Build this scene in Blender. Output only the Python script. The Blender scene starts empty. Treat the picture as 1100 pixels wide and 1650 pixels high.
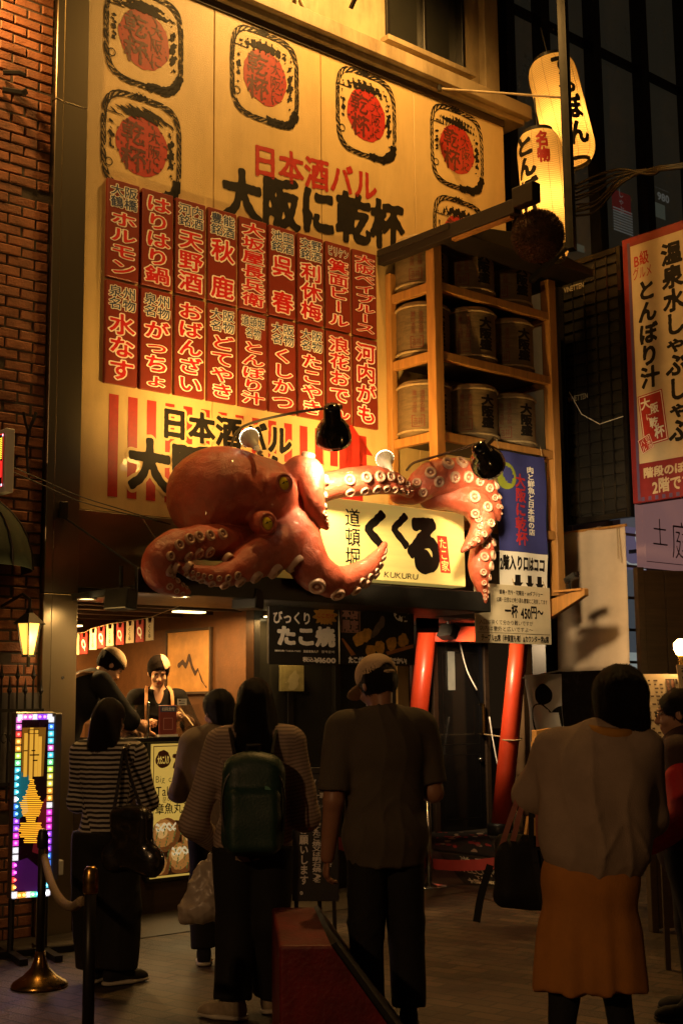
import bpy, bmesh, math, random
import numpy as np
from mathutils import Vector, Matrix, Euler
random.seed(7)
rng = np.random.default_rng(7)
S = bpy.context.scene
C = S.collection
PI = math.pi

# ------------------------------------------------------------------ camera
FPX, HORIZON, CAM_H, ROLL = 2100.0, 1135.0, 1.52, 0.0095
PITCH = math.atan((HORIZON - 825) / FPX)
_r = Vector((1, 0, 0)); _w = Vector((0, math.cos(PITCH), math.sin(PITCH))); _u = _r.cross(_w)
CR = _r * math.cos(ROLL) - _u * math.sin(ROLL)
CU = _r * math.sin(ROLL) + _u * math.cos(ROLL)
CW = _w
CAM = Vector((0, 0, CAM_H))
cd = bpy.data.cameras.new('camera'); cam = bpy.data.objects.new('camera', cd); C.objects.link(cam)
m = Matrix((CR, CU, -CW)).transposed().to_4x4(); m.translation = CAM
cam.matrix_world = m
cd.sensor_fit = 'VERTICAL'; cd.sensor_height = 36.0; cd.sensor_width = 24.0
cd.lens = FPX / 1650 * 36.0; cd.clip_start = 0.05; cd.clip_end = 500
S.camera = cam

# ------------------------------------------------------------------ night sky, colour management
world = bpy.data.worlds.new('World'); S.world = world; world.use_nodes = True
wn = world.node_tree; wn.nodes.clear()
sky = wn.nodes.new('ShaderNodeTexSky'); sky.sky_type = 'NISHITA'; sky.sun_disc = False
sky.sun_elevation = math.radians(-4.0); sky.sun_rotation = math.radians(200)
glow = wn.nodes.new('ShaderNodeMixRGB'); glow.blend_type = 'ADD'; glow.inputs[0].default_value = 1.0
glow.inputs[2].default_value = (0.22, 0.125, 0.055, 1)          # the town's own glow in the night sky
bg = wn.nodes.new('ShaderNodeBackground'); bg.inputs[1].default_value = 0.05
wo = wn.nodes.new('ShaderNodeOutputWorld')
wn.links.new(sky.outputs[0], glow.inputs[1]); wn.links.new(glow.outputs[0], bg.inputs[0]); wn.links.new(bg.outputs[0], wo.inputs[0])
S.view_settings.view_transform = 'Standard'
S.view_settings.look = 'None'
S.view_settings.gamma = 1.0
S.view_settings.exposure = 0.0
S.cycles.use_denoising = True
S.cycles.max_bounces = 6; S.cycles.diffuse_bounces = 3; S.cycles.glossy_bounces = 3
S.cycles.transmission_bounces = 5; S.cycles.transparent_max_bounces = 8
S.cycles.sample_clamp_indirect = 4.0
S.cycles.caustics_reflective = False; S.cycles.caustics_refractive = False

# ------------------------------------------------------------------ frames of reference
def ray(px, py):
    return (CR * ((px - 550) / FPX) + CU * ((825 - py) / FPX) + CW)
def at(px, py, depth):
    d = ray(px, py); return CAM + d * (depth / d.y)
def gr(px, py, z=0.0):
    d = ray(px, py); return CAM + d * ((z - CAM_H) / d.z)
TH = math.radians(49.2)                      # the street front runs away to the right
FD = Vector((math.sin(TH), math.cos(TH), 0)); FN = Vector((math.cos(TH), -math.sin(TH), 0))
FROT = math.atan2(FD.y, FD.x)                # local x along the front, local -y to the street
P0 = at(118, 1135, 9.2); P0.z = 0
def fp(px, py, n=0.0):
    """pixel -> (s, z) on the plane standing n metres in front of the shop front"""
    d = ray(px, py); o = P0 + FN * n
    t = (o - CAM).dot(FN) / d.dot(FN)
    q = CAM + d * t
    return (q - P0).dot(FD), q.z
def F(s, n, z):
    v = P0 + FD * s + FN * n; v.z = z; return v
def sp(px, py, s0):
    """pixel -> (n, z) on the plane standing across the front at s0"""
    d = ray(px, py); o = P0 + FD * s0
    t = (o - CAM).dot(FD) / d.dot(FD); q = CAM + d * t
    return (q - P0).dot(FN), q.z

# ------------------------------------------------------------------ materials
MATS = {}
def mat(name, rgb, rough=0.6, metal=0.0, var=0.18, scale=6.0, bump=0.0, bscale=60.0, emit=None, estr=0.0, spec=0.5, stretch=(1, 1, 1), alpha=1.0, trans=0.0, coat=0.0, dirt=0.0, rvar=0.12):
    if name in MATS: return MATS[name]
    M = bpy.data.materials.new(name); M.use_nodes = True; nt = M.node_tree; N = nt.nodes; L = nt.links
    b = N['Principled BSDF']
    tc = N.new('ShaderNodeTexCoord'); mp = N.new('ShaderNodeMapping'); mp.inputs['Scale'].default_value = stretch
    L.new(tc.outputs['Object'], mp.inputs[0])
    nz = N.new('ShaderNodeTexNoise'); nz.inputs['Scale'].default_value = scale; nz.inputs['Detail'].default_value = 6; nz.inputs['Roughness'].default_value = 0.65
    L.new(mp.outputs[0], nz.inputs[0])
    mr = N.new('ShaderNodeMapRange'); mr.inputs[1].default_value = 0.3; mr.inputs[2].default_value = 0.7
    mr.inputs[3].default_value = 1 - var; mr.inputs[4].default_value = 1 + var
    L.new(nz.outputs[0], mr.inputs[0])
    mx = N.new('ShaderNodeVectorMath'); mx.operation = 'SCALE'; mx.inputs[0].default_value = rgb[:3]
    L.new(mr.outputs[0], mx.inputs['Scale'])
    L.new(mx.outputs[0], b.inputs['Base Color'])
    r2 = N.new('ShaderNodeMapRange'); r2.inputs[3].default_value = max(0.02, rough - rvar); r2.inputs[4].default_value = min(1, rough + rvar)
    L.new(nz.outputs[0], r2.inputs[0]); L.new(r2.outputs[0], b.inputs['Roughness'])
    b.inputs['Metallic'].default_value = metal
    b.inputs['Specular IOR Level'].default_value = spec
    b.inputs['Coat Weight'].default_value = coat
    b.inputs['Transmission Weight'].default_value = trans
    b.inputs['Alpha'].default_value = alpha
    if bump:
        n2 = N.new('ShaderNodeTexNoise'); n2.inputs['Scale'].default_value = bscale; n2.inputs['Detail'].default_value = 4
        L.new(mp.outputs[0], n2.inputs[0])
        bp = N.new('ShaderNodeBump'); bp.inputs['Strength'].default_value = bump; bp.inputs['Distance'].default_value = 0.01
        L.new(n2.outputs[0], bp.inputs['Height']); L.new(bp.outputs[0], b.inputs['Normal'])
    if emit:
        b.inputs['Emission Color'].default_value = (*emit, 1); b.inputs['Emission Strength'].default_value = estr
    MATS[name] = M
    return M

# ------------------------------------------------------------------ objects and properties
def tag(o, label=None, cat=None, group=None, kind=None):
    if label: o['label'] = label
    if cat: o['category'] = cat
    if group: o['group'] = group
    if kind: o['kind'] = kind
    return o
def empty(name, loc, rotz=0.0, rot=None):
    o = bpy.data.objects.new(name, None); C.objects.link(o); o.empty_display_size = 0.1
    o.location = loc; o.rotation_euler = rot if rot else (0, 0, rotz)
    return o
def thing(name, label, cat, loc=(0, 0, 0), rotz=0.0, group=None):
    return tag(empty(name, loc, rotz), label, cat, group)
def fthing(name, label, cat, s, n, z, group=None):
    return thing(name, label, cat, F(s, n, z), FROT, group)
def copy_tree(o, parent=None):
    c = o.copy(); C.objects.link(c); c.parent = parent
    for ch in list(o.children): copy_tree(ch, c)
    return c
def link_mesh(name, me, material=None, parent=None, smooth=False):
    if material:
        me.materials.clear(); me.materials.append(material)
    o = bpy.data.objects.new(name, me); C.objects.link(o)
    if parent is not None: o.parent = parent
    if smooth: me.polygons.foreach_set('use_smooth', [True] * len(me.polygons))
    return o

class MB:
    """collects faces and links them as ONE mesh"""
    def __init__(s): s.v = []; s.f = []
    def add(s, v, f):
        b = len(s.v); s.v += [tuple(p) for p in v]; s.f += [tuple(i + b for i in q) for q in f]; return s
    def box(s, x0, y0, z0, x1, y1, z1, M=None):
        v = [(x, y, z) for z in (z0, z1) for y in (y0, y1) for x in (x0, x1)]
        if M is not None: v = [M @ Vector(p) for p in v]
        return s.add(v, [(0, 2, 3, 1), (4, 5, 7, 6), (0, 1, 5, 4), (1, 3, 7, 5), (3, 2, 6, 7), (2, 0, 4, 6)])
    def bar(s, a, b, w, h, up=(0, 0, 1)):
        a = Vector(a); b = Vector(b); d = (b - a).normalized(); x = d.cross(Vector(up))
        if x.length < 1e-4: x = d.cross(Vector((1, 0, 0)))
        x.normalize(); y = x.cross(d)
        v = [p + x * (i * w / 2) + y * (j * h / 2) for p in (a, b) for i, j in ((-1, -1), (1, -1), (1, 1), (-1, 1))]
        return s.add(v, [(3, 2, 1, 0), (4, 5, 6, 7), (0, 1, 5, 4), (1, 2, 6, 5), (2, 3, 7, 6), (3, 0, 4, 7)])
    def tube(s, pts, r, n=10, cap=True):
        P = [Vector(p) for p in pts]; R = r if isinstance(r, (list, tuple)) else [r] * len(P)
        t0 = (P[1] - P[0]).normalized(); x = t0.orthogonal().normalized(); v = []; f = []
        for i, p in enumerate(P):
            t = (P[min(i + 1, len(P) - 1)] - P[max(i - 1, 0)]).normalized()
            x = (x - t * x.dot(t)).normalized(); y = t.cross(x)
            for k in range(n):
                a = 2 * PI * k / n; v.append(p + (x * math.cos(a) + y * math.sin(a)) * R[i])
        for i in range(len(P) - 1):
            for k in range(n):
                f.append((i * n + k, i * n + (k + 1) % n, (i + 1) * n + (k + 1) % n, (i + 1) * n + k))
        if cap: f.append(tuple(range(n - 1, -1, -1))); f.append(tuple((len(P) - 1) * n + k for k in range(n)))
        return s.add(v, f)
    def lathe(s, prof, n=24, M=None, cap=True):
        v = []; f = []
        for r, z in prof:
            for k in range(n):
                a = 2 * PI * k / n; p = Vector((r * math.cos(a), r * math.sin(a), z)); v.append(M @ p if M is not None else p)
        for i in range(len(prof) - 1):
            for k in range(n):
                f.append((i * n + k, i * n + (k + 1) % n, (i + 1) * n + (k + 1) % n, (i + 1) * n + k))
        if cap: f.append(tuple(range(n - 1, -1, -1))); f.append(tuple((len(prof) - 1) * n + k for k in range(n)))
        return s.add(v, f)
    def prism(s, poly, y0, y1, M=None):
        """polygon in x,z pushed from y0 to y1"""
        n = len(poly); v = [(x, y0, z) for x, z in poly] + [(x, y1, z) for x, z in poly]
        if M is not None: v = [M @ Vector(p) for p in v]
        f = [tuple(range(n)), tuple(range(2 * n - 1, n - 1, -1))] + [(i + n, (i + 1) % n + n, (i + 1) % n, i) for i in range(n)]
        return s.add(v, f)
    def build(s, name, material, parent=None, smooth=False, bevel=0.0, seg=1):
        me = bpy.data.meshes.new(name); me.from_pydata(s.v, [], s.f); me.update()
        o = link_mesh(name, me, material, parent, smooth)
        if bevel:
            b = o.modifiers.new('bevel', 'BEVEL'); b.width = bevel; b.segments = seg; b.limit_method = 'ANGLE'
        return o

def spline(pts, n=8):
    """Catmull-Rom through points of any dimension"""
    P = [np.array(p, float) for p in pts]; P = [2 * P[0] - P[1]] + P + [2 * P[-1] - P[-2]]; out = []
    for i in range(1, len(P) - 2):
        for k in range(n):
            t = k / n; a, b, c, d = P[i - 1:i + 3]
            out.append(0.5 * (2 * b + (c - a) * t + (2 * a - 5 * b + 4 * c - d) * t * t + (3 * b - a - 3 * c + d) * t ** 3))
    out.append(P[-2]); return out

# ------------------------------------------------------------------ flat marks: a 2-D field cut at zero becomes faces
def field_polys(V, xs, zs, run=999):
    ins = V > 0; v = []; f = []
    cnt = ins[:-1, :-1].astype(int) + ins[1:, :-1] + ins[1:, 1:] + ins[:-1, 1:]
    nx, nz = cnt.shape
    for j in range(nz):
        col = cnt[:, j]; i = 0
        nzr = np.nonzero(col)[0]
        if len(nzr) == 0: continue
        i = nzr[0]; end = nzr[-1] + 1
        while i < end:
            c = col[i]
            if c == 0: i += 1; continue
            if c == 4:
                k = i
                while k < end and col[k] == 4 and k - i < run: k += 1
                b = len(v); v += [(xs[i], zs[j]), (xs[k], zs[j]), (xs[k], zs[j + 1]), (xs[i], zs[j + 1])]; f.append((b, b + 1, b + 2, b + 3)); i = k; continue
            q = ((i, j), (i + 1, j), (i + 1, j + 1), (i, j + 1)); p = []
            for e in range(4):
                a = q[e]; d = q[(e + 1) % 4]; va = V[a]; vd = V[d]
                if va > 0: p.append((xs[a[0]], zs[a[1]]))
                if (va > 0) != (vd > 0):
                    t = va / (va - vd); p.append((xs[a[0]] + (xs[d[0]] - xs[a[0]]) * t, zs[a[1]] + (zs[d[1]] - zs[a[1]]) * t))
            if len(p) >= 3:
                b = len(v); v += p; f.append(tuple(range(b, b + len(p))))
            i += 1
    return v, f
def wob2(X, Z, sc, seed=0):
    r = np.random.default_rng(seed); o = 0
    for k in range(5):
        a = r.uniform(0, 6.28); fq = sc * (1 + 0.6 * k); o = o + np.sin(fq * (X * math.cos(a) + Z * math.sin(a)) + r.uniform(0, 6.28)) / (1 + 0.5 * k)
    return o / 2.2

_GLY = {}; NG = 44
GX = np.linspace(-0.14, 1.14, NG)
def glyph(ch):
    """signed distance field (positive inside) of one character in its em box"""
    if ch in _GLY: return _GLY[ch]
    cu = bpy.data.curves.new('glyph', 'FONT'); cu.body = ch; cu.size = 1.0; cu.resolution_u = 3
    o = bpy.data.objects.new('glyph', cu); C.objects.link(o)
    dg = bpy.context.evaluated_depsgraph_get(); me = bpy.data.meshes.new_from_object(o.evaluated_get(dg))
    bm = bmesh.new(); bm.from_mesh(me); bmesh.ops.remove_doubles(bm, verts=bm.verts, dist=1e-6)
    seg = np.array([[*e.verts[0].co.xy, *e.verts[1].co.xy] for e in bm.edges if len(e.link_faces) == 1])
    bm.free(); bpy.data.objects.remove(o); bpy.data.curves.remove(cu); bpy.data.meshes.remove(me)
    if len(seg) == 0: _GLY[ch] = (None, 0.4); return _GLY[ch]
    latin = ord(ch) < 0x2000
    seg[:, [1, 3]] += 0.0 if latin else 0.10
    x0 = min(seg[:, 0].min(), seg[:, 2].min()); x1 = max(seg[:, 0].max(), seg[:, 2].max())
    wid = 1.0
    if latin:
        wid = x1 - x0 + 0.09; seg[:, [0, 2]] -= x0 - 0.045
    X, Z = np.meshgrid(GX, GX, indexing='ij'); P = np.stack([X.ravel(), Z.ravel()], 1)
    a = seg[:, :2]; d = seg[:, 2:] - a; L2 = (d ** 2).sum(1) + 1e-12
    ap = P[:, None, :] - a[None]; t = np.clip((ap * d[None]).sum(2) / L2, 0, 1)
    dist = np.sqrt(((ap - t[..., None] * d[None]) ** 2).sum(2).min(1))
    y0 = seg[:, 1]; y1 = seg[:, 3]; py = P[:, 1:2]
    cr = ((y0 > py) != (y1 > py)); dy = np.where(np.abs(y1 - y0) < 1e-9, 1e-9, y1 - y0)
    xi = seg[:, 0] + (py - y0) / dy * d[:, 0]
    inside = ((cr & (P[:, 0:1] < xi)).sum(1) % 2) == 1
    V = np.where(inside, dist, -dist).reshape(NG, NG)
    _GLY[ch] = (V, wid); return _GLY[ch]
def text_polys(txt, x0, z0, x1, z1, vertical=False, w=0.02, wob=0.0, fill=1.0, slant=0.0, run=999):
    """characters fitted into a box, returned as 2-D faces"""
    gl = [glyph(c) for c in txt]; v = []; f = []
    if vertical: wts = [0.55 if c in ' ' else 0.72 if c in 'っょゃ' else 1.0 for c in txt]
    else: wts = [g[1] for g in gl]
    tot = sum(wts); pos = 0.0
    for c, (V, wid), wt in zip(txt, gl, wts):
        a = pos / tot; pos += wt; b = pos / tot
        if V is None: continue
        if vertical:
            cz1 = z1 + (z0 - z1) * a; cz0 = z1 + (z0 - z1) * b; cx0, cx1 = x0, x1
        else:
            cx0 = x0 + (x1 - x0) * a; cx1 = x0 + (x1 - x0) * b; cz0, cz1 = z0, z1
        U = V + w
        if wob:
            X, Z = np.meshgrid(GX, GX, indexing='ij'); U = U + wob * wob2(X, Z, 17, ord(c) % 97 + len(v))
        xs, zs = GX / wid, GX
        if vertical and c in 'ー～':
            U = U.T[:, ::-1]
        p, q = field_polys(U, xs, zs, run); sx = (cx1 - cx0) * fill; sz = (cz1 - cz0) * fill
        ox = (cx0 + cx1) / 2 - sx / 2; oz = (cz0 + cz1) / 2 - sz / 2
        base = len(v); v += [(ox + px * sx + slant * pz * sz, oz + pz * sz) for px, pz in p]; f += [tuple(i + base for i in qq) for qq in q]
    return v, f
class Marks:
    """flat painted marks on a board: x along, z up, lying at local y"""
    def __init__(s, run=999): s.v = []; s.f = []; s.run = run
    def add(s, vf):
        b = len(s.v); s.v += vf[0]; s.f += [tuple(i + b for i in q) for q in vf[1]]; return s
    def text(s, *a, **k): return s.add(text_polys(*a, run=s.run, **k))
    def rect(s, x0, z0, x1, z1): return s.add(([(x0, z0), (x1, z0), (x1, z1), (x0, z1)], [(0, 1, 2, 3)]))
    def poly(s, pts): return s.add((list(pts), [tuple(range(len(pts)))]))
    def frame(s, x0, z0, x1, z1, w):
        s.rect(x0, z0, x1, z0 + w); s.rect(x0, z1 - w, x1, z1); s.rect(x0, z0 + w, x0 + w, z1 - w); return s.rect(x1 - w, z0 + w, x1, z1 - w)
    def field(s, fn, x0, z0, x1, z1, n=64):
        nz = max(4, int(n * (z1 - z0) / (x1 - x0))); xs = np.linspace(x0, x1, n); zs = np.linspace(z0, z1, nz)
        X, Z = np.meshgrid(xs, zs, indexing='ij'); return s.add(field_polys(fn(X, Z), xs, zs, s.run))
    def build(s, name, material, parent, y=-0.002, fn=None):
        me = bpy.data.meshes.new(name)
        if fn: vs = [fn(x, z, y) for x, z in s.v]
        else: vs = [(x, y, z) for x, z in s.v]
        me.from_pydata(vs, [], s.f); me.update()
        return link_mesh(name, me, material, parent)

# ------------------------------------------------------------------ smooth-union solids meshed by surface nets
def rotm(e): return np.array(Euler(e).to_matrix())
class Blob:
    def __init__(s, k=0.03): s.k = k; s.p = []
    def cap(s, a, b, ra, rb=None, k=None, cut=None, sub=False, par=0.0, flat=None):
        rb = ra if rb is None else rb; a = np.array(a, float); b = np.array(b, float)
        s.p.append(('c', a, b, ra, rb, s.k if k is None else k, cut, sub, par, flat)); return s
    def ell(s, c, r, rot=None, k=None, cut=None, sub=False, par=0.0):
        s.p.append(('e', np.array(c, float), np.array(r if hasattr(r, '__len__') else (r,) * 3, float), None if rot is None else rotm(rot), 0, s.k if k is None else k, cut, sub, par, None)); return s
    def box(s, c, h, rd=0.01, rot=None, k=None, cut=None, sub=False, par=0.0):
        s.p.append(('b', np.array(c, float), np.array(h, float), None if rot is None else rotm(rot), rd, s.k if k is None else k, cut, sub, par, None)); return s
    def chain(s, pts, rad, **kw):
        for i in range(len(pts) - 1): s.cap(pts[i], pts[i + 1], rad[i], rad[i + 1], **kw)
        return s
    @staticmethod
    def dist(q, P):
        if q[0] == 'c':
            _, a, b, ra, rb = q[:5]; ba = b - a; L = ba @ ba + 1e-12; pa = P - a
            if q[9] is not None:                       # flattened limb: squash along a direction
                fd, fs = q[9]; fd = np.array(fd, float); pa = pa + np.multiply.outer(pa @ fd, fd) * (1 / fs - 1); b2 = ba + fd * (ba @ fd) * (1 / fs - 1); L = b2 @ b2 + 1e-12
                t = np.clip(pa @ b2 / L, 0, 1); d = np.linalg.norm(pa - t[..., None] * b2, axis=-1) - (ra + (rb - ra) * t)
            else:
                t = np.clip(pa @ ba / L, 0, 1); d = np.linalg.norm(pa - t[..., None] * ba, axis=-1) - (ra + (rb - ra) * t)
        elif q[0] == 'e':
            pa = P - q[1]
            if q[3] is not None: pa = pa @ q[3]
            k0 = np.linalg.norm(pa / q[2], axis=-1); k1 = np.linalg.norm(pa / q[2] ** 2, axis=-1); d = k0 * (k0 - 1) / np.maximum(k1, 1e-9)
        else:
            pa = P - q[1]
            if q[3] is not None: pa = pa @ q[3]
            w = np.abs(pa) - q[2] + q[4]; d = np.linalg.norm(np.maximum(w, 0), axis=-1) + np.minimum(w.max(-1), 0) - q[4]
        if q[6] is not None:
            for c, nrm in q[6]: d = np.maximum(d, (P - np.array(c)) @ np.array(nrm))
        return d
    def bounds(s, q):
        if q[0] == 'c':
            r = max(q[3], q[4]) * (1.0 if q[9] is None else 1.0 / min(1, 1 / q[9][1])); lo = np.minimum(q[1], q[2]) - r; hi = np.maximum(q[1], q[2]) + r
        else:
            r = q[2] if q[3] is None else np.full(3, np.linalg.norm(q[2])); lo = q[1] - r; hi = q[1] + r
        return lo, hi
    def mesh(s, vox=0.01, noise=None, clip=None):
        bb = [s.bounds(q) for q in s.p if not q[7]]; lo = np.min([b[0] for b in bb], 0) - 3 * vox - 0.02; hi = np.max([b[1] for b in bb], 0) + 3 * vox + 0.02
        n = np.ceil((hi - lo) / vox).astype(int) + 1; ax = [lo[i] + vox * np.arange(n[i]) for i in range(3)]
        Fd = np.full(n, 1.0)
        for q in s.p:
            l, h = s.bounds(q); mg = q[5] * (2.5 if q[0] == 'e' else 1.1) + 3 * vox + 0.01
            i0 = np.maximum(((l - mg - lo) / vox).astype(int), 0); i1 = np.minimum(((h + mg - lo) / vox).astype(int) + 2, n)
            if (i1 <= i0).any(): continue
            sl = tuple(slice(i0[i], i1[i]) for i in range(3))
            P = np.stack(np.meshgrid(*[ax[i][i0[i]:i1[i]] for i in range(3)], indexing='ij'), -1)
            d = s.dist(q, P); A = Fd[sl]; k = max(q[5], 1e-5)
            if q[7]:
                hh = np.maximum(k - np.abs(A + d), 0) / k; Fd[sl] = np.maximum(A, -d) + hh * hh * k * 0.25
            else:
                hh = np.maximum(k - np.abs(A - d), 0) / k; Fd[sl] = np.minimum(A, d) - hh * hh * k * 0.25
        if noise or clip:
            P = np.stack(np.meshgrid(*ax, indexing='ij'), -1)
            if noise: Fd = Fd + noise(P)
            if clip:
                for c, nrm in clip: Fd = np.maximum(Fd, (P - np.array(c)) @ np.array(nrm))
        s.vox = vox
        return surface_nets(Fd, lo, vox)
def surface_nets(Fd, lo, vox):
    I = Fd < 0; n = np.array(Fd.shape)
    c8 = [I[i:n[0] - 1 + i, j:n[1] - 1 + j, k:n[2] - 1 + k] for i in (0, 1) for j in (0, 1) for k in (0, 1)]
    sm = sum(c.astype(np.int8) for c in c8); act = (sm > 0) & (sm < 8)
    idx = np.argwhere(act); vid = np.full(act.shape, -1, np.int64); vid[act] = np.arange(len(idx))
    acc = np.zeros((len(idx), 3)); cnt = np.zeros(len(idx))
    cor = [(i, j, k) for i in (0, 1) for j in (0, 1) for k in (0, 1)]
    for a in range(8):
        for b in range(a + 1, 8):
            ca = np.array(cor[a]); cb = np.array(cor[b])
            if np.abs(ca - cb).sum() != 1: continue
            fa = Fd[tuple((idx + ca).T)]; fb = Fd[tuple((idx + cb).T)]; x = (fa < 0) != (fb < 0)
            t = np.where(x, fa / np.where(x, fa - fb, 1), 0); acc += np.where(x[:, None], ca + (cb - ca) * t[:, None], 0); cnt += x
    V = lo + vox * (idx + acc / np.maximum(cnt, 1)[:, None])
    faces = []
    for axis in range(3):
        o1, o2 = [(1, 2), (2, 0), (0, 1)][axis]
        sl0 = [slice(None)] * 3; sl1 = [slice(None)] * 3; sl0[axis] = slice(0, -1); sl1[axis] = slice(1, None)
        a = I[tuple(sl0)]; b = I[tuple(sl1)]; e = np.argwhere(a != b)
        if len(e) == 0: continue
        ok = (e[:, o1] > 0) & (e[:, o2] > 0) & (e[:, o1] < n[o1] - 1) & (e[:, o2] < n[o2] - 1); e = e[ok]
        fl = a[tuple(e.T)]
        d1 = np.zeros(3, int); d1[o1] = 1; d2 = np.zeros(3, int); d2[o2] = 1
        q = np.stack([vid[tuple((e - d1 - d2).T)], vid[tuple((e - d2).T)], vid[tuple(e.T)], vid[tuple((e - d1).T)]], 1)
        q[~fl] = q[~fl][:, ::-1]; faces.append(q)
    return V, np.concatenate(faces)
def folds(av, ah, seed=1, fv=20, fh=26, zc=1.0, base=.004):
    """cloth creases: hanging folds that fade upwards, bunching round height zc"""
    r = np.random.default_rng(seed); p = r.uniform(0, 6.28, 8); w = wrinkle(base, 14, seed, .5)
    def fn(P):
        x, y, z = P[..., 0], P[..., 1], P[..., 2]; a = np.arctan2(y, x) * .16 + x
        u = a * fv + 1.3 * np.sin(z * 5 + p[0]) + .8 * np.sin(z * 11 + x * 6 + p[1]); v = z * fh + 1.8 * np.sin(x * 9 + p[2]) + 1.2 * np.sin(x * 21 + y * 7 + p[3]) + .9 * np.sin(z * 7 + p[4])
        mv = np.clip(.5 + .5 * np.sin(a * 6 + p[5]) + .35 * np.sin(z * 6 + a * 4 + p[6]), 0, 1); mh = np.clip(1 - np.abs(z - zc) / .22, 0, 1) * np.clip(.55 + .6 * np.sin(x * 7 + z * 9 + p[7]), 0, 1)
        return -.42 * av * mv * (1 - np.abs(np.sin(u))) ** 2.2 - .42 * ah * mh * (1 - np.abs(np.sin(v))) ** 2.2 + w(P)
    return fn
def np_mesh(name, V, Fc):
    me = bpy.data.meshes.new(name); me.vertices.add(len(V)); me.vertices.foreach_set('co', np.asarray(V, np.float32).ravel())
    nf = len(Fc); me.loops.add(nf * 4); me.loops.foreach_set('vertex_index', np.asarray(Fc, np.int32).ravel())
    me.polygons.add(nf); me.polygons.foreach_set('loop_start', np.arange(0, nf * 4, 4, dtype=np.int32))
    try: me.polygons.foreach_set('loop_total', np.full(nf, 4, np.int32))
    except Exception: pass
    me.update(calc_edges=True); me.validate(); me.polygons.foreach_set('use_smooth', [True] * len(me.polygons)); return me
def wrinkle(amp, sc, seed=1, zs=1.0):
    r = np.random.default_rng(seed); D = r.normal(size=(6, 3)); D /= np.linalg.norm(D, axis=1)[:, None]; D[:, 2] *= zs; ph = r.uniform(0, 6.28, 6)
    def fn(P):
        o = 0
        w = 0.05 * np.sin(P[..., 0] * 9 + P[..., 2] * 7)
        for k in range(6): o = o + np.sin((P @ D[k] + w) * sc * (1 + 0.35 * k) + ph[k]) / (1 + 0.4 * k)
        return amp * o / 2.0
    return fn

# ------------------------------------------------------------------ shared materials
M = {}
M['steel'] = mat('brushed_steel', (0.36, 0.31, 0.22), 0.30, 1.0, 0.03, 5, 0.0, 30, stretch=(60, 60, 1), rvar=.03)
M['cream'] = mat('cream_board', (0.60, 0.43, 0.19), 0.42, 0, 0.06, 2.5, 0.35, 130, coat=0.15)
def grime(Mt, amount=.5, tint=(.20, .12, .05)):
    """rain streaks and patches of dirt worked into a painted board"""
    nt = Mt.node_tree; N = nt.nodes; L = nt.links; b = N['Principled BSDF']; src = b.inputs['Base Color'].links[0].from_socket; tc = [n for n in N if n.type == 'TEX_COORD'][0]
    mp = N.new('ShaderNodeMapping'); mp.inputs['Scale'].default_value = (4, 4, .8); L.new(tc.outputs['Object'], mp.inputs[0])
    a = N.new('ShaderNodeTexNoise'); a.inputs['Scale'].default_value = 1.3; a.inputs['Detail'].default_value = 8; a.inputs['Roughness'].default_value = .7; L.new(mp.outputs[0], a.inputs[0])
    c = N.new('ShaderNodeTexNoise'); c.inputs['Scale'].default_value = .9; c.inputs['Detail'].default_value = 6; L.new(tc.outputs['Object'], c.inputs[0])
    m = N.new('ShaderNodeMath'); m.operation = 'MULTIPLY'; L.new(a.outputs[0], m.inputs[0]); L.new(c.outputs[0], m.inputs[1])
    r = N.new('ShaderNodeMapRange'); r.inputs[1].default_value = .22; r.inputs[2].default_value = .42; r.inputs[4].default_value = amount; L.new(m.outputs[0], r.inputs[0])
    x = N.new('ShaderNodeMixRGB'); x.inputs[2].default_value = (*tint, 1); L.new(r.outputs[0], x.inputs[0]); L.new(src, x.inputs[1]); L.new(x.outputs[0], b.inputs['Base Color'])
grime(M['cream'], .32)
M['cream_dull'] = mat('cream_cladding', (0.4, 0.31, 0.18), 0.6, 0, 0.15, 1.5, 0.1, 40); grime(M['cream_dull'], .8, (.09, .05, .02))
M['black'] = mat('black_paint', (0.012, 0.011, 0.010), 0.45, 0, 0.3, 8, 0.05, 50)
M['black_gloss'] = mat('black_gloss', (0.010, 0.009, 0.009), 0.15, 0, 0.2, 8, coat=0.4)
M['dark_metal'] = mat('dark_metal', (0.03, 0.028, 0.026), 0.4, 0.6, 0.2, 8)
M['dark_brown'] = mat('dark_brown_wood', (0.045, 0.026, 0.014), 0.55, 0, 0.3, 3, 0.15, 20, stretch=(1, 1, 12))
M['ink'] = mat('black_ink', (0.009, 0.007, 0.006), 0.6, 0, 0.3, 20, spec=.2)
M['red_ink'] = mat('red_ink', (0.36, 0.018, 0.012), 0.5, 0, 0.2, 20)
M['white_ink'] = mat('white_ink', (0.78, 0.74, 0.66), 0.5, 0, 0.08, 20)
M['blue_ink'] = mat('blue_ink', (0.03, 0.05, 0.12), 0.5, 0, 0.2, 20)
M['timber'] = mat('yellow_timber', (0.42, 0.20, 0.055), 0.5, 0, 0.25, 2.5, 0.12, 14, stretch=(9, 9, 1))
M['chrome'] = mat('steel_chrome', (0.5, 0.48, 0.44), 0.22, 1.0, 0.1, 10)
M['brass'] = mat('aged_brass', (0.5, 0.3, 0.09), 0.25, 1.0, 0.2, 12)
M['white_plastic'] = mat('white_plastic', (0.7, 0.68, 0.62), 0.4, 0, 0.06, 10)
M['glass_dark'] = mat('dark_glass', (0.03, 0.03, 0.026), 0.08, 0, 0.2, 1.2, spec=0.8)

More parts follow.
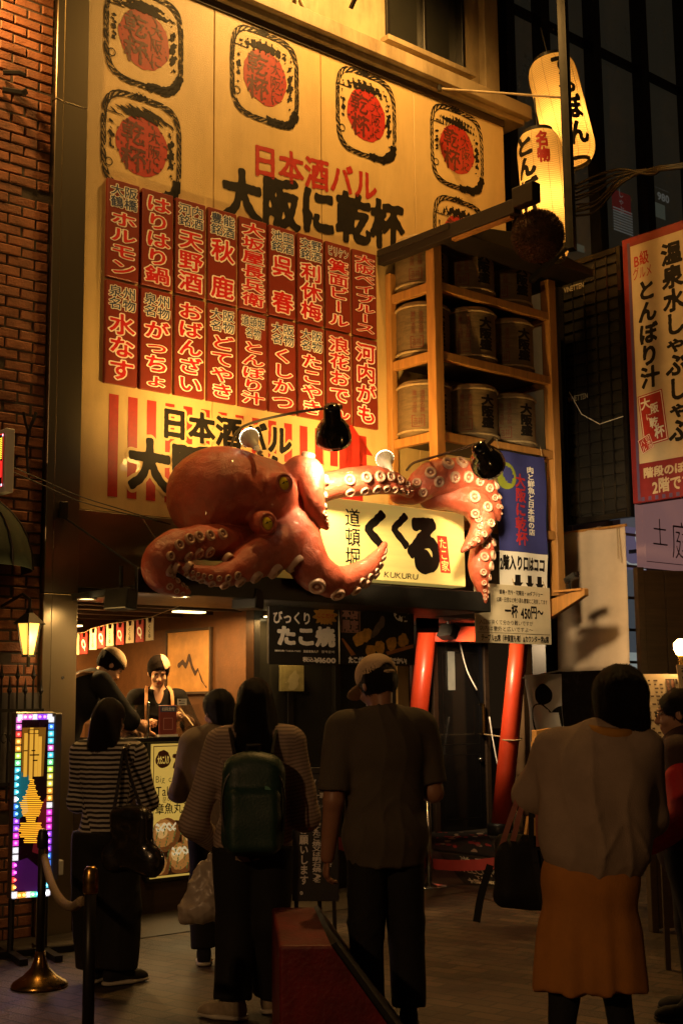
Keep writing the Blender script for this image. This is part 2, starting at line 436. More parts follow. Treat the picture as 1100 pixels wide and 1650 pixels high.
# ------------------------------------------------------------------ ground
def paver_material():
    P = bpy.data.materials.new('street_pavers'); P.use_nodes = True; nt = P.node_tree; N = nt.nodes; L = nt.links; b = N['Principled BSDF']
    tc = N.new('ShaderNodeTexCoord'); mp = N.new('ShaderNodeMapping'); mp.inputs['Rotation'].default_value = (0, 0, math.radians(38))
    L.new(tc.outputs['Object'], mp.inputs[0])
    br = N.new('ShaderNodeTexBrick'); br.inputs['Scale'].default_value = 1.0
    br.inputs['Brick Width'].default_value = 0.23; br.inputs['Row Height'].default_value = 0.115; br.inputs['Mortar Size'].default_value = 0.009; br.inputs['Bias'].default_value = 0.0
    br.inputs['Color1'].default_value = (0.085, 0.053, 0.031, 1); br.inputs['Color2'].default_value = (0.032, 0.021, 0.014, 1); br.inputs['Mortar'].default_value = (0.02, 0.016, 0.012, 1)
    L.new(mp.outputs[0], br.inputs[0])
    nz = N.new('ShaderNodeTexNoise'); nz.inputs['Scale'].default_value = 1.7; nz.inputs['Detail'].default_value = 8
    mr = N.new('ShaderNodeMapRange'); mr.inputs[1].default_value = 0.3; mr.inputs[2].default_value = 0.7; mr.inputs[3].default_value = 0.35; mr.inputs[4].default_value = 1.35
    L.new(tc.outputs['Object'], nz.inputs[0]); L.new(nz.outputs[0], mr.inputs[0])
    sc = N.new('ShaderNodeVectorMath'); sc.operation = 'SCALE'; L.new(br.outputs[0], sc.inputs[0]); L.new(mr.outputs[0], sc.inputs['Scale']); L.new(sc.outputs[0], b.inputs['Base Color'])
    vo = N.new('ShaderNodeTexVoronoi'); vo.inputs['Scale'].default_value = 2.3; L.new(tc.outputs['Object'], vo.inputs[0])     # trodden gum and drip spots
    gm = N.new('ShaderNodeMapRange'); gm.inputs[1].default_value = .055; gm.inputs[2].default_value = .085; gm.inputs[3].default_value = .75; gm.inputs[4].default_value = 0; L.new(vo.outputs['Distance'], gm.inputs[0])
    gx = N.new('ShaderNodeMixRGB'); gx.inputs[2].default_value = (.018, .013, .010, 1); L.new(gm.outputs[0], gx.inputs[0]); L.new(sc.outputs[0], gx.inputs[1]); L.new(gx.outputs[0], b.inputs['Base Color'])
    n2 = N.new('ShaderNodeTexNoise'); n2.inputs['Scale'].default_value = 90; L.new(tc.outputs['Object'], n2.inputs[0])
    ad = N.new('ShaderNodeMath'); ad.operation = 'MULTIPLY_ADD'; ad.inputs[1].default_value = -1.0; L.new(br.outputs[1], ad.inputs[0])
    m2 = N.new('ShaderNodeMath'); m2.operation = 'MULTIPLY'; m2.inputs[1].default_value = 0.35; L.new(n2.outputs[0], m2.inputs[0]); L.new(m2.outputs[0], ad.inputs[2])
    bp = N.new('ShaderNodeBump'); bp.inputs['Strength'].default_value = 1.0; bp.inputs['Distance'].default_value = 0.02; L.new(ad.outputs[0], bp.inputs['Height']); L.new(bp.outputs[0], b.inputs['Normal'])
    r = N.new('ShaderNodeMapRange'); r.inputs[3].default_value = 0.38; r.inputs[4].default_value = 0.75; L.new(nz.outputs[0], r.inputs[0]); L.new(r.outputs[0], b.inputs['Roughness'])
    return P
g = MB().add([(-60, -40, 0), (60, -40, 0), (60, 80, 0), (-60, 80, 0)], [(0, 1, 2, 3)]).build('street', paver_material()); tag(g, kind='structure')
def fquad(name, s0, n0, s1, n1, z, m):
    o = MB().add([F(s0, n0, z), F(s1, n0, z), F(s1, n1, z), F(s0, n1, z)], [(0, 3, 2, 1)]).build(name, m); return tag(o, kind='structure')
M['concrete'] = mat('worn_concrete', (0.05, 0.038, 0.025), 0.6, 0, 0.5, 2.2, 0.3, 50)
fquad('pavement', -3, -4.5, 12, 0.55, 0.005, M['concrete'])
# low entrance ramp and landing
LZ = 0.18
rm = MB().add([F(3.15, 0.25, 0.006), F(6.0, 0.25, 0.006), F(6.0, -0.75, LZ), F(3.15, -0.75, LZ), F(6.0, -3.2, LZ), F(3.15, -3.2, LZ), F(3.15, -0.75, 0.0), F(3.15, -3.2, 0)],
              [(0, 1, 2, 3), (3, 2, 4, 5), (0, 3, 6), (6, 3, 5, 7)]).build('entrance_ramp', M['concrete']); tag(rm, kind='structure')

# ------------------------------------------------------------------ brick house at the left
bt = fthing('brick_house', 'red brick house wall with wrought details left of the steel pillar', 'building', -0.27, 0, 0)
r = random.Random(3); bm_ = MB(); CH, BL = 0.0755, 0.215
for row in range(int(9.0 / CH)):
    off = 0.5 * BL * (row % 2); k = 0
    while True:
        x1 = -0.006 - k * BL - (off if k else 0) ; x1 = -(k * BL) + (BL / 2 if row % 2 else 0); x0 = x1 - BL; k += 1
        x1 = min(x1, 0); 
        if x0 < -2.6: break
        if x1 - x0 < 0.03: continue
        j = r.uniform(-0.007, 0.006); d = r.uniform(0, 0.004); z = row * CH
        if r.random() < 0.035: j += 0.022
        y = j; a, b_, c, e = x0 + 0.006 + d, x1 - 0.006 - d * 0.5, z + 0.006 + d * 0.4, z + CH - 0.006
        q = 0.006
        bm_.add([(a + q, y, c + q), (b_ - q, y + r.uniform(-.002, .002), c + q), (b_ - q, y + r.uniform(-.003, .003), e - q), (a + q, y, e - q),
                 (a, y + q, c), (b_, y + q, c), (b_, y + q, e), (a, y + q, e), (a, .03, c), (b_, .03, c), (b_, .03, e), (a, .03, e)],
                [(0, 1, 2, 3), (4, 5, 1, 0), (5, 6, 2, 1), (6, 7, 3, 2), (7, 4, 0, 3), (8, 9, 5, 4), (9, 10, 6, 5), (10, 11, 7, 6), (11, 8, 4, 7)])
M['brick'] = mat('old_brick', (0.23, 0.085, 0.036), 0.7, 0, 0.5, 4.5, 0.5, 70, dirt=0.5)
M['mortar'] = mat('mortar', (0.06, 0.045, 0.033), 0.9, 0, 0.3, 10, 0.3, 60)
bm_.build('bricks', M['brick'], bt)
MB().box(-6, 0.0085, 0, 0, 3, 9.2).build('mortar_bed', M['mortar'], bt)

# ------------------------------------------------------------------ steel pillar
pl = fthing('steel_pillar', 'tall brushed steel clad pillar between the brick wall and the painted board', 'pillar', -0.27, 0.05, 0)
for a, b in ((0, 2.30), (2.306, 5.92), (5.926, 8.6)):
    MB().box(0, 0, a, 0.062, 0.3, b).build('corner_strip', M['steel'], pl, bevel=0.004)
    MB().box(0.066, 0.008, a, 0.268, 0.3, b).build('cladding_panel', M['steel'], pl, bevel=0.003)
MB().tube([(0.16, 0.0, 1.72), (0.16, 0.01, 1.72)], 0.012, 10).build('fixing', M['chrome'], pl)

# ------------------------------------------------------------------ the sake bar's painted board
ZT, ZB, SR = 7.24, 2.92, 4.66
br_ = fthing('painted_board', 'huge cream painted bar board with emblems and black and red lettering above the octopus', 'signboard', 0, 0, 0)
seams = [0.004, 1.17, 2.30, 3.42, SR]
for a, b in zip(seams[:-1], seams[1:]):
    MB().box(a + 0.003, 0, ZB, b - 0.003, 0.05, ZT).build('board_panel', M['cream'], br_, bevel=0.004)
tr = MB(); tr.box(-0.0, -0.06, ZT + 0.002, SR + 0.25, 0.3, ZT + 0.06); tr.box(0, -0.12, ZT + 0.062, SR + 0.3, 0.3, ZT + 0.2)
tr.build('top_trim', M['cream_dull'], br_, bevel=0.006)
# black under-edge of the trim
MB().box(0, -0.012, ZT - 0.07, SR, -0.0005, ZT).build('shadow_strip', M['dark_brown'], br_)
ng = [0]
def emblem(px, py, wpx=66, red_text=True):
    s, z = fp(px, py); w = 0.34; h = 0.385; ng[0] += 1; sd = ng[0] * 11
    def rr(X, Z, a, b, p=4.2): return (np.abs((X - s) / a) ** p + np.abs((Z - z) / b) ** p) ** (1 / p)
    red = Marks().field(lambda X, Z: 1 - np.hypot((X - s) / 0.23, (Z - z + 0.0) / 0.245) + 0.035 * wob2(X, Z, 26, sd), s - .32, z - .32, s + .32, z + .32, 60)
    red.build('red_disc', M['red_ink'], br_, -0.002)
    ang = lambda X, Z: np.arctan2(Z - z, X - s)
    k = Marks()
    def rope(X, Z):
        q = rr(X, Z, w, h); d = np.abs(q - 1.0) * w; tw = np.sin(ang(X, Z) * 46 + (q - 1) * 90)
        band = 0.017 - np.abs(d); core = np.where(d < 0.017, np.where(tw > 0.25, 0.009, -0.004), -0.01)
        edge = 0.004 - np.abs(d - 0.017)
        return np.maximum(np.minimum(core, band), edge) + 0.0028 * wob2(X, Z, 60, sd)
    k.field(rope, s - .42, z - .46, s + .42, z + .46, 150)
    # knot on top, heavier rope at the lower right, small mark
    k.field(lambda X, Z: 0.026 + 0.016 * np.sin(X * 160) * np.sin(Z * 130) - np.hypot((X - s + 0.02) * 0.42, Z - z - h - 0.01), s - .16, z + h - .06, s + .14, z + h + .07, 46)
    k.field(lambda X, Z: np.minimum(0.032 - np.abs(rr(X, Z, w, h) - 0.98) * w, np.minimum(X - s - 0.02, -(Z - z) - 0.2)) + 0.012 * wob2(X, Z, 55, sd + 7), s, z - .46, s + .42, z - .15, 70)
    # printed band above and leaves beside the disc
    k.field(lambda X, Z: 0.05 - np.hypot((X - s) * 0.20, Z - z - 0.245 - 0.02 * np.cos((X - s) * 8)) + 0.030 * wob2(X, Z, 95, sd + 1) - 0.008, s - .30, z + .13, s + .30, z + .34, 100)
    k.field(lambda X, Z: 0.03 - np.hypot((X - s - 0.265), (Z - z - 0.0) * 0.18) + 0.022 * wob2(X, Z, 80, sd + 2) - 0.006, s + .16, z - .24, s + .34, z + .24, 60)
    k.field(lambda X, Z: 0.022 - np.hypot((X - s + 0.275), (Z - z - 0.02) * 0.2) + 0.020 * wob2(X, Z, 80, sd + 3) - 0.007, s - .34, z - .2, s - .2, z + .2, 50)
    k.rect(s - .335, z + .20, s - .18, z + .208); k.rect(s - .22, z - .375, s - .06, z - .368)
    k.field(lambda X, Z: 0.004 - np.abs(np.hypot(X - s + .29, Z - z + .2) - 0.03), s - .34, z - .25, s - .24, z - .15, 30)
    if red_text:
        kt = Marks(); kt.text('乾', s - .19, z - .0, s + .02, z + .2, w=0.015, wob=0.03); kt.text('杯', s - .19, z - .22, s + .04, z - .0, w=0.02, wob=0.03)
        kt.text('大阪に', s + .05, z - .2, s + .17, z + .17, vertical=True, w=0.0, wob=0.02)
        kt.field(lambda X, Z: .02 * wob2(X, Z, 70, sd + 5) - .012 - 9 * np.maximum(0, np.hypot(X - s, Z - z) - .24), s - .25, z - .25, s + .25, z + .25, 90)
        kt.build('disc_lettering', MATS.get('maroon_ink') or mat('maroon_ink', (.085, .010, .008), .5), br_, -0.0035)
    k.build('emblem_lines', M['ink'], br_, -0.004)
for px, py in ((233, 64), (229, 236), (427, 125), (590, 186), (736, 241), (741, 388)): emblem(px, py)
def title(txt, x0, z0, x1, z1, slope, m, w, wob, outline=None, parent=br_, y=-0.003, name='lettering'):
    mk = Marks(); mk.text(txt, x0, z0, x1, z1, w=w, wob=wob)
    fn = lambda x, z, yy: (x, yy, z + (x - x0) * slope)
    if outline:
        Marks().text(txt, x0, z0, x1, z1, w=w + outline[1], wob=wob).build(name + '_outline', outline[0], parent, y + 0.0012, fn)
    return mk.build(name, m, parent, y, fn)
def fbox(a, b):
    """two corner pixels -> x0, z0, x1, z1 on the front"""
    s0, z1 = fp(*a); s1, z0 = fp(*b); return s0, z0, s1, z1
a = fp(405, 252); b = fp(607, 300)
title('日本酒バル', a[0], a[1] - 0.16, b[0], a[1] + 0.14, (b[1] - a[1]) / (b[0] - a[0]), M['red_ink'], 0.03, 0.012)
a = fp(357, 320); b = fp(650, 378)
title('大阪に乾杯', a[0], a[1] - 0.16, b[0], a[1] + 0.30, (b[1] - a[1]) / (b[0] - a[0]), M['ink'], 0.05, 0.016)
# lower striped field
st = Marks(); a = fp(176, 634); b = fp(180, 800); zt, zb = a[1], b[1]
s1 = fp(600, 760)[0]; x = a[0]; pitch = fp(207, 640)[0] - fp(176, 640)[0]; k = 0
aw = fp(565, 735)[0]
while x < s1:
    if abs(x + 0.05 - aw) > 0.32: st.rect(x, zb, x + pitch * 0.5, zt)
    else: st.rect(x, aw and zt - 0.30, x + pitch * 0.5, zt)
    x += pitch
az = fp(545, 700)[1]
st.poly([(aw - 0.25, az - 0.14), (aw, az + 0.12), (aw + 0.25, az - 0.14), (aw + 0.13, az - 0.14), (aw + 0.13, zb), (aw - 0.13, zb), (aw - 0.13, az - 0.14)])
st.build('red_stripes', M['red_ink'], br_, -0.002)
a = fp(258, 678); b = fp(470, 700)
title('日本酒バル', a[0], a[1] - 0.125, b[0], a[1] + 0.125, 0.0, M['ink'], 0.04, 0.008, (M['cream'], 0.07), y=-0.0045)
a = fp(206, 740); b = fp(520, 770)
title('大阪に乾杯', a[0], a[1] - 0.21, b[0], a[1] + 0.19, 0.0, M['ink'], 0.05, 0.012, (M['cream'], 0.06), y=-0.0045)

# ------------------------------------------------------------------ eighteen red menu boards
M['menu_red'] = mat('menu_board_red', (0.17, 0.022, 0.012), 0.4, 0, 0.12, 3, 0.06, 60)
rows = [[('大阪鶴橋', 'ホルモン'), ('', 'はりはり鍋'), ('河内銘酒', '天野酒'), ('豊能銘酒', '秋 鹿'), ('', '大坂屋長兵衛'), ('池田銘酒', '呉 春'), ('交野銘酒', '利休梅'), ('ビリケン', '箕面ビール'), ('', '大阪ベイブルース')],
        [('泉州名物', '水なす'), ('泉州名物', 'がっちょ'), ('', 'おばんざい'), ('大阪名物', 'どてやき'), ('道頓堀名物', 'とんぼり汁'), ('大阪名物', 'くしかつ'), ('大阪名物', 'たこやき'), ('', '浪花おでん'), ('', '河内がも')]]
sL = fp(167.5, 330)[0]; sR = fp(604.5, 500)[0]; zt = 5.445; zm = (fp(165, 454)[1] + fp(604, 545)[1]) / 2; zb = 3.87; PW = (sR - sL) / 9
for ri, (row, z0, z1) in enumerate(zip(rows, (zm + 0.012, zb), (zt, zm - 0.012))):
    for ci, (head, main) in enumerate(row):
        h = z1 - z0; w = PW - 0.028; x0 = sL + ci * PW + 0.014
        t = fthing('menu_board', 'red menu board lettered %s in the %s row of boards on the cream wall' % (main.replace(' ', '') + (' under small ' + head if head else ''), 'upper' if ri == 0 else 'lower'), 'menu board', x0, 0.0, z0, 'red menu boards on the cream wall')
        MB().box(0, -0.035, 0, w, -0.0008, h).build('board', M['menu_red'], t, bevel=0.004)
        zz = h - 0.03
        if head:
            hh = 0.15 if len(head) == 4 and head == 'ビリケン' else 0.185; hw = w * 0.86; hx = (w - hw) / 2
            if head == 'ビリケン': parts_ = [(head, hx, zz - 0.09, hx + hw, zz)]; hh = 0.09
            elif len(head) == 5: parts_ = [(head[:3], hx, zz - hh / 2, hx + hw, zz), (head[3:], hx + .04, zz - hh, hx + hw - .04, zz - hh / 2)]
            else: parts_ = [(head[:2], hx, zz - hh / 2, hx + hw, zz), (head[2:], hx, zz - hh, hx + hw, zz - hh / 2)]
            o1 = Marks(); o2 = Marks()
            for q in parts_: o1.text(*q, w=0.075); o2.text(*q, w=0.012)
            o1.build('heading_outline', M['white_ink'], t, -0.0365); o2.build('heading', M['blue_ink'], t, -0.038)
            zz -= hh + 0.02
        ww = w * 0.86; hx = (w - ww) / 2
        o1 = Marks(); o2 = Marks()
        o1.text(main, hx, 0.03, hx + ww, zz, vertical=True, w=0.075, fill=0.96, wob=0.008); o2.text(main, hx, 0.03, hx + ww, zz, vertical=True, w=0.022, fill=0.96, wob=0.008)
        o1.build('lettering_outline', M['white_ink'], t, -0.0365); o2.build('lettering', MATS.get('bright_red') or mat('bright_red', (0.5, 0.012, 0.012), 0.45, 0, 0.1, 20), t, -0.038)

# ------------------------------------------------------------------ upper storey above the board
ub = fthing('upper_building', 'cream clad upper storey with a dark window above the painted board', 'building', 0, 0, ZT + 0.2)
UZ = 3.2; us = fp(778, 60, -0.06)[0]
wa = fp(620, 40, -0.06); wb = fp(745, 60, -0.06); wz0 = fp(680, 90, -0.06)[1] - ZT - 0.2; wz1 = wz0 + 1.15
w0, w1 = wa[0], wb[0]
wl = MB()
for x0, z0, x1, z1 in ((-0.2, 0, 1.38, UZ), (1.39, 0, w0, UZ), (w0, 0, w1, wz0), (w0, wz1, w1, UZ), (w1, 0, us, UZ)): wl.box(x0, 0.06, z0, x1, 0.3, z1)
wl.build('wall', M['cream_dull'], ub)
MB().box(us - 0.02, 0.301, -4.4, us + 0.001, 3.5, UZ).build('side_wall', M['cream_dull'], ub)
fr = MB(); e = 0.04
fr.box(w0, 0.03, wz0, w0 + e, 0.2, wz1); fr.box(w1 - e, 0.03, wz0, w1, 0.2, wz1); fr.box(w0 + e, 0.03, wz0, w1 - e, 0.2, wz0 + e); fr.box(w0 + e, 0.03, wz1 - e, w1 - e, 0.2, wz1); fr.box((w0 + w1) / 2 - .02, 0.05, wz0 + e, (w0 + w1) / 2 + .02, 0.2, wz1 - e)
win = fr.build('window', M['dark_metal'], ub, bevel=0.003)
MB().box(w0 + e, 0.1, wz0 + e, (w0 + w1) / 2 - .02, 0.12, wz1 - e).build('pane', M['glass_dark'], win); MB().box((w0 + w1) / 2 + .02, 0.12, wz0 + e, w1 - e, 0.14, wz1 - e).build('pane', M['glass_dark'], win)
MB().box(w0 - 0.06, -0.05, wz0 - 0.06, w1 + 0.06, 0.059, wz0 - 0.003).build('sill', M['cream_dull'], ub, bevel=0.005)
MB().box(1.86, 0.02, 0, 1.96, 0.059, UZ).build('pilaster', M['cream_dull'], ub, bevel=0.005)
MB().box(w1 + .22, -0.03, 0, w1 + .42, 0.059, UZ).build('pilaster', M['cream_dull'], ub, bevel=0.005)
ps = fp(487, 20, 0.02)[0]
MB().tube([(ps, 0.0, UZ), (ps, 0.0, 0.12), (ps + .02, -0.02, 0.05), (ps + .05, -0.05, 0.03)], 0.022, 10).build('drain_pipe', M['cream_dull'], ub, smooth=True)

# ------------------------------------------------------------------ ground-floor shop: fascia, canopy, kitchen
sh = fthing('octopus_ball_shop', 'street food shop with a steel fascia, dark canopy and open kitchen window under the octopus', 'building', 0, 0, 0)
MB().box(0.0, 0.0, 2.36, 3.05, 0.06, ZB - 0.003).build('fascia', M['steel'], sh, bevel=0.003)
MB().box(3.052, 0.0, 2.36, SR, 0.06, ZB - 0.003).build('fascia', M['dark_brown'], sh, bevel=0.003)
cz = fp(300, 962, 0.75)[1]
cn = MB(); cn.box(-0.05, -0.86, cz, 3.32, 0, cz + 0.05); cn.box(-0.05, -0.9, cz + 0.0, 3.32, -0.862, cz + 0.16); cn.box(0, 0.002, 2.28, 4.55, 0.2, 2.357)
cn.build('canopy', M['black'], sh, bevel=0.004)
# room
KW = 1.72
M['kitchen_wall'] = mat('brown_kitchen_wall', (0.10, 0.042, 0.014), 0.55, 0, 0.25, 9, 0.2, 60)
M['ceiling'] = mat('dark_ceiling', (0.10, 0.06, 0.03), 0.5, 0, 0.2, 5)
MB().box(-0.6, 2.3, 0, 4.7, 2.4, 2.9).build('back_wall', M['kitchen_wall'], sh)
MB().box(KW, 0.3, 0, KW + 0.08, 2.298, 2.34).build('side_wall', M['kitchen_wall'], sh)
MB().box(-0.62, 0.02, 0, -0.3, 2.298, 2.9).build('left_wall', M['kitchen_wall'], sh)
MB().box(-0.3, 0.062, 2.342, 3.1, 2.298, 2.40).build('ceiling', M['ceiling'], sh)
for yy in (0.35, 0.75, 1.2, 1.7):
    MB().box(-0.29, yy, 2.27, KW - 0.003, yy + 0.07, 2.341).build('ceiling_beam', M['dark_brown'], sh, bevel=0.004)
# dark front doors right of the kitchen
DX0, DX1 = KW + 0.085, 3.15
dm = MB()
for x in (DX0, 2.15, 2.66, DX1 - 0.06): dm.box(x, 0.30, 0, x + 0.06, 0.40, 2.34)
dm.box(DX0 + .06, 0.31, 0.0, DX1 - .06, 0.39, 0.3); dm.box(DX0 + .06, 0.31, 2.25, DX1 - .06, 0.39, 2.34)
dr = dm.build('door', M['black'], sh, bevel=0.003)
for a, b in ((DX0 + .06, 2.15), (2.21, 2.66), (2.72, DX1 - .06)): MB().box(a, 0.345, 0.3, b, 0.352, 2.25).build('pane', M['glass_dark'], dr)
MB().box(DX1, 0.0, 0, DX1 + 0.1, 2.298, 2.34).build('party_wall', M['black'], sh)
# recessed upstairs entrance
AX1 = 5.15
MB().box(DX1 + 0.1, 0.02, 2.345, AX1 + .5, 2.298, 2.4).build('ceiling', M['black'], sh)
bw = MB(); bw.box(DX1 + 0.1, 1.75, 0, AX1 + 0.6, 1.82, 2.345); bw.build('entrance_wall', M['black'], sh)
# kitchen front left of the counter: low dark wall
MB().box(-0.0, 0.02, 0.0, 0.52, 0.1, 1.02).build('front_wall', M['dark_brown'], sh)
# awning frame on the steel fascia: arm and bracket
MB().bar((-0.14, -0.02, 2.86), (0.24, -0.6, cz + 0.14), 0.012, 0.012).build('stay_rod', M['dark_metal'], sh)
MB().box(-0.17, -0.075, 2.83, -0.11, -0.052, 2.95).build('stay_bracket', M['dark_metal'], sh, bevel=0.004)

# ------------------------------------------------------------------ the octopus over the shop
def lp(px, py, n):
    s, z = fp(px, py, n); return np.array((s, -n, z))
PXM = lambda px, n: (fp(px + 1, 900, n)[0] - fp(px, 900, n)[0])
def pr(px, n): return 1.0 / (FPX / (9.2 + fp(px, 900, n)[0] * FD.y - n * 0.76))     # metres per pixel there
def octo_mat():
    P = mat('octopus_paint', (0.42, 0.080, 0.042), 0.38, 0, 0.45, 3.0, 0.0, 30, coat=0.16); nt = P.node_tree; N = nt.nodes; L = nt.links; b = N['Principled BSDF']
    src = b.inputs['Base Color'].links[0].from_socket; tc = [n for n in N if n.type == 'TEX_COORD'][0]
    n1 = N.new('ShaderNodeTexNoise'); n1.inputs['Scale'].default_value = 14; n1.inputs['Detail'].default_value = 9; n1.inputs['Roughness'].default_value = .75; L.new(tc.outputs['Object'], n1.inputs[0])
    r = N.new('ShaderNodeMapRange'); r.inputs[1].default_value = .42; r.inputs[2].default_value = .62; L.new(n1.outputs[0], r.inputs[0])
    mx = N.new('ShaderNodeMixRGB'); mx.inputs[2].default_value = (.50, .19, .12, 1); L.new(src, mx.inputs[1]); m5 = N.new('ShaderNodeMath'); m5.operation = 'MULTIPLY'; m5.inputs[1].default_value = .22; L.new(r.outputs[0], m5.inputs[0]); L.new(m5.outputs[0], mx.inputs[0]); L.new(mx.outputs[0], b.inputs['Base Color'])
    vo = N.new('ShaderNodeTexNoise'); vo.inputs['Scale'].default_value = 9; vo.inputs['Detail'].default_value = 10; vo.inputs['Roughness'].default_value = .7; vo.inputs['Distortion'].default_value = 1.2; L.new(tc.outputs['Object'], vo.inputs[0])
    bp = N.new('ShaderNodeBump'); bp.inputs['Strength'].default_value = .5; bp.inputs['Distance'].default_value = .035; L.new(vo.outputs[0], bp.inputs['Height']); L.new(bp.outputs[0], b.inputs['Normal']); return P
M['octo'] = octo_mat()
M['sucker'] = mat('sucker_cream', (0.48, 0.30, 0.21), 0.4, 0, 0.15, 12, 0.1, 50, coat=0.2)
M['sucker_dark'] = mat('sucker_ring', (0.30, 0.12, 0.08), 0.45, 0, 0.2, 12)
ob = Blob(k=0.05)
def ocap(pts, rscale=1.0, n=6):
    """pts: (px, py, radius px, n) along an arm"""
    L = []
    for q in spline(pts, n): p = lp(q[0], q[1], q[3]); L.append((p, q[2] * pr(q[0], q[3]) * rscale))
    return L
# mantle
N0 = 0.62
mc = lp(361, 798, N0); mp_ = pr(352, N0)
ob.ell(mc, (86 * mp_ * 1.08, 0.40, 78 * mp_), rot=(0, 0.12, 0))
ob.ell(lp(338, 800, N0), (54 * mp_ * 1.1, 0.36, 70 * mp_))
ob.ell(lp(420, 805, N0 + .1), (62 * mp_, 0.33, 66 * mp_), k=0.1)
ob.ell(lp(470, 830, N0 + .12), (44 * mp_, 0.27, 62 * mp_), k=0.1)
for ex, ey in ((456, 779), (429, 843)):
    ob.ell(lp(ex - 5, ey, 1.04), (18 * mp_, 0.11, 19 * mp_), k=0.05)
A = {}
A['low_left_back'] = [(430, 880, 30, .75), (380, 876, 26, .82), (325, 874, 24, .9), (280, 882, 24, .96), (254, 904, 21, 1.0), (258, 932, 17, 1.0), (283, 948, 11, 1.0), (304, 954, 5, 1.0)]
A['low_left_front'] = [(475, 862, 36, .9), (440, 885, 32, .98), (400, 908, 24, 1.02), (358, 927, 17, 1.04), (318, 924, 11, 1.05), (292, 914, 7, 1.06), (279, 908, 3.5, 1.06)]
A['low_right'] = [(470, 850, 36, .9), (488, 888, 31, .98), (505, 920, 28, 1.02), (540, 938, 22, 1.04), (575, 928, 17, 1.05), (600, 908, 12, 1.06), (614, 888, 7, 1.06), (620, 876, 4, 1.06)]
A['brow'] = [(462, 800, 24, .85), (480, 764, 26, .95), (497, 764, 25, 1.02), (504, 792, 20, 1.06), (508, 818, 16, 1.07), (518, 838, 10, 1.07), (527, 850, 5, 1.07)]
A['top_long'] = [(500, 790, 26, .70), (535, 782, 23, .82), (575, 776, 24, .9), (615, 774, 21, .92), (645, 784, 14, .93), (660, 796, 6, .93)]
A['top_right'] = [(640, 800, 12, .75), (668, 792, 21, .84), (695, 772, 28, .9), (735, 766, 27, .92), (770, 780, 22, .93), (790, 806, 15, .93), (798, 824, 9, .93), (803, 838, 4, .93)]
A['right_curl'] = [(690, 806, 14, .8), (725, 800, 22, .88), (762, 812, 24, .95), (777, 840, 20, .98), (768, 864, 14, .98), (754, 878, 8, .98), (744, 888, 4, .98)]
A['right_hang'] = [(772, 850, 14, .8), (776, 885, 19, .86), (772, 912, 18, .88), (774, 938, 12, .88), (778, 957, 6, .88), (779, 970, 3, .88)]
arms = {}
for k_, pts in A.items():
    L = ocap(pts, 1.14 if k_.startswith('low') else 1.0); arms[k_] = L
    kk = 0.02
    for (p, r_), (q, r2) in zip(L[:-1], L[1:]): ob.cap(p, q, r_, r2, k=0.03 if p is L[0][0] else 0.012)
V_, F_ = ob.mesh(0.0105, noise=lambda P: wrinkle(0.006, 15, 5)(P) + wrinkle(.0025, 38, 8)(P))
oc = fthing('octopus', 'giant red octopus sculpture with yellow eyes sprawled over the shop sign', 'octopus sculpture', 1.0, 0.6, 2.45)
OFF = Vector((1.0, -0.6, 2.45))
V_ = V_ - np.array(OFF)
body = link_mesh('body', np_mesh('octopus_body', V_, F_), M['octo'], oc)
# suckers
def sucker_mesh():
    mb = MB(); mb.lathe([(1.0, -0.6), (1.02, 0.1), (0.98, 0.32), (0.84, 0.42), (0.66, 0.38), (0.56, 0.2)], 14, cap=False)
    me = bpy.data.meshes.new('sucker'); mb.lathe([(0.56, 0.2), (0.52, 0.1), (0.28, 0.08), (0.22, 0.2), (0.12, 0.24), (0.001, 0.24)], 14, cap=False)
    me.from_pydata(mb.v, [], mb.f); me.materials.append(M['sucker']); me.materials.append(M['sucker_dark'])
    for p in me.polygons:
        rad = p.center.xy.length; p.use_smooth = True
        p.material_index = 1 if 0.22 < rad < 0.56 else 0
    return me
SM = sucker_mesh(); nsuck = 0
from mathutils.bvhtree import BVHTree
bvh = BVHTree.FromPolygons([tuple(v) for v in V_], [tuple(int(i) for i in f) for f in F_])
camL = Vector(((CAM - P0).dot(FD), -((CAM - P0).dot(FN)), CAM_H)) - OFF
def put_sucker(arm, i0, frac, vdir, size):
    global nsuck
    L = arms[arm]; p, r_ = L[i0]; q, r2 = L[min(i0 + 1, len(L) - 1)]
    c = Vector(p + (q - p) * frac) - OFF; rr = r_ + (r2 - r_) * frac
    t = Vector(q - p).normalized(); d = Vector(vdir); d = (d - t * d.dot(t)).normalized()
    hit = bvh.ray_cast(c + d * (rr * 2.2 + 0.03), -d)
    if hit[0] is None: return
    pos = hit[0]; nrm = d
    o = bpy.data.objects.new('sucker', SM); C.objects.link(o); o.parent = oc
    o.location = pos + nrm * size * 0.08; o.rotation_euler = nrm.to_track_quat('Z', 'Y').to_euler(); sc = size; o.scale = (sc, sc, sc * 0.9)
    nsuck += 1
def row(arm, vdir, start=0.12, end=0.97, size=0.42, step=2.5, smin=0.012):
    L = arms[arm]; seg = [np.linalg.norm(L[i + 1][0] - L[i][0]) for i in range(len(L) - 1)]; tot = sum(seg); x = start * tot
    while x < end * tot:
        a = 0
        for i, g in enumerate(seg):
            if a + g >= x: break
            a += g
        r_ = L[i][1] + (L[i + 1][1] - L[i][1]) * (x - a) / g; sz = max(r_ * size, smin)
        put_sucker(arm, i, (x - a) / g, vdir, sz * random.uniform(0.92, 1.06)); x += sz * step
row('top_long', (0.1, -1, 0.15), 0.30, 0.98, 0.42); row('top_long', (0.1, -0.72, -0.75), 0.30, 0.95, 0.36, 2.7)
row('top_right', (0.15, -0.9, 0.75), 0.14, 0.98, 0.38, 2.7); row('top_right', (-0.2, -1, -0.25), 0.14, 0.90, 0.36, 3.1)
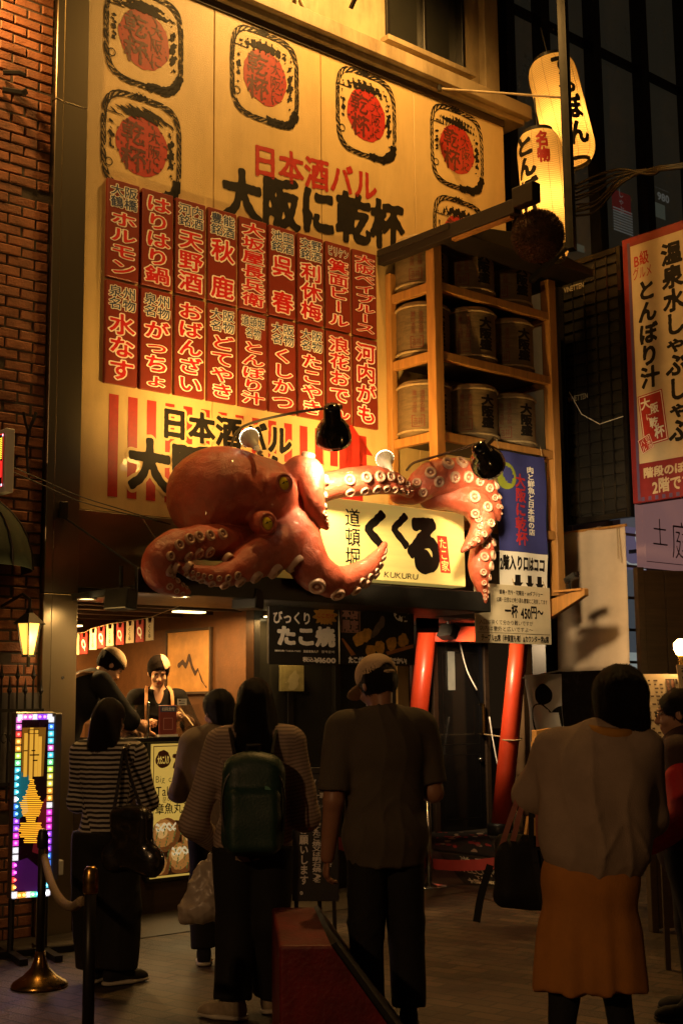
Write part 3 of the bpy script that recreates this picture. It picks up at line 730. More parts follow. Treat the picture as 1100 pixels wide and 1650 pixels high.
row('right_curl', (-0.1, -1, 0.0), 0.36, 0.97, 0.42, 2.7); row('right_curl', (-0.95, -0.5, -0.3), 0.5, 0.93, 0.34, 2.9)
row('right_hang', (0.55, -1, 0.1), 0.25, 0.97, 0.42, 2.5); row('right_hang', (-0.55, -1, 0.1), 0.33, 0.97, 0.40, 2.6)
row('brow', (0.9, -0.45, 0.2), 0.3, 0.99, 0.42, 2.7); row('brow', (0.5, -1, -0.3), 0.84, 0.99, 0.40, 2.6)
row('low_right', (0.1, -0.55, -0.85), 0.34, 0.97, 0.46, 2.5); row('low_right', (0.5, -1, -0.3), 0.64, 0.97, 0.36, 2.6)
row('low_left_front', (0.1, -0.6, -0.9), 0.20, 0.95, 0.46, 2.6); row('low_left_front', (0.0, -0.95, -0.3), 0.62, 0.97, 0.32, 2.7)
row('low_left_back', (0.5, -1, 0.45), 0.40, 0.99, 0.36, 2.6); row('low_left_back', (0.7, -0.8, -0.7), 0.40, 0.97, 0.36, 2.7)
put_sucker('brow', 9, 0.3, (0.1, -0.1, 1), 0.05)
# eyes
M['eye'] = mat('eye_yellow', (0.72, 0.55, 0.02), 0.12, 0, 0.1, 20, coat=0.6)
for ex, ey in ((458, 779), (431, 843)):
    c = Vector(lp(ex, ey, 1.12)) - OFF
    d = (camL - c).normalized(); d = (d + Vector((0.35, 0, 0.0))).normalized()
    hit = bvh.ray_cast(c + d * 0.6, -d); c = hit[0] - d * 0.028 if hit[0] else c
    e = Blob(k=0.001).ell((0, 0, 0), (0.042, 0.038, 0.052)).mesh(0.005)
    eo = link_mesh('eye', np_mesh('eye', *e), M['eye'], oc); eo.location = c; eo.rotation_euler = (0, -0.12, math.atan2(-d.x, d.y) + PI)
    MB().add([(x, -math.sqrt(max(0, 1 - (x / .042) ** 2 - (z / .052) ** 2)) * .038 - .0015, z) for x, z in
              [(0.032, .012), (.012, .010), (0, .009), (-.014, .004), (-.030, -.010), (-.012, -.006), (0, -.003), (.014, .002)]], [tuple(range(8))]).build('pupil', M['ink'], eo)
    lid = MB(); lid.tube([(0.051 * math.cos(a), -0.012, 0.062 * math.sin(a)) for a in np.linspace(0, 2 * PI, 25)], 0.013, 8, cap=False).build('eyelid', M['octo'], eo, smooth=True)

# ------------------------------------------------------------------ yellow sign under the octopus
SN = 0.72
x0, z1 = fp(506, 797, SN); x1, z0 = fp(750, 939, SN)
z1 = (fp(510, 800, SN)[1] + fp(748, 826, SN)[1]) / 2; z0 = (fp(510, 935, SN)[1] + fp(752, 940, SN)[1]) / 2
W_, H_ = x1 - x0, z1 - z0
M['sign_yellow'] = mat('sign_cream_yellow', (0.86, 0.70, 0.27), 0.45, 0, 0.12, 2.2, 0.05, 30, stretch=(0.6, 1, 6), emit=(1, .70, .16), estr=.26)  # faint glow added to the board, brightening it beyond the spot lamps
sg = fthing('shop_sign', 'cream yellow wooden signboard with big black brush lettering held by the octopus arms', 'sign', x0, SN, z0)
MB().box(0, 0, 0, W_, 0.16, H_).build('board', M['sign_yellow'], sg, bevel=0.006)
q = Marks(); q.text('く', W_ * .28, H_ * .38, W_ * .50, H_ * .93, w=0.065, wob=0.014); q.text('く', W_ * .46, H_ * .45, W_ * .64, H_ * .93, w=0.065, wob=0.014)
q.text('る', W_ * .58, H_ * .14, W_ * .84, H_ * .95, w=0.07, wob=0.014)
q.text('KUKURU', W_ * .43, H_ * .05, W_ * .66, H_ * .155, w=0.0, slant=.15)
q.text('道頓堀', W_ * .185, H_ * .16, W_ * .285, H_ * .90, vertical=True, w=0.008, wob=0.014)
q.build('lettering', M['ink'], sg, -0.002)
rb = Marks(); sl = lambda x, z, y: (x + (H_ * .5 - z) * 0.12, y, z)
rb.rect(W_ * .805, H_ * .17, W_ * .875, H_ * .66).build('red_label', mat('sign_red', (0.62, 0.05, 0.025), 0.5), sg, -0.002, sl)
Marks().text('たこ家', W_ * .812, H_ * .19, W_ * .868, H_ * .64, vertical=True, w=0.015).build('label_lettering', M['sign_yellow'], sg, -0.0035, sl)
# support brackets behind
bk = MB(); bk.bar((0.3, 0.16, H_ * .5), (0.3, SN, H_ * .5), .04, .04); bk.bar((W_ - .3, .16, H_ * .5), (W_ - .3, SN - .003, H_ * .5), .04, .04); bk.build('bracket', M['dark_metal'], sg)

# ------------------------------------------------------------------ lamps over the sign
def spot(name, loc, target, power, color, angle=60, blend=0.6, size=0.05, parent=None):
    l = bpy.data.lights.new(name, 'SPOT'); l.energy = power; l.color = color; l.spot_size = math.radians(angle); l.spot_blend = blend; l.shadow_soft_size = size
    o = bpy.data.objects.new(name, l); C.objects.link(o); o.location = loc
    o.rotation_euler = (Vector(target) - Vector(loc)).to_track_quat('-Z', 'Y').to_euler(); return o
def point(name, loc, power, color, size=0.05):
    l = bpy.data.lights.new(name, 'POINT'); l.energy = power; l.color = color; l.shadow_soft_size = size
    o = bpy.data.objects.new(name, l); C.objects.link(o); o.location = loc; return o
def fw(px, py, n): s, z = fp(px, py, n); return F(s, n, z)
M['lens'] = mat('lamp_lens', (0.9, 0.85, 0.7), 0.3, emit=(1, 0.82, 0.5), estr=12)
WARM = (1.0, 0.70, 0.34)
def goose(label, pts, head, aim, power, n, hn, angle=80, aimn=0.9, back=None):
    P = [fw(*p) for p in pts]; base = P[0]; t = thing('gooseneck_lamp', label, 'lamp', base, 0, 'gooseneck spot lamps over the octopus')
    MB().tube([Vector(p) - base for p in spline([tuple(p) for p in P], 5)] if len(P) > 2 else [p - base for p in P], 0.011, 8).build('arm', M['black'], t, smooth=True)
    hc = fw(*head) - base; tg = fw(*aim) - base; d = (tg - hc).normalized(); rot = d.to_track_quat('Z', 'Y').to_matrix().to_4x4(); rot.translation = hc
    MB().lathe([(0.02, -0.17), (0.05, -0.165), (0.06, -0.15), (0.062, -0.06), (0.085, -0.03), (0.115, 0.02), (0.128, 0.09), (0.128, 0.13), (0.118, 0.13), (0.112, 0.06), (0.06, 0.0), (0.001, -0.01)], 24, rot, cap=False).build('lamp_head', M['black_gloss'], t, smooth=True)
    MB().lathe([(0.105, 0.05), (0.0, 0.052)], 20, rot).build('lens', M['lens'], t)
    MB().bar(P[-1] - base, hc - d * 0.12, 0.03, 0.03).build('joint', M['black'], t)
    l = spot('lamp_light', base + hc + d * 0.14, base + tg, power, WARM, angle, 0.8, 0.09); return t
g1 = goose('black gooseneck lamp aimed at the octopus, before the lower menu boards', [(371, 722, .1), (383, 695, .25), (410, 680, .5), (480, 664, .95), (548, 655, 1.35)], (536, 686, 1.38), (548, 872, .8), 250, .6, 1.38, 105)
g2 = goose('black gooseneck lamp aimed at the hanging blue banner below the barrel shelves', [(655, 757, .5), (668, 745, .7), (710, 733, 1.1), (792, 707, 1.75)], (780, 737, 1.78), (885, 925, .62), 230, .6, 1.5, 85)
M['bulb'] = mat('bulb_white', (0.75, 0.7, 0.55), 0.35, emit=(1, 0.8, 0.45), estr=0.25)
def flood(label, px, py, n, aim, power, angle=120):
    b = fw(px, py, n); t = thing('flood_bulb', label, 'bulb', b, 0, 'white flood bulbs lighting the wall'); tg = fw(*aim); d = (tg - b).normalized()
    rot = d.to_track_quat('Z', 'Y').to_matrix().to_4x4()
    MB().lathe([(0.02, -0.13), (0.028, -0.12), (0.03, -0.07), (0.036, -0.06), (0.065, 0.02), (0.072, 0.03)], 20, rot, cap=False).build('housing', M['white_plastic'], t, smooth=True)
    fins = MB()
    for k in range(20):
        a = 2 * PI * k / 20; fins.bar(rot @ Vector((0.036 * math.cos(a), 0.036 * math.sin(a), -.05)), rot @ Vector((0.074 * math.cos(a), 0.074 * math.sin(a), 0.024)), 0.004, 0.008)
    fins.build('cooling_fins', M['white_plastic'], t)
    MB().lathe([(0.074, 0.03), (0.07, 0.045), (0.05, 0.055), (0.0, 0.06)], 20, rot).build('lens', M['lens'], t, smooth=True)
    MB().tube([rot @ Vector((0, 0, -.12)), rot @ Vector((0, 0, -.2))], 0.02, 8).build('socket', M['white_plastic'], t)
    spot('lamp_light', b + d * 0.08, tg, power, (1.0, 0.55, 0.13), angle, 0.9, 0.07)
flood('white flood bulb behind the head of the octopus', 404, 708, .85, (330, 600, 0), 115, 160)
flood('white flood bulb standing by the timber rack above the long arm', 621, 742, .85, (570, 640, 0), 110, 160)
# lamp above the board, mounted on the trim out of the frame
tl = thing('wall_washer_lamp', 'sodium wash lamp on the cornice above the painted board', 'lamp', F(2.55, 0.12, 7.62))
MB().bar((0, 0, 0), FN * 1.02 + Vector((0, 0, 1.15)), 0.03, 0.03).build('arm', M['dark_metal'], tl)
MB().lathe([(0.03, 0.1), (0.12, 0.04), (0.13, -0.05), (0.11, -0.05), (0.10, 0.0), (0.0, 0.03)], 20, Matrix.Translation(FN * 1.05 + Vector((0, 0, 1.15))), cap=False).build('lamp_head', M['dark_metal'], tl, smooth=True)
spot('lamp_light', F(2.55, 1.17, 8.68), F(2.2, 0.05, 5.6), 780, (1.0, 0.52, 0.13), 150, 0.9, 0.12)
# lamp lighting the brick wall from the upper left
bl = thing('brick_wall_lamp', 'amber wall lamp high on the brick house', 'lamp', F(-1.15, 0.03, 6.9))
MB().bar((0, 0, 0), FN * 0.3, 0.025, 0.025).build('arm', M['dark_metal'], bl)
MB().lathe([(0.02, 0.08), (0.09, 0.0), (0.1, -0.06), (0.0, -0.02)], 18, Matrix.Translation(FN * 0.32), cap=False).build('lamp_head', M['dark_metal'], bl, smooth=True)
spot('lamp_light', F(-1.15, 0.34, 6.8), F(-.62, 0.0, 5.9), 170, (1.0, 0.5, 0.13), 130, 0.9, 0.06)

# ------------------------------------------------------------------ timber rack of sake barrels
RS, RN, RW = 3.02, 0.62, 1.52
rk = fthing('barrel_rack', 'yellow timber rack holding sake barrels to the right of the menu boards', 'rack', RS, 0, 0)
TZ = [5.10, 4.49, 3.79]
MB().box(0, -RN, 2.95, 0.10, -RN + 0.10, 5.42).build('post', M['timber'], rk, bevel=0.005)
MB().box(RW - 0.02, -RN, 2.47, RW + 0.08, -RN + 0.10, 5.42).build('post', M['timber'], rk, bevel=0.005)
MB().box(0, -0.075, 2.95, 0.07, -0.004, 5.3).build('post', M['timber'], rk, bevel=0.005)
MB().box(RW, -0.075, 2.47, RW + .08, -0.004, 5.3).build('post', M['timber'], rk, bevel=0.005)
for z in TZ + [3.05]:
    MB().box(0.102, -RN + 0.012, z - 0.075, RW - 0.022, -RN + 0.07, z).build('front_rail', M['timber'], rk, bevel=0.004)
    MB().box(0.012, -RN + 0.102, z - 0.08, 0.068, -0.077, z).build('side_rail', M['timber'], rk, bevel=0.004)
    MB().box(RW + 0.01, -RN + 0.102, z - 0.08, RW + .066, -0.077, z).build('side_rail', M['timber'], rk, bevel=0.004)
    MB().box(0.07, -RN + 0.072, z - 0.03, RW + .008, -0.004, z - 0.008).build('shelf', M['dark_brown'], rk)
MB().box(0.08, -RN + .3, 2.6, 0.12, -RN + .33, 3.0).build('brace', M['timber'], rk)
# roof and the beam reaching out of it
M['roof'] = mat('dark_roof', (0.014, 0.008, 0.005), 0.6, 0, 0.3, 6, 0.2, 30)
rf = MB(); rf.prism([(-0.1, 5.44), (RW + 0.3, 5.44), (RW + 0.3, 5.5), (0.8, 5.62), (-0.1, 5.5)], -RN - 0.28, -0.01); rf.build('roof', M['roof'], rk, bevel=0.004)
MB().box(-0.09, -1.62, 5.37, -0.01, -0.01, 5.49).build('roof_beam', M['roof'], rk, bevel=0.004)
MB().box(-0.075, -1.56, 5.345, -0.025, -RN - .29, 5.366).build('beam_lining', M['timber'], rk)
MB().box(-0.12, -1.84, 5.40, -0.02, -1.625, 5.56).build('bracket_end', M['roof'], rk, bevel=0.006)
# barrels
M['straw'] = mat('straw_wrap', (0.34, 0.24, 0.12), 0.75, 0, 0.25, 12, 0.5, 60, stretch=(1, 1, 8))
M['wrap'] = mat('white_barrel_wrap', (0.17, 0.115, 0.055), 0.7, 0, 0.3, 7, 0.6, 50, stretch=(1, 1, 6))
M['rope'] = mat('straw_rope', (0.40, 0.29, 0.15), 0.8, 0, 0.25, 30, 0.5, 90)
def barrel(label, s, n, z, r_=0.235, h=0.5):
    t = thing('sake_barrel', label, 'sake barrel', F(s, n, z + 0.004), FROT, 'straw sake barrels on the rack')
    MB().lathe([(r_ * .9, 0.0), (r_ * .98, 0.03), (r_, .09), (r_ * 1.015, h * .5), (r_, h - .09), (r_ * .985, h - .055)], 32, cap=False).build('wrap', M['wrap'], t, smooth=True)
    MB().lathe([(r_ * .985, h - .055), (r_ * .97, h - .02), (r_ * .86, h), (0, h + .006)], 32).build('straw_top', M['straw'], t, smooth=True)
    for zz, rr in ((0.045, r_ * 1.0), (h - .05, r_ * 1.0)): rp = MB(); rp.tube([((rr + .004) * math.cos(a), (rr + .004) * math.sin(a), zz + .004 * math.sin(a * 40)) for a in np.linspace(0, 2 * PI, 81)], 0.011, 6, cap=False); rp.build('rope', M['rope'], t, smooth=True)
    a0 = random.uniform(0, 6); rp = MB()
    for k in range(3):
        a = a0 + k * 2.09; rp.tube([(rr * .95 * math.cos(a), rr * .95 * math.sin(a), h - .02), (.02 * math.cos(a), .02 * math.sin(a), h + .02)], 0.009, 6)
    rp.build('tie_rope', M['rope'], t, smooth=True)
    cyl = lambda off: (lambda x, zz, y: (((r_ * 1.016 + off) * math.sin(x / r_)), -(r_ * 1.016 + off) * math.cos(x / r_), zz))
    Marks(2).text('大阪盛', -.10, .10, .035, h - .10, vertical=True, w=0.055, wob=0.01).build('lettering', M['ink'], t, 0, cyl(0.003))
    mk = Marks(2); mk.text('灘の酒蔵', -.29, .2, -.245, h - .1, vertical=True, w=0.0); mk.text('清酒名醸', -.22, .2, -.175, h - .1, vertical=True, w=0.0); mk.frame(-.295, .075, -.18, .18, .008); mk.text('吉祥', -.28, .09, -.195, .165, w=0.0)
    mk.build('small_print', mat('faded_red_ink', (0.16, 0.04, 0.02), .6), t, 0, cyl(0.003))
    return t
pos = ['left', 'middle', 'right']; shn = ['upper lit', 'lower lit']
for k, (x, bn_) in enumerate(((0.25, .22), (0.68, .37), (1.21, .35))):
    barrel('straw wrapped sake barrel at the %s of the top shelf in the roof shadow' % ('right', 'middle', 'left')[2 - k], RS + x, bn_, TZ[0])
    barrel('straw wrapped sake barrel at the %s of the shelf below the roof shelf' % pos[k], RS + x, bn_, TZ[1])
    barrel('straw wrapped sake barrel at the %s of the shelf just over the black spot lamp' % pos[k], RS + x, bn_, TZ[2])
# cedar ball
sb = F(RS - .03, 1.72, 0); cb_ = fw(866, 380, 1.72); rad = 45 * pr(866, 1.72)
cbt = thing('cedar_ball', 'dark brown bristly cedar needle ball hanging from the beam end over the rack', 'cedar ball', cb_)
M['cedar'] = mat('dry_cedar', (0.075, 0.035, 0.016), 0.85, 0, 0.5, 9)
bb = MB(); R3 = random.Random(5)
bb.lathe([(0.001, -rad * .95)] + [(rad * .95 * math.cos(a), rad * .95 * math.sin(a)) for a in np.linspace(-1.5, 1.5, 14)] + [(0.001, rad * .95)], 26)
for k in range(5200):
    z = R3.uniform(-1, 1); a = R3.uniform(0, 6.283); q = math.sqrt(1 - z * z); d = Vector((q * math.cos(a), q * math.sin(a), z))
    d2 = (d + Vector((R3.gauss(0, .25), R3.gauss(0, .25), R3.gauss(0, .25)))).normalized(); t = d.cross(Vector((R3.gauss(0, 1), R3.gauss(0, 1), R3.gauss(0, 1)))).normalized() * .0045
    p = d * rad * .92; e = d * rad * .92 + d2 * rad * R3.uniform(.09, .15); bb.add([p - t, p + t, e], [(0, 1, 2)])
bb.build('needles', M['cedar'], cbt)
topz = 5.40 - cb_.z
MB().tube([(0, 0, rad * .9), (0, 0, topz)], 0.008, 8).build('hanging_rope', M['rope'], cbt)

# ------------------------------------------------------------------ paper lanterns and the post in front of them
def lantern_mat():
    P = bpy.data.materials.new('lantern_paper'); P.use_nodes = True; nt = P.node_tree; N = nt.nodes; L = nt.links; N.remove(N['Principled BSDF'])
    tr = N.new('ShaderNodeBsdfTranslucent'); di = N.new('ShaderNodeBsdfDiffuse'); mx = N.new('ShaderNodeMixShader'); mx.inputs[0].default_value = 0.4
    tc = N.new('ShaderNodeTexCoord'); wv = N.new('ShaderNodeTexWave'); wv.wave_type = 'BANDS'; wv.bands_direction = 'Z'; wv.inputs['Scale'].default_value = 17.0
    nz = N.new('ShaderNodeTexNoise'); nz.inputs['Scale'].default_value = 9
    L.new(tc.outputs['Object'], wv.inputs[0]); L.new(tc.outputs['Object'], nz.inputs[0])
    cr = N.new('ShaderNodeMapRange'); cr.inputs[3].default_value = 0.62; cr.inputs[4].default_value = 0.86; L.new(wv.outputs['Fac'], cr.inputs[0])
    sc = N.new('ShaderNodeVectorMath'); sc.operation = 'SCALE'; sc.inputs[0].default_value = (0.95, 0.78, 0.42); L.new(cr.outputs[0], sc.inputs['Scale'])
    bp = N.new('ShaderNodeBump'); bp.inputs['Strength'].default_value = 0.5; bp.inputs['Distance'].default_value = 0.006; L.new(wv.outputs['Fac'], bp.inputs['Height'])
    for b in (tr, di): L.new(sc.outputs[0], b.inputs[0]); L.new(bp.outputs[0], b.inputs['Normal'])
    L.new(tr.outputs[0], mx.inputs[1]); L.new(di.outputs[0], mx.inputs[2]); L.new(mx.outputs[0], N['Material Output'].inputs[0]); return P
M['paper'] = lantern_mat()
def lantern(label, top, bot, rpx, depth, marks, power, hot):
    a = at(*top, depth); b = at(*bot, depth); ax = (a - b); h = ax.length; r_ = rpx * depth / FPX
    t = tag(empty('paper_lantern', b), label, 'lantern', 'glowing paper lanterns'); t.rotation_euler = ax.to_track_quat('Z', 'Y').to_euler()
    # turn so that local -y faces the camera
    base = ax.to_track_quat('Z', 'Y').to_matrix(); v = base.transposed() @ (CAM - b); ang = math.atan2(v.x, -v.y)
    t.rotation_euler = (base @ Matrix.Rotation(ang, 3, 'Z')).to_euler()
    prof = [(r_ * .62, 0)] + [(r_ * (.62 + .38 * math.sin(x * PI / 2)), .16 * h * (1 - math.cos(x * PI / 2))) for x in (.25, .5, .75, 1)]
    prof = prof + [(r_, .3 * h), (r_, .7 * h)] + [(q, h - z) for q, z in prof[::-1]]
    MB().lathe(prof, 40, cap=False).build('paper_shade', M['paper'], t, smooth=True)
    MB().lathe([(r_ * .60, -.03), (r_ * .66, -.03), (r_ * .66, .012), (r_ * .60, .012)], 32, cap=False).build('ring', M['black'], t); MB().lathe([(r_ * .60, h - .012), (r_ * .66, h - .012), (r_ * .66, h + .03), (r_ * .60, h + .03)], 32, cap=False).build('ring', M['black'], t)
    rib = MB()
    for k in range(10):
        q = 2 * PI * k / 10; rib.tube([(rr * 1.003 * math.cos(q), rr * 1.003 * math.sin(q), z) for rr, z in prof], 0.0022, 4)
    rib.build('string', M['straw'], t)
    for m_, txt, x0, z0, x1, z1, w in marks:
        Marks(1).text(txt, x0 * r_, z0 * h, x1 * r_, z1 * h, vertical=True, w=w, wob=0.012).build('lettering', m_, t, 0, lambda x, z, y: ((r_ + .004) * math.sin(x / r_), -(r_ + .004) * math.cos(x / r_), z))
    p = b + ax * hot; point('lamp_light', p, power, (1.0, 0.47, 0.11), 0.05)
    bb = MB().lathe([(0.0, -.04), (.03, -.02), (.035, .02), (.015, .06), (0, .07)], 12).build('bulb', MATS.get('lantern_bulb') or mat('lantern_bulb', (.9, .8, .5), .3, emit=(1, .7, .3), estr=6), t); bb.location = (0, 0, hot * h)
    MB().tube([(0, 0, h + .02), (0, 0, h + .35)], .008, 6).build('cord', M['black'], t)
    return t
lantern('glowing paper lantern with black brush letters, the upper one half hidden by the dark post', (884, 98), (925, 262), 41, 11.7, [(M['ink'], 'すっぽん', 0.02, .08, .95, .97, .05)], 34, .38)
lantern('glowing paper lantern with red heading and black letters hanging above the cedar ball', (866, 216), (886, 415), 38, 11.2, [(M['ink'], 'とんぼり汁', -1.25, .10, -.2, .95, .06), (M['red_ink'], '名物', -.12, .70, .45, .95, .05)], 30, .45)
pp = at(919, 300, 10.9); z0 = at(919, 402, 10.9).z
pt = thing('steel_post', 'dark ribbed vertical post in front of the two paper lanterns', 'post', (pp.x, pp.y, z0), FROT + 0.4)
mb = MB()
for k in range(5): mb.box(-.056 + k * .0226, -.02, 0, -.056 + k * .0226 + .018, .02, 6)
mb.box(-.056, -.012, -.0, .053, .05, 6.0); mb.build('profile', M['dark_metal'], pt)
MB().bar((0, 0.05, 0.05), (0.35, 0.5, -.1), .05, .05).build('bracket', M['dark_metal'], pt)
# thin stay rod from the cornice to the post
ra = fw(708, 143, .25); rbp = at(917, 158, 11.0)
sr = thing('stay_rod', 'thin pale rod running from the cornice to the dark post', 'rod', ra)
MB().tube([(0, 0, 0), rbp - ra], 0.011, 8).build('rod', M['cream_dull'], sr); MB().tube([(0, 0, -.02), (0, 0, .03)], 0.022, 8).build('anchor', M['dark_metal'], sr)

# ------------------------------------------------------------------ things standing across the front at the right (plane SX)
SX = 5.2; XROT = math.atan2(FN.y, FN.x)           # local x runs outwards from the front
def xthing(name, label, cat, n, z, group=None, s=SX): return thing(name, label, cat, F(s, n, z), XROT, group)
def xb(a, b, s=SX): n0, z1 = sp(*a, s); n1, z0 = sp(*b, s); return n0, z0, n1, z1
# black trellis panel; local -y looks back along the front towards the camera's left
pn = xthing('black_screen_panel', 'tall black slatted screen panel between the barrel rack and the bar sign', 'screen', .2, 3.2)
f = MB(); w, h = .76, 2.6
f.box(0, -.03, 0, .05, .03, h); f.box(w - .05, -.03, 0, w, .03, h); f.box(.05, -.03, 0, w - .05, .03, .06); f.box(.05, -.03, h - .06, w - .05, .03, h); f.build('frame', M['black_gloss'], pn, bevel=.004)
f = MB()
for k in range(22): f.box(.05, -.012, .09 + k * .113, w - .05, .012, .09 + k * .113 + .085)
f.box(.051, .014, .061, w - .051, .02, h - .061); f.build('slats', M['black'], pn)
f = MB()
for k in range(4): f.box(.16 + k * .14, -.022, .06, .175 + k * .14, -.0125, h - .06)
f.build('battens', M['black_gloss'], pn)
for zz in (2.30, 1.20): Marks().text('VINETTEN', .07, zz, .32, zz + .075, w=.03).build('lettering', mat('dull_white_ink', (.30, .27, .2), .5), pn, -.032)
MB().tube([(.1, -.04, 1.3), (.25, -.05, 1.05), (.45, -.04, .92), (.72, -.03, .95)], .004, 6).build('cable', M['white_ink'], pn)
# bar sign
sgn = xthing('bar_sign', 'tall cream vertical bar sign with red border and black brush lettering at the right edge', 'sign', 1.0, 3.31)
w, h = 1.15, 2.52
M['sign_red2'] = mat('border_red', (.20, .012, .018), .5, 0, .2, 6); M['sign_paper'] = mat('sign_paper', (.52, .42, .28), .5, 0, .12, 3, .1, 20); M['violet'] = mat('border_violet', (.10, .06, .16), .5)
MB().box(0, -.05, 0, w, .05, h).build('box', M['sign_red2'], sgn, bevel=.006)
Marks().rect(.095, .36, w - .06, h - .09).build('paper', M['sign_paper'], sgn, -.052)
Marks().rect(.06, .02, .09, h - .05).build('edge_stripe', M['violet'], sgn, -.052)
mk = Marks(); mk.text('とんぼり汁', .15, 1.05, .36, 2.08, vertical=True, w=.045, wob=.012); mk.text('温泉水しゃぶしゃぶ', .43, .50, .66, 2.36, vertical=True, w=.04, wob=.012); mk.build('lettering', M['ink'], sgn, -.054)
mk = Marks(); mk.text('B級', .13, 2.22, .30, 2.36, w=.02); mk.text('グルメ', .11, 2.09, .33, 2.22, w=.005); mk.build('heading', M['red_ink'], sgn, -.054)
rot = lambda cx, cz, a: (lambda x, z, y: (cx + (x - cx) * math.cos(a) - (z - cz) * math.sin(a), y, cz + (x - cx) * math.sin(a) + (z - cz) * math.cos(a)))
fn = rot(.26, .76, .10)
Marks().rect(.13, .52, .40, 1.0).build('red_ticket', M['red_ink'], sgn, -.054, fn)
mk = Marks(); mk.frame(.14, .53, .39, .99, .008); mk.text('大', .15, .86, .26, .97, w=.03); mk.text('阪', .25, .80, .34, .90, w=.03); mk.text('に', .19, .75, .26, .82, w=.01); mk.text('乾', .22, .67, .32, .77, w=.03); mk.text('杯', .26, .56, .37, .68, w=.03); mk.build('ticket_lettering', M['white_ink'], sgn, -.056, fn)
fn = rot(.17, .53, .35); Marks().rect(.11, .46, .25, .60).build('small_ticket', M['red_ink'], sgn, -.057, fn)
mk = Marks(); mk.text('日本酒', .185, .47, .24, .59, vertical=True, w=.0); mk.text('バル', .12, .47, .175, .59, vertical=True, w=.0); mk.frame(.112, .462, .248, .598, .005); mk.build('small_ticket_lettering', M['white_ink'], sgn, -.059, fn)
mk = Marks(); mk.text('階段のぼって', .13, .22, .80, .32, w=.04); mk.text('2階です', .22, .07, .66, .21, w=.03); mk.build('footer_lettering', M['sign_paper'], sgn, -.052)
mk = Marks()
for k in range(14): mk.rect(.1 + k * .075, .012, .135 + k * .075, .05)
mk.build('footer_stripes', M['violet'], sgn, -.0535)
MB().bar((0, 0, h - .3), (-.03, .2, h - .3), .03, .03).build('bracket', M['dark_metal'], sgn)
# pale hanging cloth
M['cloth'] = mat('pale_cloth', (.60, .47, .36), .85, 0, .10, 4, .12, 200)
n0, z0, n1, z1 = .03, 1.81, .86, 3.13
cl = xthing('hanging_cloth', 'large plain pale cloth banner hanging under the black screen panel', 'cloth banner', n0, z0)
w, h = n1 - n0, z1 - z0; G = 24; mb = MB(); dep = lambda x, z: .015 * math.sin(x * 9 + z * 1.2) + .008 * math.sin(x * 23)
mb.add([(w * i / G - .02 * (1 - j / G), dep(w * i / G, h * j / G), h * j / G) for j in range(G + 1) for i in range(G + 1)], [(j * (G + 1) + i, j * (G + 1) + i + 1, (j + 1) * (G + 1) + i + 1, (j + 1) * (G + 1) + i) for j in range(G) for i in range(G)])
o = mb.build('cloth', M['cloth'], cl, smooth=True); sm = o.modifiers.new('thickness', 'SOLIDIFY'); sm.thickness = .002
MB().tube([(-.03, 0, h + .005), (w + .02, 0, h + .005)], .014, 8).build('hanging_rod', M['timber'], cl)
mb = MB(); mb.tube([(.22, 0, h), (.22, 0, h + .12)], .003, 5); mb.tube([(w - .08, -.012, h), (w - .075, -.02, h - .3)], .003, 5); mb.tube([(w - .06, -.012, h), (w - .04, -.02, h - .34)], .003, 5); mb.build('string', M['rope'], cl)
# white flag with black discs
n0, n1 = -.42, .02
fl = xthing('white_flag', 'white cloth flag with overlapping black discs left of the glass door', 'flag', n0, .55)
w, h = n1 - n0, 1.24; mb = MB(); dp = lambda x, z: .03 * math.sin(x * 12 + z * 2.1) + .012 * math.sin(z * 9 + x * 20)
mb.add([(w * i / G + .06 * (1 - j / G), dp(w * i / G, h * j / G), h * j / G) for j in range(G + 1) for i in range(G + 1)], [(j * (G + 1) + i, j * (G + 1) + i + 1, (j + 1) * (G + 1) + i + 1, (j + 1) * (G + 1) + i) for j in range(G) for i in range(G)])
mb.build('cloth', mat('white_flag_cloth', (.78, .74, .70), .8, 0, .1, 5), fl, smooth=True)
mk = Marks(); mk.field(lambda X, Z: np.maximum.reduce([.10 - np.hypot(X - .25, Z - 1.05), .155 - np.hypot(X - .19, Z - .80), .14 - np.hypot(X - .44, Z - .80)]) + .008 * wob2(X, Z, 20, 3), 0, .5, w, h, 60)
mk.build('print', M['ink'], fl, 0, lambda x, z, y: (x + .06 * (1 - z / h), dp(x, z) - .005, z))
MB().tube([(-.02, 0, h - .03), (w + .02, 0, h + .03)], .008, 6).build('rod', M['white_plastic'], fl)

# ------------------------------------------------------------------ dark glass building at the right
gb = fthing('glass_building', 'dark glass fronted building with vertical mullions beyond the lanterns', 'building', 5.35, -.55, 0)
M['pane_grey'] = mat('dim_grey_glass', (.20, .18, .13), .3, 0, .45, .8, spec=.6, emit=(.5, .44, .28), estr=.014)  # faint even glow put into the panes in place of reflected town light
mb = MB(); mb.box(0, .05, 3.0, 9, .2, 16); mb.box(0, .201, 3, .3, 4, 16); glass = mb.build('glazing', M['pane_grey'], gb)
mb = MB()
for k, s_ in enumerate((5.35, 5.93, 6.83, 7.74, 8.64, 9.55, 10.5, 11.4, 12.3)):
    x = s_ - 5.35; mb.box(x - .09, -.10, 3.0, x + .05, .049, 16)
mb.build('mullions', M['dark_metal'], gb, bevel=.004)
mb = MB()
for k, s_ in enumerate((5.35, 5.93, 6.83, 7.74, 8.64, 9.55, 10.5, 11.4)):
    for z in (6.2, 9.0, 11.8, 14.6): mb = MB(); mb.box(s_ - 5.35 + .051, -.02, z - .05, (5.93, 6.83, 7.74, 8.64, 9.55, 10.5, 11.4, 12.3)[k] - 5.35 - .091, .049, z + .03); mb.build('transom', M['dark_metal'], gb)
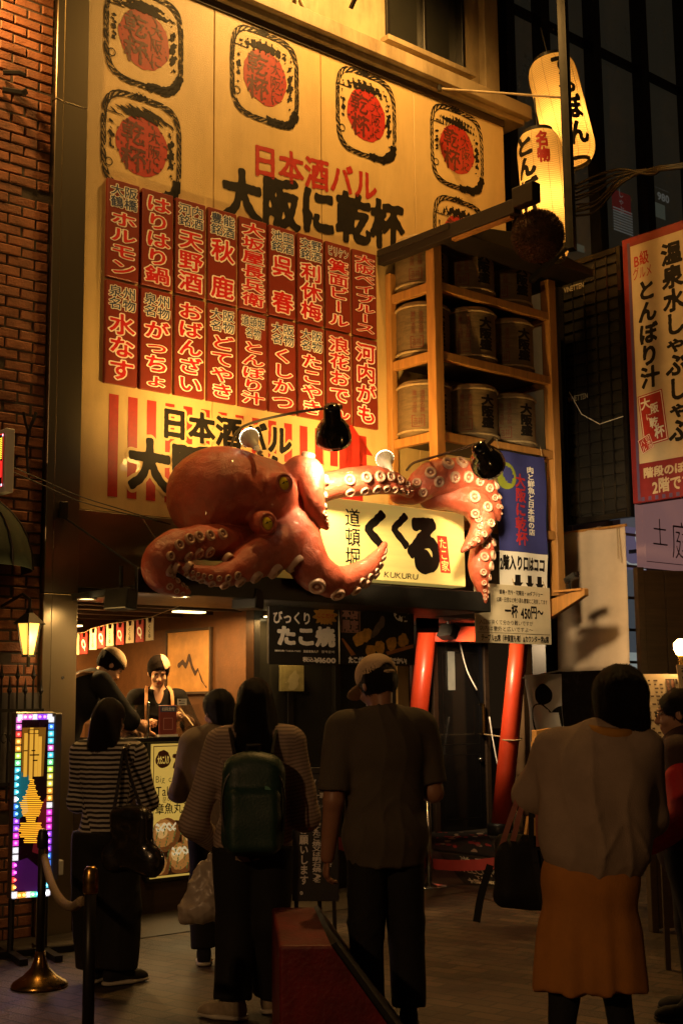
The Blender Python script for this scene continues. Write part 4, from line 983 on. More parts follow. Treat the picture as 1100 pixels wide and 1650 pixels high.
# lit posters seen behind the glass: low levels only
def bq(a, b, n): s0, z1 = fp(*a, n); s1, z0 = fp(*b, n); return s0 - 5.35, z0, s1 - 5.35, z1
mw = mat('window_poster_white', (.4, .4, .36), .6, emit=(.8, .8, .7), estr=.06); mr_ = mat('window_poster_red', (.3, .05, .04), .6, emit=(.6, .08, .06), estr=.05); mgr = mat('window_poster_green', (.3, .33, .26), .6, emit=(.5, .55, .4), estr=.05)
mk = Marks(); mk.rect(*bq((993, 300), (1025, 345), -.52)); mk.build('red_poster', mr_, gb, .047)
mk = Marks(); mk.rect(*bq((1053, 318), (1080, 352), -.52)); mk.rect(*bq((925, 385), (950, 405), -.52)); mk.build('green_poster', mgr, gb, .047)
mk = Marks(); x0, z0, x1, z1 = bq((1062, 297), (1086, 325), -.52); mk.text('2980', x0, z0 + .14, x1, z1, w=.03); mk.text('980', x0 + .05, z0, x1, z0 + .13, w=.03)
x0, z0, x1, z1 = bq((1003, 298), (1014, 345), -.52); mk.text('しゃぶ', x0, z0, x1, z1, vertical=True, w=.0)
for k in range(9):
    x0, z0, x1, z1 = bq((996, 345), (1028, 378), -.52); mk.rect(x0, z0 + k * .033, x1, z0 + k * .033 + .016)
mk.build('poster_lettering', mw, gb, .045)
# street level of that building
mb = MB(); mb.box(.0, .0, 2.2, 9, .3, 2.999); mb.box(1.42, -.02, 0, 1.5, .3, 2.2); mb.box(2.1, -.02, 0, 9, .3, 2.2); mb.build('street_front', M['black'], gb)
gd = MB(); gd.box(.5, -.02, 0, .57, .12, 2.2); gd.box(1.34, -.02, 0, 1.41, .12, 2.2); gd.box(.571, 0, .0, 1.339, .1, .25); go = gd.build('glass_door', M['dark_brown'], gb, bevel=.004)
MB().box(.572, .04, .25, 1.338, .05, 2.19).build('pane', mat('door_glass', (.16, .13, .095), .25, 0, .4, 3, spec=.8), go)
MB().box(.36, .02, 0, .499, .2, 2.2).build('door_surround', M['black'], gb)
sw = MB(); x0, x1 = fp(1003, 1000, -.56)[0] - 5.35, fp(1042, 1000, -.56)[0] - 5.35
wz0, wz1 = fp(1025, 1172, -.56)[1], fp(1025, 815, -.56)[1]
mb = MB(); mb.box(x1 - .05, -.06, 0, x1 + .02, -.021, wz1); mb.box(x0 - .3, -.06, 0, x0 - .25, -.021, wz1); 
for k in range(8): z = wz0 + (wz1 - wz0) * k / 7; mb.box(x0 - .249, -.055, z - .015, x1 - .051, -.021, z + .015)
wn_ = mb.build('display_window', M['dark_brown'], gb)
lit = mat('lit_window_grey', (.10, .12, .15), .4, 0, .3, 2, emit=(.40, .46, .52), estr=.10); lv = mat('lit_window_violet', (.12, .10, .2), .4, emit=(.36, .33, .55), estr=.16); lw = mat('lit_window_white', (.4, .45, .42), .4, emit=(.75, .85, .78), estr=.24); lg = mat('lit_window_green', (.05, .2, .08), .4, emit=(.1, .5, .15), estr=.14)
MB().box(x0 - .249, -.045, wz0, x1 - .051, -.0205, wz1).build('pane', lit, wn_)
zc = lambda y: fp(1022, y, -.56)[1]
Marks().rect(x0 - .2, zc(920), x1 - .052, zc(852)).build('violet_poster', lv, gb, -.047)
mk = Marks(); mk.field(lambda X, Z: np.maximum(.16 - np.hypot((X - x1 + .04) * .8, Z - zc(866)), .012 - np.abs(Z - zc(905) + (X - x0) * .25 + .02 * np.sin((X - x0) * 18))), x0 - .18, zc(918), x1 - .053, zc(853), 40); mk.build('poster_wave', lw, gb, -.049)
Marks().rect(x0 - .2, zc(1078), x1 - .052, zc(1052)).build('lower_poster', lw, gb, -.047); Marks().rect(x0 - .2, zc(1100), x1 - .052, zc(1078.5)).build('green_strip', lg, gb, -.047)
mb = MB(); mb.box(*[fp(900, 850, -.6)[0] - 5.35, -.05, zc(872)], *[fp(975, 850, -.6)[0] - 5.35, -.02, zc(838)]); o = mb.build('shop_plate', M['dark_brown'], gb); 
x_, z_ = fp(952, 862, -.55); Marks().text('OE', x_ - 5.35, z_ + .01, x_ - 5.35 + .28, z_ + .13, w=.04).build('plate_lettering', M['white_ink'], gb, -.052)
# pink sign
pk0, pz1 = fp(1036, 815, -.15); pk1 = pk0 + 1.5; pz0 = fp(1037, 912, -.15)[1]
ps_ = fthing('pink_sign', 'pale pink flat sign with thin brown characters under the tall bar sign', 'sign', pk0, -.15, pz0)
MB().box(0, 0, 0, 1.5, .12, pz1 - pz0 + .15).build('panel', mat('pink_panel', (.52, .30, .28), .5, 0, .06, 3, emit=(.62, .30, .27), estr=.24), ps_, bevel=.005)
mk = Marks(); mk.text('土', .12, .22, .42, .56, w=-.012); mk.text('庭', .46, .10, .85, .56, w=-.012); mk.build('lettering', mat('thin_brown_ink', (.12, .04, .045), .5), ps_, -.002); Marks().rect(0.01, .05, 1.49, .058).build('rule', MATS['thin_brown_ink'], ps_, -.002)
MB().bar((.2, .12, .2), (.2, .38, .2), .04, .04).build('bracket', M['dark_metal'], ps_)

# ------------------------------------------------------------------ hanging banner and acrylic price board under the rack
n_ = RN + .03; x0, x1 = 3.72, 4.34
bn = fthing('hanging_banner', 'blue and white cloth banner with red and white lettering hanging under the rack', 'banner', x0, n_, 2.40)
w = x1 - x0; h = 1.30; zs_ = .42; dv = lambda x, z: .012 * math.sin(x * 14 + z * 2) + .006 * math.sin(z * 11)
def clothpart(name, z0, z1, m):
    mb = MB(); mb.add([(w * i / 12, dv(w * i / 12, z0 + (z1 - z0) * j / 16), z0 + (z1 - z0) * j / 16) for j in range(17) for i in range(13)], [(j * 13 + i, j * 13 + i + 1, (j + 1) * 13 + i + 1, (j + 1) * 13 + i) for j in range(16) for i in range(12)])
    return mb.build(name, m, bn, smooth=True)
clothpart('blue_cloth', zs_, h, mat('banner_blue', (.03, .035, .19), .8, 0, .12, 5)); clothpart('white_cloth', 0, zs_ - .001, mat('banner_white', (.78, .75, .70), .8, 0, .05, 5))
bf = lambda off: (lambda x, z, y: (x, dv(x, z) - off, z))
Marks().text('大阪に乾杯', .20, .48, .36, 1.12, vertical=True, w=.035, wob=.01).build('red_lettering', mat('banner_red', (.40, .02, .03), .7), bn, 0, bf(.004))
Marks().text('肉と鮮魚と日本酒の店', .39, .58, .48, 1.20, vertical=True, w=.03).build('white_lettering', M['white_ink'], bn, 0, bf(.004))
Marks().field(lambda X, Z: .12 - np.hypot(X - .1, Z - 1.08), 0, .9, .3, 1.25, 30).build('green_blot', mat('banner_green', (.20, .24, .02), .7), bn, 0, bf(.003))
mk = Marks(); mk.text('2階入り口はココ', -.0, .26, w - .03, .39, w=.05)
for k in range(3):
    cx = .22 + k * .15; mk.poly([(cx - .03, .22), (cx - .03, .155), (cx - .06, .155), (cx, .09), (cx + .06, .155), (cx + .03, .155), (cx + .03, .22)])
mk.build('black_lettering', M['ink'], bn, 0, bf(.004))
MB().tube([(-.02, 0, h + .004), (w + .02, 0, h + .004)], .008, 6).build('rod', M['dark_metal'], bn)
mb = MB(); mb.tube([(.02, 0, h), (.02, .02, h + .1)], .003, 5); mb.tube([(w - .02, 0, h), (w - .02, .02, h + .1)], .003, 5); mb.build('string', M['rope'], bn)
ab = fthing('price_board', 'creased plastic notice board with black price lettering below the blue banner', 'notice board', 3.36, n_ + .03, 2.02)
w, h = .96, .50
M['board_pvc'] = mat('cream_pvc', (.60, .52, .38), .3, 0, .12, 2.5, .25, 12, coat=.5)
MB().box(0, -.006, 0, w, .006, h).build('sheet', M['board_pvc'], ab, bevel=.002)
mk = Marks(); mk.text('銀島・而今・花陽浴・Wダブリュー', .30, .415, .86, .46, w=.012); mk.text('幻舞・田酒など希少酒も豊富にご用意してます', .26, .35, .92, .395, w=.008); mk.text('一杯 450円～', .36, .22, .86, .34, w=.035); mk.text('入口は狭くて分かり難いですが', .04, .155, .72, .20, w=.0); mk.text('店内は意外と広いですよ～', .04, .10, .72, .145, w=.0); mk.text('テーブル35席（半個室も有）&カウンター席16席', .06, .015, .92, .075, w=.03)
mk.build('lettering', M['ink'], ab, -.0085); Marks().rect(.02, .085, w - .02, .088).build('rule', M['ink'], ab, -.0085)
mb = MB(); mb.tube([(.5, 0, h), (.5, .02, h + .06)], .003, 5); mb.tube([(w - .05, 0, h), (w - .05, .03, h + .06)], .003, 5); mb.build('string', M['rope'], ab)
# timber bracket with a small camera
bc = fw(893, 975, .66); tb = thing('timber_bracket', 'timber corner bracket at the foot of the rack post carrying a small camera', 'bracket', bc, XROT)
MB().prism([(-.05, -.12), (-.05, .05), (.36, .12), (.36, .06)], -.03, .03).build('wood', M['timber'], tb, bevel=.004)
MB().box(.02, -.05, .105, .34, .05, .125).build('shelf', M['timber'], tb, bevel=.003)
cm = MB(); cm.bar((.14, 0, .20), (.27, -.02, .25), .05, .05); cm.tube([(.18, 0, .126), (.18, 0, .2)], .012, 8); cm.tube([(.27, -.02, .25), (.29, -.023, .257)], .02, 10); cmo = tag(cm.build('security_camera', M['black_gloss']), 'small black security camera standing on the timber bracket', 'camera'); cmo.location = bc; cmo.rotation_euler = (0, 0, XROT)
# bundle of cables across the glass front
cb0 = thing('cable_bundle', 'bundle of black cables sagging across the dark glass front right of the lanterns', 'cables', at(935, 290, 12.4)); base = at(935, 290, 12.4); mb = MB(); R4 = random.Random(9)
for k in range(9):
    P = [at(925 + R4.uniform(-4, 4), 300 + k * 6, 12.4), at(960, 285 + k * 7 + R4.uniform(-5, 5), 12.2), at(1000, 275 + k * 2.5 + R4.uniform(-3, 3), 11.9), at(1050, 277 + R4.uniform(-5, 5), 11.6), at(1110, 268 + R4.uniform(-6, 6), 11.3), at(1500, 215 + R4.uniform(-6, 6), 10.2)]
    mb.tube([Vector(p) - base for p in spline([tuple(p) for p in P], 5)], R4.uniform(.008, .016), 6)
mb.build('cables', M['black'], cb0, smooth=True)
# two thin wires over the steel fascia
wr = thing('wires', 'two thin black wires sagging over the steel fascia behind the octopus', 'wires', fw(60, 765, .25)); base = fw(60, 765, .25); mb = MB()
for dy in (0, 8): mb.tube([Vector(p) - base for p in spline([tuple(fw(*q, .25)) for q in ((20, 752 + dy), (75, 776 + dy), (130, 800 + dy), (200, 822 + dy * .6), (275, 845))], 6)], .004, 5)
mb.tube([fw(230, 836, .25) - base, fw(252, 870, .5) - base], .004, 5); mb.build('wire', M['black'], wr)

# ------------------------------------------------------------------ kitchen
CT = 1.29
ctr = fthing('counter', 'dark sales counter with a low glass screen at the kitchen window', 'counter', .52, -.28, 0)
MB().box(0, 0, 0, .98, .5, CT - .04).build('cabinet', M['dark_brown'], ctr, bevel=.004)
MB().box(-.03, -.04, CT - .039, 1.0, .52, CT).build('counter_top', M['black_gloss'], ctr, bevel=.004)
M['clear'] = mat('clear_glass', (.9, .9, .85), .05, 0, .05, trans=1.0, alpha=.35)
MB().box(.05, .06, CT + .002, .30, .066, CT + .24).build('glass_screen', M['clear'], ctr); MB().box(.52, .06, CT + .002, .95, .066, CT + .24).build('glass_screen', M['clear'], ctr)
for x in (.03, .305, .955): MB().box(x, .05, CT + .001, x + .014, .075, CT + .26).build('screen_post', M['chrome'], ctr, bevel=.002)
# illuminated menu on the counter front
x0, z1 = fp(243, 1199, -.25); x1, z0 = fp(352, 1404, -.25); w, h = x1 - x0, z1 - z0
lb = fthing('lightbox_menu', 'illuminated yellow menu panel for big cut octopus balls on the counter front', 'lightbox', x0, -.235, z0)
MB().box(-.03, .012, -.03, w + .03, .04, h + .03).build('frame', M['black'], lb, bevel=.004)
LBX = mat('lightbox_face', (.40, .28, .07), .4, 0, .12, 4, emit=(.95, .60, .11), estr=.42)
MB().box(0, 0, 0, w, .011, h).build('panel', LBX, lb)
dk = mat('menu_brown_ink', (.09, .025, .01), .6)
mk = Marks(); mk.frame(.015, .015, w - .015, h - .015, .006)
mk.field(lambda X, Z: .066 - np.hypot(X - .10, Z - h + .115) + .006 * wob2(X, Z, 60, 2), .02, h - .2, .19, h - .03, 40)
mk.text('たこ焼', .18, h - .19, w - .02, h - .05, w=.07, wob=.015); mk.build('heading', dk, lb, -.002)
Marks().text('大たこ入り', .05, h - .15, .155, h - .085, w=.04).build('badge_lettering', LBX, lb, -.0035)
mk = Marks(); mk.text('Big cut', .035, h - .285, .24, h - .215, w=-.012); mk.text('Tako-yaki', .035, h - .385, .41, h - .285, w=.0); mk.text('큰 문어 타코야키', .035, h - .435, .38, h - .39, w=.0); mk.text('章魚丸子', .035, h - .52, .36, h - .435, w=.01); mk.build('lettering', M['ink'], lb, -.002)
# printed picture of octopus balls: brown round balls in cream sauce
pk = lambda n_, c, e: mat(n_, c, .5, 0, .35, 22, emit=tuple(v * 1.6 for v in c), estr=e)
pm = [pk('print_shadow', (.05, .018, .006), .12), pk('print_crust', (.17, .055, .012), .26), pk('print_batter', (.38, .16, .035), .32), pk('print_glow', (.62, .36, .11), .34), pk('print_mayo', (.72, .60, .34), .34), pk('print_green', (.10, .13, .03), .3)]
cl_ = lambda X, Z: 9 * np.maximum(0, np.maximum(np.maximum(.018 - X, X - w + .018), .018 - Z))
Marks().field(lambda X, Z: .36 + .05 * np.sin(X * 9) + .012 * wob2(X, Z, 30, 2) - Z - cl_(X, Z), .016, .016, w - .016, .44, 60).build('picture_shadow', pm[0], lb, -.002)
balls = ((.13, .31, .125), (.38, .27, .11), (.27, .13, .12), (.08, .08, .09), (.46, .08, .09))
for li, (k1, dx_, mm) in enumerate(((1.0, 0, pm[1]), (.80, -.012, pm[2]), (.45, -.035, pm[3]))):
    Marks().field(lambda X, Z: np.maximum.reduce([r_ * k1 - np.hypot(X - a - dx_, Z - b - (1 - k1) * r_ * .5) for a, b, r_ in balls]) + .008 * wob2(X, Z, 55, 8 + li) - cl_(X, Z), .016, .016, w - .016, .47, 80).build('picture_ball_tone', mm, lb, -.0028 - li * .0006)
Marks().field(lambda X, Z: np.maximum.reduce([.010 - np.abs(Z - b - r_ * .45 - .022 * np.sin((X - a) * 60 + c)) - 3 * np.maximum(0, np.abs(X - a) - r_ * .7) for (a, b, r_) in balls[:3] for c in (0, 2.4)]) - cl_(X, Z), .016, .05, w - .016, .47, 110).build('picture_sauce', pm[4], lb, -.0048)
Marks().field(lambda X, Z: .012 * wob2(X, Z, 130, 4) - .0062 - 3 * np.maximum(0, Z - .38) - cl_(X, Z), .016, .05, w - .016, .42, 100).build('picture_herbs', pm[5], lb, -.0054)
pic2 = pm[2]
lbl = bpy.data.lights.new('lightbox_light', 'AREA'); lbl.energy = 2.2; lbl.color = (1, .75, .35); lbl.shape = 'RECTANGLE'; lbl.size = w; lbl.size_y = h
o = bpy.data.objects.new('lightbox_light', lbl); C.objects.link(o); o.location = F((x0 + x1) / 2, -.225, (z0 + z1) / 2); o.rotation_euler = FN.to_track_quat('-Z', 'Y').to_euler()
# small second picture panel low on the counter, left of the menu
x0, z1 = fp(207, 1358, -.25); x1, z0 = fp(236, 1402, -.25)
sp2 = fthing('food_picture', 'small lit food picture low on the counter beside the yellow menu', 'picture', x0, -.24, z0); MB().box(0, 0, 0, x1 - x0, .02, z1 - z0).build('panel', pic2, sp2)
kf = MB().add([F(-.25, -.34, .30), F(KW, -.34, .30), F(KW, -2.29, .30), F(-.25, -2.29, .30)], [(0, 3, 2, 1)]).build('kitchen_floor', M['concrete']); tag(kf, kind='structure')
# things on the counter
def onc(px, n): return fp(px, 1180, n)[0]
x = onc(250, -.36); qs = fthing('payment_stand', 'small upright red and blue payment card stand on the counter', 'card stand', x, -.30, CT + .001); w, h = .155, .235
MB().box(0, 0, 0, w, .012, h).build('card', mat('stand_red', (.20, .035, .03), .35, 0, .1, 6), qs, bevel=.002); MB().box(-.005, -.012, 0, w + .005, .03, .015).build('foot', M['white_plastic'], qs)
Marks().rect(0.006, h - .05, w - .006, h - .006).build('blue_header', mat('stand_blue', (.04, .06, .14), .4), qs, -.001); Marks().text('扫码支付', .02, h - .042, w - .02, h - .014, w=.02).build('lettering', M['white_ink'], qs, -.002); Marks().frame(.035, .05, w - .035, .14, .005).build('frame_print', mat('stand_pink', (.45, .25, .2), .5), qs, -.001)
x = onc(283, -.36); nc = fthing('name_card', 'small cream card clipped over the glass screen beside the payment stand', 'card', x, -.335, CT + .235); MB().box(0, 0, 0, .085, .003, .05).build('card', M['white_plastic'], nc); mk = Marks(); mk.rect(.01, .03, .03, .04); mk.rect(.035, .03, .07, .034); mk.rect(.015, .012, .065, .018); mk.build('print', M['ink'], nc, -.0015)
x = onc(219, -.62); z = 1.52 + .0
wb_ = fthing('work_bench', 'steel kitchen bench with a pale box top behind the counter', 'bench', x - .12, -.85, 0); MB().box(0, 0, 0, .52, .35, CT + .10).build('cabinet', M['chrome'], wb_, bevel=.005); MB().box(.02, -.02, CT + .102, .42, .3, CT + .20).build('lid', M['white_plastic'], wb_, bevel=.006)
bz = fthing('squeeze_bottle', 'slim green sauce bottle with a white cap standing on the kitchen bench', 'bottle', x, -.92, CT + .202)
MB().lathe([(.026, 0), (.03, .01), (.03, .11), (.02, .13)], 16).build('bottle', mat('bottle_green', (.05, .10, .06), .15, coat=.5), bz, smooth=True); MB().lathe([(.022, .131), (.024, .15), (.009, .16), (.006, .20), (0, .2)], 16).build('cap', M['white_plastic'], bz, smooth=True)
# framed print on the side wall
n0, z1 = sp(268, 1022, KW - .02); n1, z0 = sp(340, 1118, KW - .02); w, h = n1 - n0, z1 - z0 + .03
pf = xthing('framed_print', 'framed orange brush painting on the kitchen side wall behind the worker', 'picture', n0, z0, s=KW - .03)
mb = MB(); e = .022; mb.box(0, 0, 0, e, .028, h); mb.box(w - e, 0, 0, w, .028, h); mb.box(e, 0, 0, w - e, .028, e); mb.box(e, 0, h - e, w - e, .028, h); mb.build('frame', M['dark_brown'], pf, bevel=.002)
MB().box(e, .012, e, w - e, .02, h - e).build('paper', mat('orange_paper', (.46, .24, .07), .5, 0, .25, 7), pf)
mk = Marks(); 
def brush(X, Z):
    d = np.full_like(X, -1.0); P = [(.30, .45), (.38, .5), (.45, .42), (.52, .58), (.60, .40), (.66, .30), (.72, .38), (.80, .2), (.9, .1)]
    for i, (a, b) in enumerate(zip(P[:-1], P[1:])):
        ax, az = a[0] * w, a[1] * h; bx, bz_ = b[0] * w, b[1] * h; t = np.clip(((X - ax) * (bx - ax) + (Z - az) * (bz_ - az)) / ((bx - ax) ** 2 + (bz_ - az) ** 2), 0, 1)
        d = np.maximum(d, (.022 - .002 * i) - np.hypot(X - ax - t * (bx - ax), Z - az - t * (bz_ - az)))
    return d + .005 * wob2(X, Z, 30, 6)
mk.field(brush, e + .01, e + .01, w - e - .01, h - e - .01, 60).build('brush_strokes', mat('brown_ink', (.05, .02, .01), .6), pf, .0105)
# string of little shirts
cen = [123, 136, 151, 164, 178, 194, 210, 226, 242]; ty = [1023, 1021, 1014, 1011, 1007, 1005, 1002, 1000, 997]; SP_ = .82
pts = [sp(x, y - 2, SP_) for x, y in zip(cen, ty)]
st_ = thing('string_line', 'thin string carrying the little shirts across the kitchen', 'string', F(SP_, pts[0][0], pts[0][1])); mb = MB(); b0 = F(SP_, *pts[0])
mb.tube([F(SP_, n, z) - b0 for n, z in [(-3.0, 2.17)] + pts + [(pts[-1][0] + .5, 2.27)]], .003, 5); mb.build('string', M['rope'], st_)
shw = mat('shirt_cream', (.62, .52, .34), .8, 0, .08, 8); shr = mat('shirt_red', (.42, .022, .02), .8, 0, .1, 8)
poly = [(-.055, 0), (.055, 0), (.05, .10), (.052, .165), (.03, .175), (.022, .135), (-.022, .135), (-.03, .175), (-.052, .165), (-.05, .10)]
order = ['leftmost', 'second', 'third', 'fourth', 'fifth', 'sixth', 'seventh', 'eighth', 'ninth']
for i, (n, z) in enumerate(pts):
    red = i % 2 == 1
    t = xthing('shirt_pennant', '%s toy shirt, %s from the pillar on the kitchen string' % ('red' if red else 'cream', order[i] if i else 'nearest'), 'shirt pennant', n, z - .175, 'little shirts on the kitchen string', s=SP_)
    MB().prism([(x, z_ ) for x, z_ in poly], -.003, .003).build('shirt', shr if red else shw, t)
    if red: Marks().field(lambda X, Z: np.maximum(.006 - np.abs(np.hypot(X * .9 + (Z - .08) * .25, (Z - .08) * .75) - .022), np.minimum(.006 - np.abs(X - .012 + (Z - .05) * .5), .02 - np.abs(Z - .045))), -.045, .02, .045, .13, 30).build('mark', M['white_ink'], t, -.0045)
    else: Marks().text('くくる', -.022, .02, .022, .125, vertical=True, w=.03).build('mark', M['ink'], t, -.0045)
# lamps of the kitchen and under the canopy
def gz(px, py, z): d = ray(px, py); return CAM + d * ((z - CAM_H) / d.z)
DL = mat('downlight_lens', (.9, .8, .5), .4, emit=(1, .72, .30), estr=5)
for i, (px, py, lab) in enumerate(((140, 963, 'round downlight under the canopy nearest the steel pillar'), (291, 959, 'round downlight under the canopy over the payment stand'))):
    p = gz(px, py, cz - .001); t = thing('downlight', lab, 'downlight', p, 0, 'downlights under the canopy')
    MB().lathe([(.07, -.012), (.07, 0), (.05, 0), (.05, -.012)], 20, cap=False).build('ring', M['chrome'], t); MB().lathe([(.05, -.008), (.05, -.004), (0, -.004)], 20).build('lens', DL, t)
    spot('lamp_light', p + Vector((0, 0, -.03)), p - FN * 1.0 + Vector((0, 0, -1.15)), 15, (1, .60, .22), 95, .8, .04)
def ceiling_lamp(lab, s, n, z, power):
    t = fthing('ceiling_lamp', lab, 'ceiling lamp', s, n, z, 'kitchen ceiling lamps'); MB().box(-.14, -.05, .012, .14, .05, .05).build('housing', M['dark_metal'], t, bevel=.004); MB().box(-.13, -.045, 0, .13, .045, .011).build('diffuser', DL, t)
    l = bpy.data.lights.new('lamp_light', 'AREA'); l.energy = power; l.color = (1.0, .55, .17); l.shape = 'RECTANGLE'; l.size = .26; l.size_y = .1; o = bpy.data.objects.new('lamp_light', l); C.objects.link(o); o.location = F(s, n, z - .01)
ceiling_lamp('flat lit ceiling lamp above the worker at the counter', 1.25, -.42, 2.25, 26)
ceiling_lamp('flat lit ceiling lamp above the little shirts', .45, -1.15, 2.24, 40)
ceiling_lamp('flat lit ceiling lamp deep at the back of the kitchen', .9, -1.75, 2.20, 30)
ceiling_lamp('flat lit lamp by the dark glass doors', 1.95, -.15, 2.22, 4)
# ------------------------------------------------------------------ signs hung under the canopy
def canopy_sign(name, label, a, b, n, m, cat='sign'):
    x0, z1 = fp(*a, n); x1, z0 = fp(*b, n); t = fthing(name, label, cat, x0, n, z0); MB().box(0, 0, 0, x1 - x0, .025, z1 - z0).build('panel', m, t, bevel=.003); return t, x1 - x0, z1 - z0
t, w, h = canopy_sign('price_sign', 'black hanging sign with white brush lettering and price 1600', (433, 976), (546, 1072), .40, M['black'])
mk = Marks(); mk.text('びっくり', .05 * w, .70 * h, .60 * w, .93 * h, w=.03, wob=.012); mk.text('たこ焼', .10 * w, .33 * h, .94 * w, .68 * h, w=.06, wob=.012); mk.text('税込', .47 * w, .05 * h, .63 * w, .14 * h, w=.04); mk.text('¥1600', .63 * w, .04 * h, .95 * w, .16 * h, w=.05); mk.text('BIKKURI TAKO-YAKI', .08 * w, .22 * h, .44 * w, .26 * h, w=.03); mk.text('超級章魚丸子', .48 * w, .21 * h, .70 * w, .26 * h, w=.02); mk.text('깜짝문어', .74 * w, .21 * h, .94 * w, .26 * h, w=.02)
mk.build('lettering', mat('sign_white', (.85, .80, .72), .6, 0, .08, 10), t, -.002)
Marks().field(lambda X, Z: .07 - np.hypot((X - .80 * w) * .62, Z - .87 * h) + .012 * np.sin(np.arctan2(Z - .87 * h, X - .8 * w) * 14), .55 * w, .72 * h, w - .01, h - .005, 50).build('burst', mat('burst_orange', (.42, .20, .03), .5), t, -.002)
Marks().text('ここだけ', .67 * w, .83 * h, .93 * w, .92 * h, w=.02).build('burst_lettering', M['red_ink'], t, -.0035)
t, w, h = canopy_sign('food_poster', 'dark poster with a photo of octopus balls hanging beside the torii', (547, 972), (668, 1072), .38, M['black'], 'poster')
sgw = MATS['sign_white']
mk = Marks(); mk.frame(.00 * w + .01, .52 * h, .26 * w, .96 * h, .008); mk.text('本店', .03 * w, .75 * h, .24 * w, .94 * h, w=.06); mk.text('限定', .03 * w, .54 * h, .24 * w, .74 * h, w=.06); mk.build('stamp', mat('stamp_pink', (.40, .20, .16), .6), t, -.002)
Marks().text('たこがはみ出すほどでかい!', .10 * w, .02 * h, .88 * w, .13 * h, w=.07).build('lettering', sgw, t, -.004)
yb = mat('ball_yellow', (.52, .27, .05), .5, 0, .35, 25); yo = mat('boat_orange', (.35, .13, .03), .5, 0, .3, 9)
mk = Marks(); mk.field(lambda X, Z: np.maximum.reduce([.055 - np.hypot(X - a * w, Z - b * h) for a, b in ((.24, .42), (.52, .30), (.68, .36), (.40, .22), (.84, .42), (.34, .50))]) + .012 * wob2(X, Z, 60, 3), .12 * w, .12 * h, .96 * w, .62 * h, 80).build('balls', yb, t, -.003)
mk = Marks(); mk.poly([(.0 * w + .01, .42 * h), (.04 * w, .42 * h), (.20 * w, .16 * h), (.14 * w, .14 * h)]); mk.poly([(.62 * w, .16 * h), (.98 * w, .30 * h), (.98 * w, .36 * h), (.60 * w, .22 * h)]); mk.build('boat', yo, t, -.002)
mk = Marks(); mk.field(lambda X, Z: .035 - np.hypot((X - .45 * w - (Z - .5 * h) * .7), (Z - .62 * h) * .4) + .02 * wob2(X, Z, 25, 5), .25 * w, .45 * h, .8 * w, .85 * h, 40).build('bonito_flakes', mat('flake_grey', (.16, .11, .08), .6, 0, .4, 20), t, -.0035)
Marks().field(lambda X, Z: .03 * wob2(X, Z, 60, 15) - .008 - 10 * np.maximum(0, np.hypot((X - .84 * w) * .7, Z - .88 * h) - .07), .66 * w, .74 * h, .99 * w, .98 * h, 50).build('scribble', sgw, t, -.002)
# poster on the dark door, pale curtain and narrow white banner by the torii
t, w, h = canopy_sign('door_poster', 'faded yellow green poster on the dark glass door under the price sign', (452, 1072), (490, 1114), -.27, mat('yellow_green_poster', (.30, .27, .12), .6, 0, .3, 14), 'poster')
Marks().field(lambda X, Z: .07 - np.hypot(X - .5 * w, Z - .4 * h) + .03 * wob2(X, Z, 40, 4), .01, .01, w - .01, h - .01, 40).build('picture', mat('poster_pale', (.42, .38, .22), .6), t, -.002)
t, w, h = canopy_sign('beige_curtain', 'beige cloth panel hanging just left of the red torii column', (640, 1073), (659, 1145), .10, mat('beige_cloth', (.36, .25, .12), .8, 0, .12, 8), 'curtain')
t, w, h = canopy_sign('narrow_banner', 'narrow white cloth banner hanging close behind the left red torii column', (683, 1072), (694, 1160), -2.0, M['cloth'], 'banner'); MB().tube([(-.03, 0, h), (w + .02, 0, h + .0), (w * .5, 0, h + .1), (-.03, 0, h)], .007, 6).build('hanger', M['white_plastic'], t)

# ------------------------------------------------------------------ torii gate, entrance door, ramp mat
TD = gr(806, 1345, LZ).y
M['vermilion'] = mat('vermilion_paint', (.50, .045, .014), .38, 0, .12, 5, .1, 30, coat=.2)
b1 = at(804, 1358, TD); b1.z = LZ - .06; t1 = at(842, 975, TD); b2 = at(652, 1340, TD - .1); b2.z = LZ * .6; t2 = at(692, 975, TD - .1)
tg_ = thing('torii_gate', 'leaning vermilion torii gate at the upstairs entrance', 'torii gate', b1)
rr = 15.5 * TD / FPX
MB().tube([Vector((0, 0, 0)) + (t1 - b1) * k for k in (.06, .3, .6, 1)], [rr, rr, rr * .97, rr * .95], 24).build('column', M['vermilion'], tg_, smooth=True)
MB().tube([b2 - b1 + (t2 - b2) * k for k in (.06, .3, .6, 1)], [rr, rr, rr * .97, rr * .95], 24).build('column', M['vermilion'], tg_, smooth=True)
fa = at(684, 1022, TD - .1) - b1; fb = at(842, 1022, TD) - b1; MB().bar(fa, fb, .10, .16).build('tie_beam', M['vermilion'], tg_, bevel=.004)
fa = at(670, 972, TD - .1) - b1; fb = at(860, 972, TD) - b1; MB().bar(fa, fb, .14, .18).build('top_beam', M['vermilion'], tg_, bevel=.004)
for q in (Vector((0, 0, 0)), b2 - b1):
    MB().lathe([(rr * 1.22, -.01), (rr * 1.22, .15), (rr * 1.12, .17), (rr, .18)], 24, Matrix.Translation(q)).build('foot_sleeve', M['black'], tg_, smooth=True)
